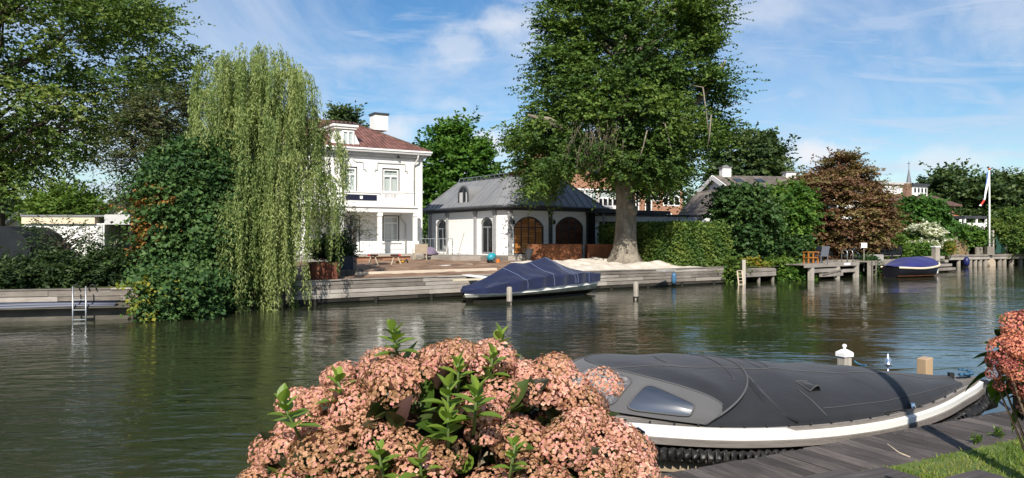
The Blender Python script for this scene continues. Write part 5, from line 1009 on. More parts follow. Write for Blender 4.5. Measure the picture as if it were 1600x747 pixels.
def sloop():
    o = thing('covered_sloop', 'open sloop with charcoal canvas cover, spray hood windows and white strake', 'boat', (*BOAT_O, 0), BOAT_A); n = 64; xs = [BL*i/n for i in range(n+1)]
    def ringpts(f, closed_ends=True):            # f(x) -> (half width, z) ; port = -y
        a = [(x, -f(x)[0], f(x)[1]) for x in xs]; c = [(x, f(x)[0], f(x)[1]) for x in xs]; return a, c
    def strip(b, lo, hi, m=0):
        for sgn in (-1, 1): b.grid([[(x, sgn*lo(x)[0], lo(x)[1]) for x in xs], [(x, sgn*hi(x)[0], hi(x)[1]) for x in xs]], m)
        for x in (0, BL): b.quad((x, -lo(x)[0], lo(x)[1]), (x, lo(x)[0], lo(x)[1]), (x, hi(x)[0], hi(x)[1]), (x, -hi(x)[0], hi(x)[1]), m)
    b = MB(); Gs = []
    for sgn in (-1, 1):
        G = [];
        for x in xs:
            w_, z = hb(x), gw(x); G.append([(x if k < 3 else x+(BL*.5-x)*.10*(k-2), sgn*w_*q, zz) for k, (q, zz) in enumerate(((1., z-.19), (.985, z-.32), (.95, z-.48), (.84, .12), (.62, -.12), (.30, -.30), (0, -.36)))])
        b.grid(G)
    b.build('hull', M['hulltan'], o, smooth=True)
    b = MB(); step = lambda x: .0 if x < 3.42 else -.032*min(1, (x-3.42)/.06)
    strip(b, lambda x: (hb(x)+.012, gw(x)-.085), lambda x: (hb(x)+.022, gw(x)+.005+step(x))); strip(b, lambda x: (hb(x)+.022, gw(x)+.005+step(x)), lambda x: (max(.01, hb(x)-.04), gw(x)+.012+step(x))); b.build('white_strake', M['hullwhite'], o, auto=30)
    b = MB(); strip(b, lambda x: (hb(x)+.03, gw(x)-.145), lambda x: (hb(x)+.034, gw(x)-.087)); strip(b, lambda x: (hb(x)+.034, gw(x)-.087), lambda x: (hb(x)+.013, gw(x)-.084)); strip(b, lambda x: (hb(x)-.034, gw(x)-.06), lambda x: (hb(x)-.036, gw(x)+.012)); b.build('rubbing_strake', M['teak'], o)
    b = MB()
    for d_ in (.40, .50):
        for sgn in (-1, 1): b.tube([(x, sgn*(hb(x)*(.972 if d_ == .40 else .93)+.008), gw(x)-d_) for x in xs[2:-2]], .006, 4)
    b.build('hull_seam', M['black'], o)
    # side deck of planks
    b = MB()
    def dk(x): return max(.015, hb(x)-.035)
    for i in range(n):
        x0, x1 = xs[i], xs[i+1]; k = 6
        for sgn in (-1, 1):
            for q in range(k):
                if (q % 1) == 0:
                    f0, f1 = q/k, (q+1)/k-.03; P = [(x0, f0), (x1, f0), (x1, f1), (x0, f1)]; W_ = lambda x: min(dk(x), .40)
                    b.add([(x, sgn*(dk(x)-W_(x)*f), gw(x)+.010) for x, f in P], [(0, 1, 2, 3)], 0, ((q*37+i//9*11) % 17)/17)
            b.add([(x0, sgn*dk(x0), gw(x0)+.006), (x1, sgn*dk(x1), gw(x1)+.006), (x1, 0, gw(x1)+.004), (x0, 0, gw(x0)+.004)], [(0, 1, 2, 3)], 1)
    b.build('side_deck', [M['teak'], M['barkdark']], o)
    # twisted rope fender all round
    def rope(x, sgn): w_ = hb(x)+.055; return Vector((x, sgn*w_, gw(x)-.222))
    path = [rope(x, -1) for x in np.linspace(0, BL, 90)]+[Vector((BL+.07, y, gw(BL)-.222)) for y in (-.05, .05)]+[rope(x, 1) for x in np.linspace(BL, 0, 90)]
    b = MB(); V = []; nn = 20; L = 0; pts = []
    dense = []
    for i in range(len(path)-1):
        for q in range(6): dense.append(path[i].lerp(path[i+1], q/4))
    P = dense; 
    for i, p in enumerate(P):
        d = (P[min(i+1, len(P)-1)]-P[max(i-1, 0)]).normalized(); L += (P[i]-P[i-1]).length if i else 0; a = d.cross(Vector((0, 0, 1))).normalized(); c = a.cross(d); row = []
        for j in range(nn+1):
            t = 2*math.pi*j/nn; rad = .058*(1+.15*math.cos(3*t-L*2*math.pi/.118)); row.append(tuple(p+(a*math.cos(t)+c*math.sin(t))*rad))
        V.append(row)
    b.grid(V); b.build('rope_fender', M['rubber'], o, smooth=True)
    # spray hood: base curve, front hoop A, rear hoop B
    zf = lambda x: gw(x)+.035
    def cover_hb(x): return max(.01, min(hb(x)-.05, hb(x)*.97))
    def base(v):
        s_ = abs(math.sin(v*math.pi/2)); x = 1.25+1.38*s_**1.9; return Vector((x, math.copysign(min(cover_hb(x), cover_hb(x)*s_**.72), v), zf(x)))
    def hoopA(v):
        s_ = abs(math.sin(v*math.pi/2)); c = math.cos(v*math.pi/2); x = 1.80+1.04*s_**1.7; return Vector((x, math.copysign(1.10*s_**.9, v), .835+(1.135-.835)*c**.95))
    def hoopB(v):
        s_ = math.sin(v*math.pi/2); c = math.cos(v*math.pi/2); x = 2.63+.72*c**.8; return Vector((x, cover_hb(2.63)*s_, zf(2.63)+(1.10-zf(2.63))*c**.80))
    def panel(u, v): p = base(v).lerp(hoopA(v), u); out = Vector((-.5*math.cos(v*math.pi/2), math.copysign(abs(math.sin(v*math.pi/2)), v), .3)); return p+out*.05*math.sin(u*math.pi)
    def top(u, v):
        A, B_ = hoopA(v), hoopB(v); p = A.lerp(B_, u); c = math.cos(v*math.pi/2); p.z += .02*math.sin(u*math.pi)*c+.012*math.sin(u*9+v*5)*math.sin(u*math.pi); return p
    vs_ = np.linspace(-1, 1, 61)
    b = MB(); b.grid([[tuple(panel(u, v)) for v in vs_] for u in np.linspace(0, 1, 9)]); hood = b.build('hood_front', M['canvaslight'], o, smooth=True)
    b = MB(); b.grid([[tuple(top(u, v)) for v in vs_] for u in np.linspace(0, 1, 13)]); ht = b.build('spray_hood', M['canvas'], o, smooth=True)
    b = MB(); b.tube([tuple(hoopB(v)+Vector((0, 0, .004))) for v in vs_], .011, 6); b.tube([tuple(hoopA(v)+Vector((0, 0, .004))) for v in vs_], .008, 6); b.tube([tuple(top(.5, v)+Vector((0, 0, .006))) for v in np.linspace(-.12, .12, 9)], .004, 5); b.build('hood_seam', M['thread'], ht, smooth=True)
    b = MB(); b.tube([tuple(top(u, -.22)+Vector((0, 0, .006))) for u in np.linspace(0, 1, 14)], .0045, 5); b.tube([tuple(top(.86, v)+Vector((0, 0, .006))) for v in np.linspace(-.45, .3, 20)], .0045, 5); b.build('seam', M['thread'], ht, smooth=True)
    def win(cs, m_, sg=1):           # soft cornered window panels following the hood front
        G = []; k = 14; e = 6.0
        for i in range(k+1):
            row = []
            for j in range(33):
                t = 2*math.pi*j/32; q = i/k; cx = math.copysign(abs(math.cos(t))**(2/e), math.cos(t)); cz = math.copysign(abs(math.sin(t))**(2/e), math.sin(t)); fa, fb = (cx*q+1)/2, (cz*q+1)/2; (ua, va), (ub, vb_), (uc, vc), (ud, vd) = cs; u = (ud*(1-fa)+uc*fa)*(1-fb)+(ua*(1-fa)+ub*fa)*fb; v = sg*((vd*(1-fa)+vc*fa)*(1-fb)+(va*(1-fa)+vb_*fa)*fb)
                p = panel(u, v); d1 = panel(u+.01, v)-p; d2 = panel(u, v+.01)-p; nrm = d1.cross(d2).normalized(); nrm = nrm if nrm.z > 0 else -nrm; p2 = p+nrm*.008; row.append(tuple(p2))
            G.append(row)
        b = MB(); b.grid(G); w_ = b.build('window', M[m_], hood, smooth=True); b = MB(); b.tube([p for p in G[-1]], .009, 6, 0, None, False); b.build('window_seam', M['thread'], w_, smooth=True)
    Wa, Wb = [(.90, -.10), (.88, -.385), (.13, -.44), (.10, -.26)], [(.85, -.45), (.60, -.735), (.21, -.765), (.10, -.49)]
    for sg in (1, -1): win(Wa, 'vinylold', sg); win(Wb, 'vinyl', sg)
    # dark shade inside under the hood
    # tonneau cover from the rear hoop to the stern
    XE = 5.84
    def cov(u, v):
        x = 2.70+(XE-2.70)*u; w_ = max(.02, cover_hb(x)-.02-.03*u-max(0, v)*(.03+.30*u**1.3)); s_ = math.sin(v*math.pi/2); c = math.cos(v*math.pi/2); rz = smooth_interp(u, [0, .25, .5, .75, .92, 1], [1.09, 1.06, 1.02, .955, .90, .88]); e = zf(x)+.0
        z = e+(rz-e)*c**(1.0+.25*u)+.012*math.sin(x*4.3+v*3)*c+.006*math.sin(x*11-v*7)*c; xx = x+(.60*c**.8-.08*(1-c))*(1-u)**3; return Vector((xx, w_*s_, z))
    G = [[tuple(cov(u, v)) for v in vs_] for u in np.linspace(0, 1, 50)]
    b = MB(); b.grid(G); 
    b.grid([[G[i][0] for i in range(50)], [(p[0], p[1]-.006, p[2]-.05) for p in [G[i][0] for i in range(50)]]]); b.grid([[G[i][-1] for i in range(50)], [(p[0], p[1]+.006, p[2]-.05) for p in [G[i][-1] for i in range(50)]]])
    b.poly([G[-1][j] for j in range(61)]); ct = b.build('boat_cover', M['canvas'], o, smooth=True)
    b = MB(); b.tube([tuple(cov(u, -.18)+Vector((0, 0, .005))) for u in np.linspace(.02, 1, 40)], .0045, 5)
    b.tube([tuple(cov(u, -.86+.2*u)+Vector((0, -.002, .005))) for u in np.linspace(.34, 1, 30)], .0035, 5); b.tube([tuple(cov(.26+.10*k_, -.52-.40*k_)+Vector((0, 0, .006))) for k_ in np.linspace(0, 1, 10)], .005, 5)
    b.tube([tuple(cov(.19+.035*math.sin(k_*3.1), .02+.22*math.cos(k_*3.1))+Vector((0, 0, .005))) for k_ in np.linspace(0, 2, 16)], .0035, 5); b.build('seam', M['thread'], ct, smooth=True)
    # loose zip flap behind the hood
    b = MB(); G = []
    for k_ in np.linspace(0, 1, 26):
        v = -.12-.86*k_; u = .004+.25*k_**1.8; p = cov(u, v); q = cov(u+.012+.01*math.sin(k_*3.1), v); G.append([tuple(p+Vector((-.03, 0, .0))), tuple(p+Vector((0, 0, .025+.02*math.sin(k_*3.14)))), tuple(q+Vector((.0, 0, .016))), tuple(q+Vector((.03, 0, .0)))])
    b.grid(G); b.build('zip_flap', M['canvas'], ct, smooth=True); b = MB(); p = [tuple(cov(.012+.25*k_**1.8, -.14-.85*k_)+Vector((.03, 0, .006))) for k_ in np.linspace(.35, 1, 20)]; b.tube(p, .012, 6); b.build('zip', M['black'], ct, smooth=True)
    # ventilator pocket
    c0 = cov(.30, -.47); b = MB(); A = cov(.275, -.40); B_ = cov(.325, -.40); C_ = cov(.35, -.55); D_ = cov(.305, -.56); up = Vector((0, -.02, .03)); G = [[tuple(A+up*.1), tuple(B_+up*.1)], [tuple(A.lerp(D_, .5)+up*.9), tuple(B_.lerp(C_, .5)+up*.9)], [tuple(D_+up*1.9), tuple(D_.lerp(C_, .5)+up*2.8), ][:2]]
    g0 = [[tuple(A.lerp(B_, t)) for t in np.linspace(0, 1, 7)], [tuple(A.lerp(D_, .5).lerp(B_.lerp(C_, .5), t)+up*(.5+.5*math.sin(t*3.14))) for t in np.linspace(0, 1, 7)], [tuple(D_.lerp(C_, t)+up*(.3+2.0*math.sin(t*3.14))) for t in np.linspace(0, 1, 7)]]
    b.grid(g0); vt = b.build('vent_pocket', M['canvas'], ct, smooth=True); b = MB(); b.tube([tuple(A+Vector((0, 0, .006))), tuple(B_+Vector((0, 0, .006)))], .006, 5); b.tube([tuple(A+Vector((0, 0, .006))), tuple(D_+up*.5)], .006, 5); b.tube([g0[2][i] for i in range(7)], .006, 5); b.build('pocket_seam', M['thread'], vt)
    b = MB(); b.poly([tuple(Vector(p)+Vector((-.004, .012, -.004))) for p in g0[2]]); b.build('pocket_mouth', M['black'], vt)
    # studs along the cover's edge
    b = MB()
    for x in np.linspace(1.7, 5.6, 19): b.lathe([(.011, 0), (.011, .012), (.004, .02)], 8, (x, -cover_hb(x)-.002, zf(x)-.015))
    b.build('cover_studs', M['black'], o)['kind'] = 'stuff'
    # light, cleat, fairleads, stern light, strap
    xq = 1.95; y = -hb(xq)-.026; z = gw(xq)-.05; b = MB(); b.X = Matrix.Translation((xq, y, z)) @ Matrix.Rotation(math.atan2(-(hb(xq+.05)-hb(xq-.05)), .1), 4, 'Z')
    b.extr([(-.075, 0, -.045), (.055, 0, -.045), (.125, 0, 0), (.055, 0, .045), (-.075, 0, .045)], (0, -.022, 0)); nl = b.build('light_housing', M['chrome'], o, bevel=.006); b2 = MB(); b2.X = b.X; b2.box(-.055, .03, -.034, -.02, -.036, .036); b2.build('red_lens', M['red'], nl, bevel=.008)
    b = MB(); b.lathe([(.02, 0), (.02, .02), (.008, .03)], 10, (0, 0, 0)); ob = b.build('drain_fitting', M['steel'], o, X=Matrix.Translation((1.76, -hb(1.76)-.03, gw(1.76)-.09)) @ Matrix.Rotation(R(90), 4, 'X'))
    b = MB(); x = 4.75; y = -hb(x)+.06; b.bar((x-.26, y-.055, gw(x)+.02), (x+.26, y+.105, gw(x)+.02), .03, .02); b.lathe([(.022, 0), (.03, .03), (.024, .055), (.008, .06)], 10, (x+.1, y+.04, gw(x)+.025)); b.build('deck_cleat', M['chrome'], o, smooth=False)
    x = 5.42; y = .42; b = MB(); b.tube([(x, y, gw(x)), (x, y, gw(x)+.16)], .012, 8); b.lathe([(.012, .16), (.04, .17), (.042, .19), (.03, .20), (.035, .24), (.022, .265), (.008, .29), (.004, .33)], 12, (x, y, gw(x))); b.build('stern_light', M['chrome'], o, smooth=True)
    b = MB(); p = cov(1, 0); b.obox((p.x+.02, p.y-.03, p.z-.03), (.02, -.01, 0), (0, .02, 0), (0, 0, .07)); b.build('cover_strap', M['black'], ct)
    b = MB()
    for i in range(4): b.tube([(5.1+.05*i, .56, gw(5.2)+.06), (5.22+.05*i, .50, gw(5.2)+.07-.015*i), (5.4+.05*i, .46, gw(5.3)+.03)], .012, 5)
    b.build('folded_strap', M['black'], o, smooth=True)
    for (x, y) in ((BL-.12, .02), (4.95, .72)):
        b = MB(); 
        for a in range(10): t = a*.9; b.tube([(x+.05*math.cos(t), y+.05*math.sin(t), gw(x)+.03+.008*a), (x+.07*math.cos(t+.8), y+.07*math.sin(t+.8), gw(x)+.035+.008*a)], .013, 5)
        b.bar((x-.09, y-.02, gw(x)+.06), (x+.09, y+.02, gw(x)+.06), .03, .03); b.build('mooring_knot', M['ropeblue'], o, smooth=True)
    b = MB(); x = BL; b.lathe([(.02, -.36), (.13, -.30), (.15, -.18), (.12, -.06), (.03, -.02)], 12, (x+.08, 0, gw(x))); b.build('stern_fender', M['rubber'], o, smooth=True)
    return o
sloop_o = sloop()
def rope_between(name, label, a, c, sag, m, rad=.012):
    a, c = Vector(a), Vector(c); P = [a.lerp(c, i/16)-Vector((0, 0, sag*4*(i/16)*(1-i/16))) for i in range(17)]; b = MB(); b.tube(P, rad, 6); return tag(b.build(name, m, smooth=True), label, 'rope')
ca, sa = math.cos(BOAT_A), math.sin(BOAT_A); bw = lambda x, y, z: (BOAT_O[0]+x*ca-y*sa, BOAT_O[1]+x*sa+y*ca, z)
e_ = on(1576, 640, DECKZ); rope_between('mooring_rope', 'dark blue mooring rope from the pointed boat end down to the deck', bw(BL+.06, -.02, .80), (e_[0], e_[1]-.02, DECKZ+.01), .03, M['ropedark'])

# ------------------------------------------------------------------ covered speedboat on the far side (lies along the timber quay)
def speedboat():
    pl, pr_ = onbank(724, -2.35), onbank(908, -1.25); L = (pr_-pl).length; a = math.atan2(pr_.y-pl.y, pr_.x-pl.x); o = thing('covered_speedboat', 'white speedboat under a peaked navy blue cover by the timber quay', 'boat', (pl.x, pl.y, 0), a)
    hbw = lambda t: smooth_interp(t, [0, .06, .15, .3, .5, .8, 1], [.05, .36, .64, .90, 1.0, 1.0, .95]); sh = lambda t: smooth_interp(t, [0, .2, .5, .8, 1], [.42, .42, .47, .55, .60])
    xs = np.linspace(0, 1, 40); b = MB()
    for sgn in (-1, 1): b.grid([[(L*(t+.03*(1-q)*(1-t)), sgn*hbw(t)*wq, z) for wq, z, q in ((.98, sh(t), 1), (.95, sh(t)-.16, .9), (.80, .19+.05*t, .6), (.45, .05, .3), (0, -.06, 0))] for t in xs])
    b.mi = [1 if (k_ % 4) >= 2 else 0 for k_ in range(len(b.f))]
    b.poly([(L, s*hbw(1)*wq, z) for s, wq, z in ((-1, .98, .6), (-1, .8, .24), (-1, .45, .05), (1, .45, .05), (1, .8, .24), (1, .98, .6))]); b.build('hull', [M['hullgrey'], M['timberwet']], o, smooth=True)
    b = MB()
    for sgn in (-1, 1): b.grid([[(L*t, sgn*(hbw(t)*.98+.015), sh(t)-d) for d in (.0, .13)] for t in xs])
    b.build('white_strake', M['hullwhite'], o)
    b = MB(); b.box(L*.06, L*.93, -.6, .6, -.25, .07); b.build('boat_lift', M['timberwet'], o)
    b = MB(); b.box(L*.99, L+.35, -.5, .3, .08, .16); b.build('swim_step', M['timber'], o)
    # cover: rows across at stations along; eave drops below the gunwale
    ridge = lambda t: smooth_interp(t, [0, .05, .15, .33, .36, .48, .62, .66, .74, .88, 1], [.62, .66, .84, 1.30, 1.38, 1.38, 1.55, 1.59, 1.42, 1.12, .98])
    def edge(t): return smooth_interp(t, [0, .1, .5, .8, .85, 1], [.36, .33, .47, .53, .54, .57])
    def sd(t): return smooth_interp(t, [0, .1, .3, .6, .8, 1], [.50, .55, .78, .92, .94, .93])
    def cv(t, v):
        e, s_, rz = edge(t), sd(t), ridge(t); w_ = hbw(t)+.05; q = abs(v); g = math.copysign(1, v)
        if q > .72: f = (q-.72)/.28; y = w_*(1-.0*f)+.01; z = s_+(e-s_)*f
        else: f = q/.72; y = w_*(f**1.05); z = rz+(s_-rz)*(f**1.25)-.07*math.sin(f*math.pi)
        z += (.028*math.sin(t*19+q*6)+.014*math.sin(t*43+q*13))*math.sin(q*3.14)+.012*math.sin(t*51-q*11)*(q > .15); y += (.022*math.sin(t*37+q*4)+.014*math.sin(t*71))*(q > .5); return Vector((L*t-.05+(.09*t), g*y, z))
    V_ = np.linspace(-1, 1, 45); b = MB(); ts = np.linspace(0, 1, 70); b.grid([[tuple(cv(t, v)) for v in V_] for t in ts]); b.poly([tuple(cv(1, v)) for v in V_]); b.poly([tuple(cv(0, v)) for v in V_[::-1]]); ct = b.build('boat_cover', M['bluecanvas'], o, auto=62)
    b = MB()
    for t0, t1 in ((.30, .36), (.52, .57), (.66, .76), (.74, .78)): b.tube([tuple(cv(t0+(t1-t0)*min(1, abs(v)*1.2), v)+Vector((0, -.004, .008))) for v in np.linspace(-.98, 0, 24)], .007, 5)
    b.tube([tuple(cv(t, -.70)+Vector((0, -.01, .006))) for t in np.linspace(.79, 1, 14)], .006, 5); b.tube([tuple(cv(.89, v)+Vector((0, -.01, .004))) for v in np.linspace(-.98, -.7, 8)], .006, 5)
    b.build('seam', M['bluethread'], ct)
    return o
speedboat()
def launch():
    Y0 = 50.8; a0 = onbank(1391, -1.6); a = DA-R(4); o = thing('covered_launch', 'small dark launch with cream rail under a deep blue cover', 'boat', (a0.x, a0.y, 0), a); L = 4.5
    hbw = lambda t: smooth_interp(t, [0, .1, .3, .6, .85, .95, 1], [.55, .75, .98, 1.0, .75, .4, .08]); sh = lambda t: smooth_interp(t, [0, .4, .8, 1], [.60, .54, .68, .86]); xs = np.linspace(0, 1, 36)
    b = MB()
    for sgn in (-1, 1): b.grid([[(L*(t-.05*(1-q)*t), sgn*hbw(t)*wq, z) for wq, z, q in ((1, sh(t), 1), (.97, sh(t)-.2, .9), (.85, .12, .5), (.4, -.1, 0), (0, -.15, 0))] for t in xs])
    b.poly([(0, s*hbw(0)*wq, z) for s, wq, z in ((-1, 1, .6), (-1, .85, .12), (-1, .4, -.1), (1, .4, -.1), (1, .85, .12), (1, 1, .6))]); b.build('hull', M['hulldark'], o, smooth=True)
    b = MB()
    for sgn in (-1, 1): b.tube([(L*t, sgn*(hbw(t)+.02), sh(t)) for t in xs], .065, 8)
    b.build('cream_rail', M['cream'], o, smooth=True)
    b = MB()
    for sgn in (-1, 1): b.tube([(L*t*.985, sgn*(hbw(t)*.87), .09) for t in xs], .012, 5)
    b.build('boot_line', M['corten'], o)
    rz = lambda t: smooth_interp(t, [0, .15, .3, .6, .8, .92, 1], [.66, .84, 1.08, 1.16, 1.14, .92, .88])
    b = MB(); V_ = np.linspace(-1, 1, 31); b.grid([[(L*(.02+.93*t), hbw(.02+.93*t)*.99*math.sin(v*math.pi/2), sh(.02+.93*t)+.02+(rz(t)-sh(.02+.93*t))*math.cos(v*math.pi/2)**.75+.02*math.sin(t*21+v*5)) for v in V_] for t in np.linspace(0, 1, 40)]); b.build('boat_cover', M['bluedark'], o, smooth=True)
    b = MB(); b.lathe([(.03, -.25), (.10, -.18), (.10, .15), (.03, .2)], 10, (L*.99, -.22, .35)); b.build('fender', M['capwhite'], o, smooth=True)
launch()
# ------------------------------------------------------------------ posts, ladders and jetties along the far bank
def pile(px, ybase, ytop, wpx, label, tilt=0, m='timberpost', cap=None):
    x, Y = on(px, ybase, 0.); h = zt(ytop, Y); rad = wpx*Y/FP/2; o = thing('mooring_post', label, 'mooring post', (x, Y, 0)); r = random.Random(px)
    b = MB(); b.lathe([(rad*1.02, -1.2), (rad*1.0, .0), (rad*.97, h*.5), (rad*.95, h-.03), (rad*.7, h+.005)], 12, (0, 0, 0), 0, .5, lambda t, z: 1+.05*math.sin(3*t+px)); b.build('post', M[m], o, auto=40); b = MB(); b.lathe([(rad*1.03, -1.2), (rad*1.03, .12)], 12); b.build('wet_foot', M['timberwet'], o); return o
pile(796, 476, 448.5, 9, 'grey timber mooring post in the water before the blue covered speedboat'); pile(993.5, 468, 440.5, 8.5, 'grey timber mooring post in open water right of the blue speedboat')
x, Y = on(1462, 425, 0.); o = thing('mooring_post', 'tall square white capped post beside the navy covered launch', 'mooring post', (x, Y, 0), .3); h = zt(384, Y); b = MB(); b.box(-.19, .19, -.19, .19, -1, h-.12, 0, .6); b.build('post', M['timberpost'], o, bevel=.02); b = MB(); b.box(-.23, .23, -.23, .23, h-.119, h-.03); b.build('cap', M['capwhite'], o, bevel=.02)
# white-capped post and tan post behind the sloop
x, Y = at(1319.5, 9.75), 9.75; zt_ = zt(538, Y); zc_ = zt(557, Y); o = thing('mooring_post', 'square timber mooring post with white finial cap behind the sloop', 'mooring post', (x, Y, 0), .42); b = MB(); b.box(-.062, .062, -.062, .062, -1, zc_+.0, 0, .7); b.build('post', M['timberpost'], o, bevel=.006)
b = MB(); s = .078; b.box(-s, s, -s, s, zc_+.001, zc_+.045); b.extr([(-s, -s, zc_+.045), (s, -s, zc_+.045), (s, s, zc_+.045), (-s, s, zc_+.045)], (0, 0, .008)); b.add([(-s, -s, zc_+.053), (s, -s, zc_+.053), (s, s, zc_+.053), (-s, s, zc_+.053), (-.03, -.03, zc_+.09), (.03, -.03, zc_+.09), (.03, .03, zc_+.09), (-.03, .03, zc_+.09)], [(0, 1, 5, 4), (1, 2, 6, 5), (2, 3, 7, 6), (3, 0, 4, 7), (4, 5, 6, 7)]); b.lathe([(.02, zc_+.088), (.017, zc_+.115), (.03, zc_+.13), (.026, zc_+.15), (.008, zc_+.16)], 10); b.build('finial_cap', M['capwhite'], o, bevel=.004)
rope_between('mooring_line', 'pale blue line tied round the white capped post behind the sloop', (x+.10, Y-.06, zc_-.05), (x+.16, Y-.25, .80), .02, M['ropeblue'], .014)
x, Y = at(1445, 10.4), 10.4; o = thing('mooring_post', 'square tan mooring post with slanted top at the sloop\'s far end', 'mooring post', (x, Y, 0), .45); z1 = zt(558, Y); b = MB(); s = .072; b.add([(-s, -s, -1), (s, -s, -1), (s, s, -1), (-s, s, -1), (-s, -s, z1-.02), (s, -s, z1), (s, s, z1), (-s, s, z1-.02)], [(0, 1, 5, 4), (1, 2, 6, 5), (2, 3, 7, 6), (3, 0, 4, 7), (4, 5, 6, 7)]); b.build('post', M['postplastic'], o, bevel=.008)
# steel ladder on the concrete quay
xl = Lf.p(124, None, -.32); wl = Lf.p(134.5, None, -.32)-Lf.p(114, None, -.32); p = Lf.o.xy+Lf.d*xl+Lf.n*(-.32); o = thing('quay_ladder', 'galvanised swim ladder with dark hand hoops on the concrete quay', 'ladder', (p.x, p.y, 0), R(14))
for sx in (-1, 1):
    b = MB(); b.tube([(sx*wl/2, 0, -.7), (sx*wl/2, 0, 1.0)], .022, 8); b.build('stile', M['steel'], o, smooth=True)
    b = MB(); b.tube([(sx*wl/2+.1+.10*math.cos(t)-.1*(sx < 0)+.0, .28, .86+.17*math.sin(t)*1.0) for t in np.linspace(0, math.pi, 9)], .018, 6); b.build('hand_hoop', M['black'], o, smooth=True)
for z in (-.25, .05, .33, .62):
    b = MB(); b.bar((-wl/2, 0, z), (wl/2, 0, z), .035, .03); b.build('rung', M['steel'], o)
# blue fender on the timber quay
f = onbank(1053, -.12); o = thing('quay_fender', 'blue fender hanging on the timber quay right of the beech', 'fender', (f.x, f.y, 0), DA); b = MB(); b.lathe([(.02, .10), (.11, .16), (.12, .3), (.12, .52), (.10, .62), (.03, .68)], 12); b.build('body', M['fenderblue'], o, smooth=True); b = MB(); b.tube([(0, 0, .66), (0, .06, .88)], .014, 5); b.build('cord', M['ropedark'], o)
# small jetty, ladder and post at the end of the quay
pA, pB = onbank(1163, -.55), onbank(1213, -.35); Lj = (pB-pA).length; aj = math.atan2(pB.y-pA.y, pB.x-pA.x); o = thing('low_jetty', 'short low timber jetty on stubby posts right of the quay', 'jetty', (pA.x, pA.y, 0), aj); zj = zt(421, pA.y)
b = MB(); r = random.Random(8); plank_wall(b, 0, Lj, [(.32, .55, 0), (.57, zj-.03, .01)], 0, .07, 12)
for i in range(6): b.box(0, Lj, .08+i*.2, .08+i*.2+.185, zj-.05, zj, 0, r.random())
b.build('planking', M['timber'], o, bevel=.006)
for x in (.1, Lj*.52, Lj-.1): b = MB(); b.lathe([(.09, -1), (.085, .45)], 8, (x, .16, 0)); b.build('post', M['timberpost'], o)
p = onbank(1162, -.75); o = thing('pale_post', 'slim pale post standing beside the leaning white ladder', 'post', (p.x, p.y, 0)); b = MB(); b.box(-.09, .09, -.06, .06, -1, zt(406, p.y), 0, .8); b.build('post', M['timberpost'], o, bevel=.01)
pl = onbank(1152, -.95); wL = 8*pl.y/FP; o = thing('wooden_ladder', 'pale wooden ladder leaning into the water beside the low jetty', 'ladder', (pl.x, pl.y, 0), DA*.3)
for x in (0, wL): b = MB(); b.bar((x, -.25, -.4), (x+.12, .25, zt(424, pl.y)), .06, .05); b.build('stile', M['lightwood'], o)
for k in range(5): z = .02+k*.17; f_ = (z+.4)/(zt(424, pl.y)+.4); b = MB(); b.bar((.12*f_, -.25+.5*f_, z), (wL+.12*f_, -.25+.5*f_, z), .045, .03); b.build('rung', M['lightwood'], o)
# high platform under the copper maple
pA, pB = onbank(1268, -1.0), onbank(1341, -.7); Lj = (pB-pA).length; aj = math.atan2(pB.y-pA.y, pB.x-pA.x); o = thing('bank_platform', 'raised timber platform over the water beneath the copper maple', 'platform', (pA.x, pA.y, 0), aj); zp = zt(411, (pA.y+pB.y)/2); b = MB(); r = random.Random(9)
for i in range(14): b.box(-.8, Lj, i*.3, i*.3+.285, zp-.07, zp, 0, r.random())
b.box(-.8, Lj+.05, -.05, -.005, zp-.20, zp+.01, 0, .6); b.build('decking', M['timber'], o, bevel=.006)
b = MB(); b.box(.0, Lj*.62, .05, .12, .42, .66, 0, .5); b.box(Lj*.62, Lj, .02, .1, .36, .54, 0, .7); b.box(Lj*.16, Lj*.64, -.06, .02, .18, .36, 0, .45); b.bar((Lj*.2, -.08, .30), (Lj*.6, -.08, .52), .05, .08); b.build('bracing', M['timber'], o)
for x in (.08, Lj*.55, Lj-.12): b = MB(); b.box(x-.13, x+.13, -.04, .2, -1, zp-.08, 0, .7); b.build('post', M['timberpost'], o)
b = MB(); b.box(Lj*.66, Lj*.8, -.062, -.055, zp-.14, zp-.01); b.build('white_board', M['white'], o)
def pf(px, py): return on(px, py, zp)
def chair(name, label, px, py, rz, wpx, m, hback=.92, z=None):
    z = zp if z is None else z; x, Y = on(px, py, z); o = thing(name, label, 'chair', (x, Y, z), rz); w_ = wpx*Y/FP/2; b = MB(); b.box(-w_, w_, -.25, .25, .40, .44); b.build('seat', M[m], o, bevel=.01)
    b = MB(); b.add([(-w_, .22, .42), (w_, .22, .42), (w_, .36, hback), (-w_, .36, hback), (-w_, .25, .42), (w_, .25, .42), (w_, .39, hback), (-w_, .39, hback)], [(0, 1, 2, 3), (7, 6, 5, 4), (0, 4, 5, 1), (2, 6, 7, 3), (1, 5, 6, 2), (0, 3, 7, 4)]); b.build('backrest', M[m], o)
    for sx in (-1, 1):
        for y in (-.22, .24): b = MB(); b.bar((sx*(w_-.03), y, 0), (sx*(w_-.03), y*.95, .42), .04, .04); b.build('leg', M[m], o)
        b = MB(); b.box(sx*w_-.03, sx*w_+.03, -.24, .28, .60, .63); b.bar((sx*w_, -.22, .42), (sx*w_, -.22, .61), .03, .03); b.build('armrest', M[m], o)
    return o
chair('garden_chair', 'white plastic garden chair standing on the timber platform, back turned', 1283.5, 411.5, math.pi+.3, 14, 'pipewhite', .98)
chair('garden_chair', 'dark garden chair left of the white chair on the platform', 1273, 410, math.pi+.3, 9, 'slate', .98)
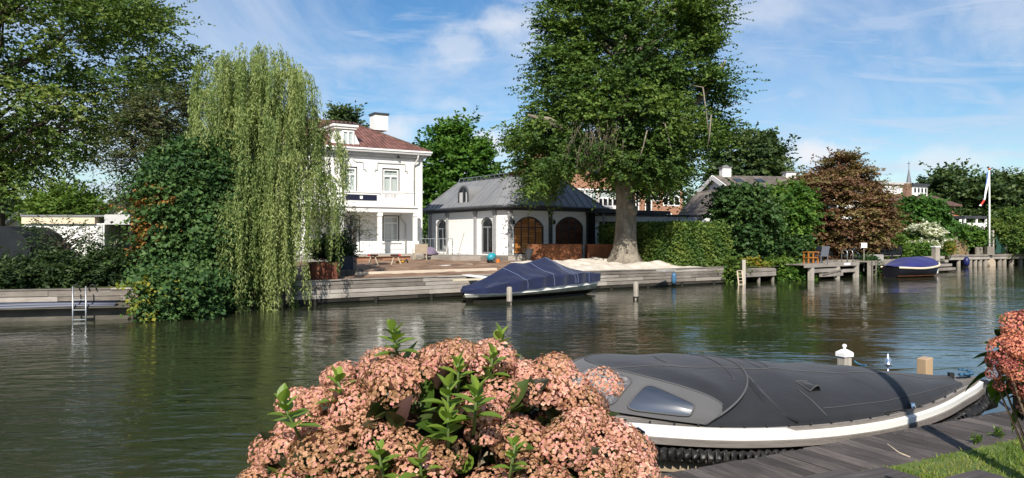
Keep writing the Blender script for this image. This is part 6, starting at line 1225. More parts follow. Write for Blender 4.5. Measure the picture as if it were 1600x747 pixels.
def crate_seat():
    x, Y = pf(1266, 411.5); o = thing('orange_wood_bench', 'orange wooden bench frame at the left end of the platform', 'bench', (x, Y, zp), .4)
    for dx in (-.3, .05, .4): b = MB(); b.box(dx-.04, dx+.04, -.2, -.14, 0, .62); b.box(dx-.04, dx+.04, .14, .2, 0, .62); b.build('leg', M['woodorange'], o)
    b = MB(); b.box(-.36, .46, -.22, .22, .3, .36); b.build('shelf', M['woodorange'], o); b = MB(); b.box(-.36, .46, -.22, .22, .62, .67); b.build('seat', M['woodorange'], o)
crate_seat()
x, Y = pf(1325, 409.5); o = thing('pool_ladder', 'curved steel pool ladder handrails on the platform', 'ladder', (x, Y, zp), .5)
for dx in (-.24, .24): b = MB(); b.tube([(dx, .25, 0), (dx, .25, .55), (dx, .2, .68), (dx, .05, .74), (dx, -.1, .68), (dx, -.15, .55), (dx, -.15, .0)], .024, 8); b.build('handrail', M['steel'], o, smooth=True)
x, Y = at(1326, 54), 54; o = thing('upright_kayak', 'teal kayak stood upright in the shade behind the pool ladder', 'kayak', (x, Y, 1.0)); b = MB(); hk = zt(378, Y)-1.0; b.lathe([(.02, 0), (.22, .25*hk), (.32, .5*hk), (.24, .78*hk), (.02, hk)], 12, (0, 0, 0)); b.build('hull', M['tealdark'], o, smooth=True)
p = onbank(1350, .2); o = thing('white_sign', 'small blank white sign board on a post by the ladder jetty', 'sign', (p.x, p.y, .3)); b = MB(); b.box(-.03, .03, 0, .05, 0, 1.6); b.build('post', M['timberpost'], o); z0, z1 = zt(387, p.y)-.3, zt(379.5, p.y)-.3; b = MB(); b.box(-.18, .18, -.03, 0, z0, z1); b.build('board', M['white'], o)
# ladder jetty left of the launch with dark fence and planter
pA, pB = onbank(1360, -.4), onbank(1412, -.1); Lj = (pB-pA).length; aj = math.atan2(pB.y-pA.y, pB.x-pA.x); o = thing('ladder_jetty', 'worn grey jetty with a ladder left of the blue covered launch', 'jetty', (pA.x, pA.y, 0), aj); zk = zt(408, pA.y); b = MB(); r = random.Random(10)
for i in range(10): b.box(0, Lj, i*.3, i*.3+.285, zk-.09, zk, 0, r.random())
b.box(0, Lj, -.02, .05, zk-.28, zk-.1, 0, .6); b.build('decking', M['timber'], o, bevel=.006)
for x in (.1, Lj*.5, Lj-.1): b = MB(); b.box(x-.1, x+.1, 0, .2, -1, zk-.09, 0, .5); b.build('post', M['timberpost'], o)
for x in (.05, .52): b = MB(); b.bar((x, -.1, -.6), (x, -.1, zk+.05), .06, .05); b.build('stile', M['timberpost'], o)
for z in (.1, .4, .7): b = MB(); b.bar((.05, -.1, z), (.52, -.1, z), .06, .04); b.build('rung', M['timberpost'], o)
pF = onbank(1378, .9); pG = onbank(1408, .9); o = thing('dark_fence', 'dark slatted garden fence on pale footing behind the launch', 'fence', (pF.x, pF.y, .9), DA); Lq = (pG-pF).length; b = MB(); z1 = zt(386, pF.y)-.9
for i in range(26): b.box(Lq*i/26, Lq*(i+.8)/26, 0, .03, .32, z1)
b.build('slats', M['slate'], o); b = MB(); b.box(-.05, Lq, .03, .06, .5, .56); b.box(-.05, Lq, .03, .06, z1-.2, z1-.14); b.box(0, Lq, .0, .1, .0, .06); b.box(0, Lq, .0, .1, .26, .31); b.build('rail', M['timberpost'], o)
for f_ in (0, .5, 1): b = MB(); b.box(Lq*f_-.06, Lq*f_+.06, -.04, .1, 0, z1+.08); b.build('post', M['slate'], o)
b = MB(); bx0, bx1 = onbank(1366, .6), onbank(1381, .6); o = thing('pale_planter', 'pale stone planter box on the ladder jetty below the white sign', 'planter', (bx0.x, bx0.y, .75), DA); b.box(0, (bx1-bx0).length, 0, .5, 0, zt(398, bx0.y)-.75); b.build('box', M['stonegrey'], o, bevel=.02)
BW = Fac(at(1372, 60), 60, 1.0, R(25)); o = thing('garden_wall', 'short orange brick garden wall in the gap right of the copper maple', 'wall', tuple(BW.o), BW.a); b = MB(); b.box(0, BW.p(1390), 0, .3, -.3, BW.p(1380, 370)[1]); b.build('brickwork', M['brick'], o)
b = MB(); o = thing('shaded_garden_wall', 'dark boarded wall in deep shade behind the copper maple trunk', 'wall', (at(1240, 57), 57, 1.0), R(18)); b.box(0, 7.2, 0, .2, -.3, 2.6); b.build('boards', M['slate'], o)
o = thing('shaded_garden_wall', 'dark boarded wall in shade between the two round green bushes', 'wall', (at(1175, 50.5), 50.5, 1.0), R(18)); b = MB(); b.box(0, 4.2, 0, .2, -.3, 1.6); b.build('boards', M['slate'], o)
# steps of boards right of the tall post, reed screen, long jetty, flagpole
pA, pB = onbank(1464, -.2), onbank(1484, .2); o = thing('board_steps', 'stacked grey boards at the water right of the tall white post', 'steps', (pA.x, pA.y, 0), DA); L = (pB-pA).length; b = MB()
for k in range(4): b.box(0, L, k*.25, k*.25+.3, .12+k*.26, .3+k*.26, 0, .3+.15*k)
b.build('boards', M['timber'], o, bevel=.01)
RS = Fac(*[at(1476, 63), 63], .9, R(27)); x1 = RS.p(1512.5); o = thing('reed_screen', 'brown reed screen in two panels behind the long jetty', 'screen', tuple(RS.o), RS.a)
for a_, c_2 in ((0, x1*.54), (x1*.56, x1)): b = MB(); b.box(a_, c_2, 0, .08, 0, RS.p(1495, 362)[1]); b.build('reed_panel', M['reed'], o)
for f_ in (0, .55, 1): b = MB(); b.box(x1*f_-.06, x1*f_+.06, -.03, .11, 0, RS.p(1495, 363)[1]); b.build('post', M['timberpost'], o)
LJ = Fac(*[at(1481, 61.3), 61.3], 0, R(26)); x1 = LJ.p(1610); o = thing('long_jetty', 'long grey timber jetty on a row of pale posts under the flagpole', 'jetty', tuple(LJ.o), LJ.a); zd = LJ.p(1530, 398.5)[1]; b = MB(); r = random.Random(12)
for i in range(int(x1/.45)): b.box(i*.45, i*.45+.43, 0, 2.6, zd-.07, zd, 0, r.random())
b.box(-.2, x1, -.1, -.005, zd-.36, zd-.12, 0, .8); b.box(-.2, x1, -.16, -.105, zd-.11, zd+.06, 0, .25); b.build('decking', M['timber'], o, bevel=.008)
for px, wq in ((1499.5, .3), (1509, .36), (1517.5, .34), (1525.5, .3), (1533, .34), (1541, .36), (1563.5, .34), (1570.5, .38), (1582, .4), (1596, .4)): x = LJ.p(px); b = MB(); b.lathe([(wq*.5, -1), (wq*.5, zd-.37)], 10, (x, .1, 0)); b.build('post', M['timberpost'], o, smooth=True)
x = LJ.p(1548); b = MB(); b.lathe([(.42, -.12), (.42, .12)], 16, (0, 0, 0)); b.build('round_end', M['lightwood'], o, X=Matrix.Translation((x, -.05, zd-.75)) @ Matrix.Rotation(R(90), 4, 'X'))
b = MB(); b.box(-.2, x1, 2.4, 2.6, -1, zd-.1); b.build('back_wall', M['timberwet'], o)
x = LJ.p(1504.5); p = LJ.o.xy+LJ.d*x+LJ.n*(-.3); o = thing('jetty_fender', 'navy blue fender hanging from the long jetty\'s front', 'fender', (p.x, p.y, zd-1.05)); b = MB(); b.lathe([(.04, .15), (.20, .25), (.24, .5), (.20, .78), (.05, .95)], 12); b.build('body', M['fendernavy'], o, smooth=True)
Yf = 63.5; o = thing('flagpole', 'tall white flagpole with a long tricolour pennant on the jetty', 'flagpole', (at(1546, Yf), Yf, zd)); zt_ = zt(266, Yf)-zd; b = MB(); b.lathe([(.08, 0), (.07, zt_*.5), (.045, zt_)], 10); b.build('pole', M['white'], o, smooth=True); b = MB(); b.lathe([(.02, 0), (.12, .06), (.12, .14), (.02, .2)], 10, (0, 0, zt_)); b.build('finial', M['orangetile'], o, smooth=True)
b = MB(); b.box(-.3, .3, -.2, .2, 0, .7); b.build('base', M['timberpost'], o); fl = None
P0 = Vector((-.08, 0, zt(270, Yf)-zd)); P1 = Vector((at(1525, Yf)-at(1546, Yf), -.6, zt(322, Yf)-zd)); G = []
for k in np.linspace(0, 1, 22):
    c = P0.lerp(P1, k)+Vector((.12*math.sin(k*3.1)+.05*math.sin(k*9), .1*math.sin(k*7), -.25*math.sin(k*3.1))); w_ = .30*(1-.35*k); G.append([tuple(c+Vector((q*w_*.8, .05*math.sin(q*8+k*5), -q*w_*.35))) for q in (-.5, -.17, .17, .5)])
b = MB(); 
for j, m_ in enumerate((2, 1, 1)): b.grid([[row[j], row[j+1]] for row in G[:17]], (2, 1, 1)[j])
b.grid([row for row in G[16:21]], 0); b.grid([row for row in G[20:]], 1); b.build('pennant', [M['flagred'], M['flagwhite'], M['flagblue']], o, smooth=True)
NP = Fac(*[at(1556, 65), 65], zd, R(20)); o = thing('net_frame', 'dark green net stretched between pale posts at the jetty\'s end', 'net', tuple(NP.o), NP.a); xa, xb = 0, NP.p(1572); zn = NP.p(1565, 359)[1]; b = MB(); b.add([(xa, 0, .1), (xb, 0, .1), (xb, 0, zn*.97), (xa+.3, 0, zn*.55), (xa-.6, -.3, .15), (xa, -.02, zn*.8)], [(0, 1, 2, 3), (0, 3, 5), (0, 4, 3)]); b.build('net', M['netgreen'], o)
for x, h in ((xb, zn), (xa-.35, zn*.98)): b = MB(); b.box(x-.07, x+.07, -.07, .07, 0, h, 0, .8); b.build('post', M['timberpost'], o)
b = MB(); b.bar((xb+.05, -.05, 1.3), (xb+1.4, -.3, .0), .12, .12); b.build('brace', M['timberpost'], o)
for px, lb in ((1527, 'short grey bollard post on the long jetty left of the flagpole'), (1531.5, 'second short post on the long jetty nearer the flagpole')): x = LJ.p(px, off=.5); p = LJ.o.xy+LJ.d*x+LJ.n*.5; o = thing('short_post', lb, 'post', (p.x, p.y, zd)); b = MB(); b.lathe([(.2, 0), (.19, .6), (.12, .66)], 10); b.build('post', M['timberpost'], o, auto=40)

# ------------------------------------------------------------------ the building yard
GZ = 1.03
def yd(px, py, z=GZ): x, Y = on(px, py, z); return x, Y, gz(x, Y)+.03
def planter(name, label, px0, px1, ytop, ybot, t, m, dep, z0=None, split=0, ang=R(7)):
    p = onbank(px0, t); z0 = gz(p.x, p.y) if z0 is None else z0; fa_ = Fac(p.x, p.y, z0, ang); o = thing(name, label, 'planter', (p.x, p.y, z0), ang); L = fa_.p(px1); h = fa_.p((px0+px1)/2, ytop)[1]; b = MB(); b.box(0, L, 0, .04, -.05, h); b.box(0, .04, .04, dep, -.05, h); b.box(L-.04, L, .04, dep, -.05, h); b.box(.04, L-.04, dep-.04, dep, -.05, h); b.build('side_panel', M[m], o, bevel=.006)
    b = MB(); b.box(.041, L-.041, .041, dep-.041, 0, h-.08); b.build('earth', M['soil'], o)
    for f_ in ([.58] if split else []): b = MB(); b.box(L*f_-.02, L*f_+.02, -.02, -.001, -.05, h); b.build('seam_strip', M['corten'], o)
    return o
planter('rusty_planter', 'large rusted steel planter box before the coach house doors', 828, 909.5, 381.5, 411, 7.6, 'corten', 1.0, split=1)
planter('rusty_planter', 'shaded rusted steel planter box beside the beech trunk', 918.5, 962, 381.5, 408, 6.2, 'corten', .8)
planter('rusty_planter', 'streaked rusty planter on the quay under the willow\'s edge', 479, 527.5, 410.5, 439, .9, 'cortenwet', 1.2, z0=.83)
planter('blue_planter', 'tall slate blue planter holding a dark shrub by the willow', 529, 552, 399.5, 425, 3.0, 'planter', 1.6, z0=.9)
p = onbank(520, 3.6); tree('potted_shrub', 'dense dark shrub growing in the slate blue planter', 'shrub', (p.x+.1, p.y, 1.3), pxprof([(366, 505, 538), (375, 492, 548), (390, 488, 551), (404, 492, 550)], p.y), FO['dark'], M['barkdark'], 201, 90, 18, 9, .32, .085, .06, .8, .5, trunk_r=.06, limbs=12, limb_r=.02, jit=.14)
p, q_ = onbank(527, 2.3), onbank(568, 2.3); o = thing('kerb_block', 'grey concrete kerb blocks in front of the slate blue planter', 'kerb', (p.x, p.y, gz(p.x, p.y)), DA); L = (q_-p).length; b = MB()
for i in range(3): b.box(L*i/3+.01, L*(i+1)/3-.01, 0, .3, -.05, .24)
b.build('block', M['concrete'], o, bevel=.015)
# white kerb lines and loose planks on the soil
def ground_bar(name, label, a, c, w_, h, m):
    (x0, y0, z0), (x1, y1, z1) = a, c; b = MB(); b.bar((x0, y0, z0+h/2+.01), (x1, y1, z1+h/2+.01), w_, h, 0, .8); return tag(b.build(name, M[m], bevel=.005), label, name.replace('_', ' '))
ground_bar('kerb_line', 'long white kerb edging running across the brown soil', yd(556, 425), yd(775, 418.5), .16, .12, 'lightwood')
ground_bar('white_plank', 'white plank lying on the soil behind the kerb edging', yd(688, 415.5), yd(735, 413.5), .3, .05, 'white')
ground_bar('white_plank', 'white plank on the soil left of the navy boat cover\'s peak', yd(728, 423.5), yd(775, 427), .4, .05, 'white')
ground_bar('yellow_plank', 'yellowish plank lying near the quay edge by the navy boat', yd(710, 431.5, .98), yd(762, 429.5, .98), .22, .06, 'cream')
ground_bar('stone_slab', 'flat grey stone slab on the sand near the quay edge', yd(1032, 419.5, .95), yd(1050, 418.5, .95), .5, .09, 'stonegrey')
# trestle table
x, Y, z = yd(600, 413.5); o = thing('trestle_table', 'light work table on two wooden trestles with red clamps', 'table', (x, Y, z), R(8)); hw = 21*Y/FP; ht = zt(396.5, Y)-z
b = MB(); b.box(-hw*1.02, hw*1.05, -.35, .35, ht-.03, ht+.02); b.build('table_top', M['stonegrey'], o, bevel=.005)
for cx in (-hw*.82, hw*.86):
    for sy in (-1, 1):
        for dx in (-.13, .17): b = MB(); b.bar((cx+dx*1.6, sy*.32, 0), (cx+dx*.35, sy*.08, ht-.03), .045, .045); b.build('leg', M['lightwood'], o)
    b = MB(); b.box(cx-.26, cx+.26, -.06, .06, ht-.12, ht-.031); b.build('trestle_head', M['red'], o)
b = MB(); b.bar((-hw*.85-.15, .2, ht*.55), (-hw*.85+.5, .2, ht*.5), .03, .05); b.build('stretcher', M['lightwood'], o)
# leaning pale slab
x, Y = at(581, 45.6), 45.6; o = tag(MB().build('leaning_slab', M['sand']), 'pale rough stone slab leaning against the villa porch', 'stone slab'); hw = 11*Y/FP; b = MB(); b.extr([(x-hw, Y, 1.42), (x+hw*.9, Y, 1.42), (x+hw, Y+.25, zt(386, Y)), (x+hw*.7, Y+.3, zt(382, Y)), (x-hw*.6, Y+.3, zt(381.5, Y)), (x-hw*.8, Y+.25, zt(386, Y))], (0, .14, .02)); me = b.build('tmp', M['sand'], bevel=.02); od = o.data; o.data = me.data; bpy.data.objects.remove(me); bpy.data.meshes.remove(od)
# wooden chairs at the terrace edge
x, Y, z = yd(655, 407); chair('wooden_chair', 'pale wooden armchair with cream seat turned away at the terrace edge', 656, 407.5, R(200), 20, 'lightwood', .95, z)
x, Y, z = yd(641, 405); o = thing('orange_crate', 'orange crate standing left of the pale wooden armchair', 'crate', (x, Y, z+.28), .3); b = MB(); b.box(-.3, .3, -.2, .2, 0, .05)
for s_ in (-1, 1): b.box(-.3, .3, s_*.2-.02, s_*.2+.02, .05, .25); b.box(s_*.3-.02, s_*.3+.02, -.18, .18, .05, .25)
b.build('crate_body', M['orange'], o, bevel=.008); b = MB(); b.box(-.32, .32, -.22, .22, -.28, -.002); b.build('crate_foot', M['lightwood'], o)
# crumpled purple cloth bundle on the terrace
x, Y = at(672, 44.2), 44.2; o = thing('cloth_bundle', 'crumpled purple grey cloth heap on the terrace by the railing', 'cloth', (x, Y, 1.38)); b = MB(); rr_ = random.Random(4); b.lathe([(.36, 0), (.42, .07), (.33, .2), (.27, .34), (.16, .44), (.02, .47)], 18, (0, 0, 0), 0, None, lambda t, z: 1+.24*math.sin(3*t+z*9)+.14*math.sin(7*t-z*17)+.08*math.sin(11*t+z*23)); b.build('cloth', M['purple'], o, smooth=True)
# railing on the terrace
p, q_ = onbank(651, 14.3), onbank(707, 13.6); o = thing('terrace_railing', 'slender grey metal railing on the terrace between villa and coach house', 'railing', (p.x, p.y, 1.36), math.atan2(q_.y-p.y, q_.x-p.x)); L = (q_-p).length; h = zt(373, p.y)-1.36; b = MB(); b.bar((0, 0, h), (L, 0, h), .05, .04); b.build('top_rail', M['steel'], o)
for i in range(9): b = MB(); b.bar((L*i/8, 0, 0), (L*i/8, 0, h), .03 if i % 4 else .05, .03); b.build('baluster', M['zinc'], o)
x, Y = at(704.5, 46.), 46.; o = thing('step_ladder', 'white step ladder folded open beside the first arched window', 'ladder', (x, Y, 1.36), .5); h = zt(376, Y)-1.36
for sx in (-.17, .17): b = MB(); b.bar((sx*1.2, -.3, 0), (sx, 0, h), .04, .03); b.bar((sx*1.2, .3, 0), (sx, .02, h), .03, .03); b.build('stile', M['white'], o)
for k in range(1, 5): z = h*k/5; y = -.3*(1-k/5); b = MB(); b.box(-.19, .19, y-.04, y+.04, z-.012, z+.012); b.build('tread', M['white'], o)
x, Y = at(716, 46.), 46.; b = MB(); b.bar((x, Y-.3, 1.33), (x+.32, Y+.55, zt(364, Y)), .035, .035); b.bar((x+.16, Y-.3, 1.33), (x+.0, Y-.15, 1.45), .3, .03); tag(b.build('leaning_broom', M['stonegrey']), 'grey broom leaning against the coach house wall', 'broom')
# small teal cement mixer
x, Y, z = yd(768, 411); o = thing('cement_mixer', 'small teal concrete mixer with wheels on the soil below the terrace', 'cement mixer', (x, Y, z), .4); o.scale = (.78,)*3; b = MB(); b.lathe([(.14, -.30), (.26, -.22), (.30, -.02), (.26, .14), (.15, .28), (.15, .31)], 16); b.build('drum', M['teal'], o, smooth=True, X=Matrix.Translation((0, 0, .42)) @ Matrix.Rotation(R(55), 4, 'Y'))
for sy in (-1, 1): b = MB(); b.lathe([(.03, -.03), (.13, -.03), (.13, .03), (.03, .03)], 14); b.build('wheel', M['black'], o, X=Matrix.Translation((-.12, sy*.26, .13)) @ Matrix.Rotation(R(90), 4, 'X')); b = MB(); b.bar((-.12, sy*.24, .13), (.1, sy*.28, .42), .04, .04); b.bar((.35, sy*.15, 0), (.1, sy*.28, .42), .035, .035); b.build('frame', M['pipewhite'], o)
x, Y, z = yd(778, 411); o = tag(MB().build('bucket', M['orange']), 'small orange bucket beside the teal concrete mixer', 'bucket'); b = MB(); b.lathe([(.09, 0), (.12, .22), (.11, .22), (.085, .02)], 12, (x, Y, z)); me = b.build('tmp', M['orange']); od = o.data; o.data = me.data; bpy.data.objects.remove(me); bpy.data.meshes.remove(od)
x, Y, z = yd(628, 413); o = thing('yellow_tool', 'yellow power tool lying on the soil right of the work table', 'tool', (x, Y, z), .3); b = MB(); b.tube([(-.3, 0, .08), (-.05, 0, .16), (.1, 0, .12)], .07, 8); b.build('body', M['yellow'], o, smooth=True); b = MB(); b.tube([(.1, 0, .13), (.24, 0, .24), (.3, 0, .08)], .045, 8); b.build('handle', M['black'], o, smooth=True)
x, Y, z = yd(553, 413); o = tag(MB().build('clay_brick', M['orange']), 'loose orange clay brick on the soil at the planter\'s right', 'brick'); b = MB(); b.box(x-.14, x+.14, Y-.1, Y+.1, z, z+.16); me = b.build('tmp', M['brick'], bevel=.01); od = o.data; o.data = me.data; bpy.data.objects.remove(me); bpy.data.meshes.remove(od)
p = onbank(549, 6.2); tree('olive_tree', 'small thin leaved olive tree in front of the villa porch', 'tree', (p.x, p.y, 1.0), pxprof([(328, 540, 562), (340, 527, 575), (355, 525, 580), (370, 530, 575), (378, 536, 562)], p.y), FO['olive'], M['barkpale'], 211, 40, 8, 8, .45, .10, .035, .8, .3, .15, .2, trunk_r=.07, trunk_top=zt(345, p.y), limbs=26, limb_r=.03)
p = onbank(829, 7.0); o = thing('dark_cone', 'dark inverted cone planter at the rusty box\'s left corner', 'planter', (p.x-.1, p.y, 1.5)); b = MB(); b.lathe([(.03, -.45), (.30, .28), (.27, .28)], 12); b.build('cone', M['zincdark'], o); b = MB(); b.tube([(0, 0, -.5), (0, 0, -.4)], .03, 6); b.build('foot', M['zincdark'], o)
p = onbank(700, 9); o = tag(MB().build('soil_heap', M['soil']), 'low heap of brown soil before the terrace plinth', 'soil heap'); q_ = yd(590, 405); b = MB(); G = []
for i in range(25):
    G.append([(q_[0]+1.7*(i/12-1), q_[1]-.2+1.2*(j/8-1), q_[2]-.1+.55*max(0, 1-(i/12-1)**2)**1.2*max(0, 1-(j/8-1)**2)+.03*math.sin(i*1.7+j*2.3)) for j in range(17)])
b.grid(G); me = b.build('tmp', M['soil'], smooth=True); od = o.data; o.data = me.data; bpy.data.objects.remove(me); bpy.data.meshes.remove(od)
# ------------------------------------------------------------------ near deck, edging steps, grass, pole
o = thing('mooring_deck', 'dark weathered plank deck along the near bank beside the sloop', 'deck', (E0.x, E0.y, 0), EA); b = MB(); r = random.Random(21); x = -13.
while x < 15:
    w_ = .142; y0 = -.645+r.uniform(-.02, .02); b.box(x, x+w_-.007, y0, .012+r.uniform(-.006, .006), DECKZ-.04, DECKZ+r.uniform(-.004, .004), 0, r.random()); x += w_
b.build('planking', M['timberdeck'], o, bevel=.004)
b = MB(); b.box(-13, 15, -.06, -.012, DECKZ-.22, DECKZ-.045, 0, .3); b.box(-13, 15, -.62, -.56, DECKZ-.22, DECKZ-.045, 0, .3); b.box(-13, 15, -.68, -.64, -1, DECKZ-.12, 0, .3); b.build('bearer', M['timberwet'], o)
for x in np.arange(-12, 15, 1.6): b = MB(); b.lathe([(.08, -1.2), (.08, DECKZ-.05)], 8, (x, -.12, 0)); b.build('post', M['timberwet'], o)
b = MB(); r = random.Random(5)
x = -4.
while x < 9:
    for y in (-.035, -.055): b.lathe([(.004, 0), (.0035, .003)], 6, (x+.05+r.uniform(-.01, .01), y, DECKZ+.0015))
    x += .142
b.build('nail_heads', M['steel'], o)['kind'] = 'stuff'
for k, (e, m, L, wd, z, lb) in enumerate(((1.20, .69, 5, .9, .742, 'low weathered timber step nearest the hydrangea'), (1.48, .832, 4, .9, .758, 'broad timber step with a split board by the lawn corner'), (2.03, 1.175, .38, .55, .75, 'short timber edging piece cutting into the lawn'))):
    p = near(e, m); o = thing('timber_step', lb, 'step', (p.x, p.y, 0), EA); b = MB(); n = 3
    for i in range(n): b.box(-L, 0-.01*i, -wd*(i+1)/n+.006, -wd*i/n, DECKZ-.05, z+.001*i+(.0), 0, .3+.2*i)
    b.build('board', M['timberdeckx'], o, bevel=.006)
# grass blades
def grass():
    r = np.random.default_rng(301); n = 46000; e = r.uniform(.6, 7.5, n); m = .65+np.abs(r.random(n))**1.0*3.2; edge = .65+.05*np.sin(e*7)+.05*np.sin(e*17+1)+.03*np.sin(e*41); keep = m > edge
    for (ee, mm, L, wd) in ((1.20, .69, 5, .9), (1.48, .832, 4, .9), (2.03, 1.175, .38, .55)): keep &= ~((e < ee+.01) & (e > ee-L) & (m > mm-.005) & (m < mm+wd))
    # the patchy dry strip by the deck keeps only some blades
    keep &= ~((m < edge+.10) & (r.random(n) < .65)); e, m = e[keep], m[keep]; n = len(e)
    P = np.stack([E0.x+EE.x*e+MM.x*m, E0.y+EE.y*e+MM.y*m, np.full(n, DECKZ-.008)], 1); A = np.stack([r.normal(0, .55, n), r.normal(0, .55, n), np.ones(n)], 1); s = r.uniform(.6, 1.3, n); pat = .5+.5*np.sin(e*4.2+1.3*np.sin(m*5))*np.sin(m*6+e)
    o = leaf_object('grass', P, A, r.normal(0, 1, (n, 3)), .048*s, .009*s, r.random(n), np.clip(pat+r.normal(0, .2, n), 0, 1), FO['grass'], None, .05, .35); o['kind'] = 'stuff'; o['label'] = 'short sunlit lawn grass beside the near deck'; o['category'] = 'grass'
grass()
for k, (px, py, lb) in enumerate(((1527, 694, 'small weed tuft in the pole\'s shadow at the lawn edge'), (1560, 683, 'low weed growing at the deck\'s edge further right'))):
    x, Y = on(px, py, DECKZ); rr_ = np.random.default_rng(310+k); n = 70; o = thing('weed_tuft', lb, 'weed', (x, Y, DECKZ)); P = rr_.normal(0, .02, (n, 3)); P[:, 2] = rr_.uniform(0, .06, n); A = rr_.normal(0, .7, (n, 3))+np.array([0, 0, .8]); leaf_object('leaves', P, A, rr_.normal(0, 1, (n, 3)), .045*rr_.uniform(.6, 1.4, n), .014, rr_.random(n), rr_.random(n), FO['hleaf'], o)
x, Y = on(1422, 716, DECKZ); b = MB(); b.tube([(x, Y, DECKZ+.008), (x-.06, Y+.06, DECKZ+.03), (x-.10, Y+.16, DECKZ+.07)], [.006, .005, .002], 5); tag(b.build('dry_twig', M['lightwood']), 'small curled dry twig lying on the deck by the lawn', 'twig')
# tall pole on the near bank, just outside the picture: it throws the long shadow over cover and deck
p = (3.62, 5.0); o = thing('lamp_pole', 'tall dark timber pole on the lawn throwing a shadow over deck and sloop', 'pole', (p[0], p[1], DECKZ)); b = MB(); b.lathe([(.062, -.3), (.055, 2.0), (.05, 4.6)], 10); b.build('post', M['timberpost'], o, smooth=True); b = MB(); b.lathe([(.08, 4.6), (.02, 4.7)], 10); b.build('cap', M['black'], o)

# ------------------------------------------------------------------ hydrangeas
def leaf_geo(b, p, d, n, L, W_, m=0, cup=.12, r=None):
    d = d.normalized(); s = d.cross(n).normalized(); n = s.cross(d); G = []; prof = [(0, .04), (.12, .5), (.30, .92), (.5, 1.0), (.72, .74), (.88, .36), (1, .02)]
    for t, w_ in prof:
        c = p+d*(L*t)+n*(-cup*L*t*t*1.6); G.append([tuple(c+s*(W_*.5*w_*q)+n*(W_*.16*abs(q)*w_)) for q in (-1, -.5, 0, .5, 1)])
    b.grid(G, m, r)
def head_mesh(name, seed, m, rad=.09, nfl=80, flat=.62):
    """mophead: florets of four petals over a dome, one mesh"""
    r = np.random.default_rng(seed); P = []; A = []; Nn = []; L = []; W_ = []; rn = []; sp = []; k = 0; ga = math.pi*(3-5**.5)
    lump = r.normal(0, 1, (7, 3)); lump /= np.linalg.norm(lump, axis=1)[:, None]
    for i in range(nfl):
        z = 1-1.45*(i+.5)/nfl; q = math.sqrt(max(0, 1-z*z)); th = i*ga; d = np.array([q*math.cos(th), q*math.sin(th), z])+r.normal(0, .06, 3); d /= np.linalg.norm(d); g = 1+.10*max(np.dot(lump, d))+r.normal(0, .045)
        c = d*np.array([rad, rad, rad*flat])*g; nrm = d*np.array([1, 1, 1.35])+r.normal(0, .28, 3); nrm /= np.linalg.norm(nrm); u = np.cross(nrm, [.3, .2, .9]); u /= np.linalg.norm(u)+1e-9; v = np.cross(nrm, u); a0 = r.uniform(0, 6.28); tone = np.clip(.5+.35*np.dot(lump[0], d)+r.normal(0, .17)-.16*(z-.2), 0, 1); sz = r.uniform(.8, 1.2)*.0112
        for j in range(4):
            a = a0+j*math.pi/2+r.normal(0, .12); dr = u*math.cos(a)+v*math.sin(a)+nrm*.25; P.append(c); A.append(dr); Nn.append(nrm+r.normal(0, .2, 3)); L.append(sz*1.0); W_.append(sz*.98); rn.append(r.random()); sp.append(tone)
    o = leaf_object(name, np.array(P), np.array(A), np.array(Nn), np.array(L), np.array(W_), np.array(rn), np.array(sp), m, None, -.10, .55, True); me = o.data; bpy.data.objects.remove(o); return me
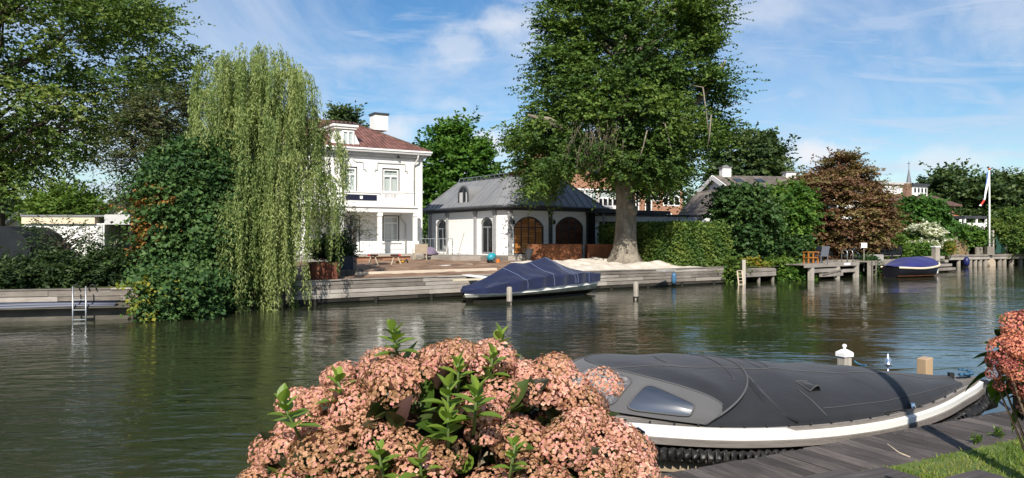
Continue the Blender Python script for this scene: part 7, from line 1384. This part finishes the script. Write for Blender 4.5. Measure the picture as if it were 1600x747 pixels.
def hydrangea(label, c, semi, n, petals, seed, gaps, shoots, dark_heads=None, zmin=-.35, leafn=2600, hr=(.058, .092), name='hydrangea_bush', heads=(), extra=0):
    r = np.random.default_rng(seed); zb = DECKZ; root = thing(name, label, 'flowering bush', (c[0], c[1], zb)); meshes = [head_mesh('flower_head', seed*10+k, petals, .1, 200, (.55, .68, .78, .6, .5)[k % 5]) for k in range(7)]
    cz = c[2]-zb; H_ = []; ga = math.pi*(3-5**.5); N = int((n+extra)*1.75); cand = []
    for i in range(N):
        z = 1-(1-zmin)*(i+.5)/N; q = math.sqrt(max(0, 1-z*z)); th = i*ga+seed; d = Vector((q*math.cos(th), q*math.sin(th), z)); d = (d+Vector(r.normal(0, .05, 3))).normalized(); g = r.normal(1.0, .06); p = Vector((d.x*semi[0], d.y*semi[1], cz+d.z*semi[2]))*1; p = Vector((p.x*g, p.y*g, cz+(p.z-cz)*g))
        W = Vector((c[0]+p.x, c[1]+p.y, zb+p.z)); px = CX+W.x/W.y*FP; py = CY-(W.z-H)/W.y*FP
        if any(((px-gx)/gw_)**2+((py-gy)/gh)**2 < 1 for gx, gy, gw_, gh in gaps): continue
        front = -d.y*.9+d.z*.5+.25*r.random(); cand.append((front, p, d))
    cand.sort(key=lambda t: -t[0]); rest = cand[n:n+extra]; cand = cand[:n]
    for _, p, d in cand:
        o = bpy.data.objects.new('flower_head', meshes[r.integers(7)]); COL.objects.link(o); o.parent = root; o.location = p; up = (d*.75+Vector((0, 0, .75))+Vector(r.normal(0, .15, 3))).normalized(); s = r.uniform(*hr)/.1; qn = up.to_track_quat('Z', 'Y') @ Quaternion((0, 0, 1), r.uniform(0, 6.28)); o.rotation_mode = 'QUATERNION'; o.rotation_quaternion = qn; o.scale = (s*r.uniform(.9, 1.15), s*r.uniform(.9, 1.1), s)
    for (px, py, Y, rad) in heads:
        p = Vector((at(px, Y)-c[0], Y-c[1], zt(py, Y)-zb)); d = Vector((-.25, -.5, .6)).normalized(); cand.append((0, p, d)); o = bpy.data.objects.new('flower_head', meshes[r.integers(7)]); COL.objects.link(o); o.parent = root; o.location = p; o.rotation_mode = 'QUATERNION'; o.rotation_quaternion = d.to_track_quat('Z', 'Y'); s = rad*Y/FP/.1; o.scale = (s, s, s)
    if rest:                                   # the heads past the first hundred, those that show least
        CO = []; RN = []; SPR = []
        for _, p, d in rest:
            me = meshes[r.integers(7)]; k = len(me.vertices); co = np.empty(k*3, np.float32); me.vertices.foreach_get('co', co); s = r.uniform(*hr)/.1; up = (d*.75+Vector((0, 0, .75))).normalized(); q = (up.to_track_quat('Z', 'Y') @ Quaternion((0, 0, 1), r.uniform(0, 6.28))).to_matrix(); CO.append(co.reshape(-1, 3)*s @ np.array(q).T+np.array(p)); a = np.empty(k//6, np.float32); me.attributes['rnd'].data.foreach_get('value', a); RN.append(a); b_ = np.empty(k//6, np.float32); me.attributes['spray'].data.foreach_get('value', b_); SPR.append(np.clip(b_+r.normal(0, .15), 0, 1))
        CO = np.concatenate(CO); k = len(CO); me = bpy.data.meshes.new('small_flower_heads'); me.vertices.add(k); me.vertices.foreach_set('co', CO.reshape(-1).astype(np.float32)); me.loops.add(k); me.loops.foreach_set('vertex_index', np.arange(k, dtype=np.int32)); me.polygons.add(k//6); me.polygons.foreach_set('loop_start', np.arange(0, k, 6, dtype=np.int32))
        for nm, v in (('rnd', RN), ('spray', SPR)): me.attributes.new(nm, 'FLOAT', 'FACE').data.foreach_set('value', np.concatenate(v).astype(np.float32))
        me.materials.append(petals); me.update(calc_edges=True); o = bpy.data.objects.new('small_flower_heads', me); COL.objects.link(o); o.parent = root; o['kind'] = 'stuff'
    # stems and foliage
    b = MB()
    for _, p, d in cand: q = Vector((p.x*.18, p.y*.18, .05)); b.tube([tuple(q), tuple(q.lerp(p, .55)+Vector((0, 0, .10))), tuple(p-d*.02)], [.009, .006, .004], 5)
    b.build('stems', M['woodystem'], root, smooth=True)['kind'] = 'stuff'
    b = MB(); bd = MB()
    for i in range(leafn):
        d = Vector(r.normal(0, 1, 3)).normalized(); 
        if d.z < -.75: continue
        g = r.uniform(.42, .97)**.8; p = Vector((d.x*semi[0]*g, d.y*semi[1]*g, cz+d.z*semi[2]*g)); out = (d+Vector(r.normal(0, .6, 3))+Vector((0, 0, -.1))).normalized(); nn = (d*.5+Vector((0, 0, .8))+Vector(r.normal(0, .35, 3))).normalized(); L = r.uniform(.08, .15); leaf_geo(bd if r.random() < .7 else b, p, out, nn, L, L*.66, 0, r.uniform(.0, .25), r.random())
    for bb, nm, fm in ((b, 'leaves', 'hleaf'), (bd, 'dark_leaves', 'hleafdark')):
        ob = bb.build(nm, FO[fm], root, smooth=True); a = ob.data.attributes.new('spray', 'FLOAT', 'FACE'); a.data.foreach_set('value', np.array(bb.r, np.float32)); ob['kind'] = 'stuff'
    for (px, py, Y, n_, L0) in shoots:
        x, z = at(px, Y)-c[0], zt(py, Y)-zb; b = MB(); base = Vector((x*.9, Y-c[1]+.05, z-.16)); tip = Vector((x, Y-c[1], z-.01)); b.tube([tuple(base), tuple(base.lerp(tip, .5)), tuple(tip)], [.006, .005, .004], 6, 1)
        for k in range(n_):
            f = k/(n_-1); th = k*2.4+px; el = .15+1.0*f**1.5; dr = Vector((math.cos(th)*math.cos(el), math.sin(th)*math.cos(el), math.sin(el))); L = L0*(1.15-.55*f)*r.uniform(.85, 1.15); leaf_geo(b, base.lerp(tip, .35+.65*f), dr, Vector((0, 0, 1))+Vector((-dr.x*.6, -dr.y*.6, .2)), L*1.1, L*.68, 0, .12-.1*f, .45+.5*f*r.random())
        ob = b.build('leaf_shoot', [FO['hleafbright'], M['stem']], root, smooth=True); a = ob.data.attributes.new('spray', 'FLOAT', 'FACE'); a.data.foreach_set('value', np.array(b.r, np.float32))
    return root
hydrangea('big salmon pink hydrangea bush filling the lower middle of the photo', (-.235, 2.98, 1.25), (.77, .66, .675), 90, FO['pink'], 401, [(690, 632, 44, 17), (722, 604, 28, 10), (640, 602, 14, 8), (735, 655, 18, 10), (560, 690, 14, 9)],
          [(613, 512, 2.9, 12, .085), (440, 622, 2.55, 12, .085), (525, 584, 2.75, 9, .075), (783, 520, 2.95, 11, .08), (716, 562, 2.62, 9, .075), (745, 606, 2.40, 11, .085), (700, 600, 2.46, 10, .08), (770, 548, 2.75, 9, .07), (700, 640, 2.40, 9, .075), (655, 700, 2.34, 8, .07), (590, 695, 2.36, 8, .07), (805, 690, 2.36, 8, .06)], heads=[(862, 580, 2.95, 31), (886, 604, 2.9, 30), (905, 628, 2.85, 29), (914, 656, 2.8, 28), (895, 668, 2.7, 28), (926, 687, 2.75, 26), (946, 713, 2.7, 28), (968, 736, 2.65, 26), (765, 541, 2.8, 13)], extra=85)
hydrangea('russet hydrangea bush reaching in at the photo\'s right edge', (2.52, 3.28, 1.82), (.40, .42, .25), 34, FO['pinkred'], 402, [(1580, 606, 26, 18)], [(1592, 556, 3.1, 7, .06)], zmin=-.35, leafn=420, hr=(.055, .08), heads=[(1590, 506, 3.2, 22), (1572, 547, 3.15, 24), (1592, 540, 3.1, 20), (1592, 580, 3.1, 18), (1555, 562, 3.2, 13), (1553, 584, 3.2, 11), (1577, 572, 3.1, 12), (1561, 603, 3.2, 9), (1598, 612, 3.15, 12)])

# a few leaves adrift on the canal
def drift():
    r = np.random.default_rng(555); n = 130; P = np.stack([r.uniform(-9, 3, n), r.uniform(5.2, 19, n), np.full(n, .006)], 1); P = P[(P[:, 0] > -.70*P[:, 1])]; n = len(P); a = r.uniform(0, 6.28, n)
    o = leaf_object('floating_leaves', P, np.stack([np.cos(a), np.sin(a), np.zeros(n)], 1), np.tile([0, 0, 1.], (n, 1)), .045*r.uniform(.5, 1.3, n), .022*r.uniform(.6, 1.2, n), r.random(n), r.random(n), FO['yellowgreen'], None, .02); o['kind'] = 'stuff'; o['label'] = 'scattered small leaves floating on the canal'; o['category'] = 'leaves'
drift()
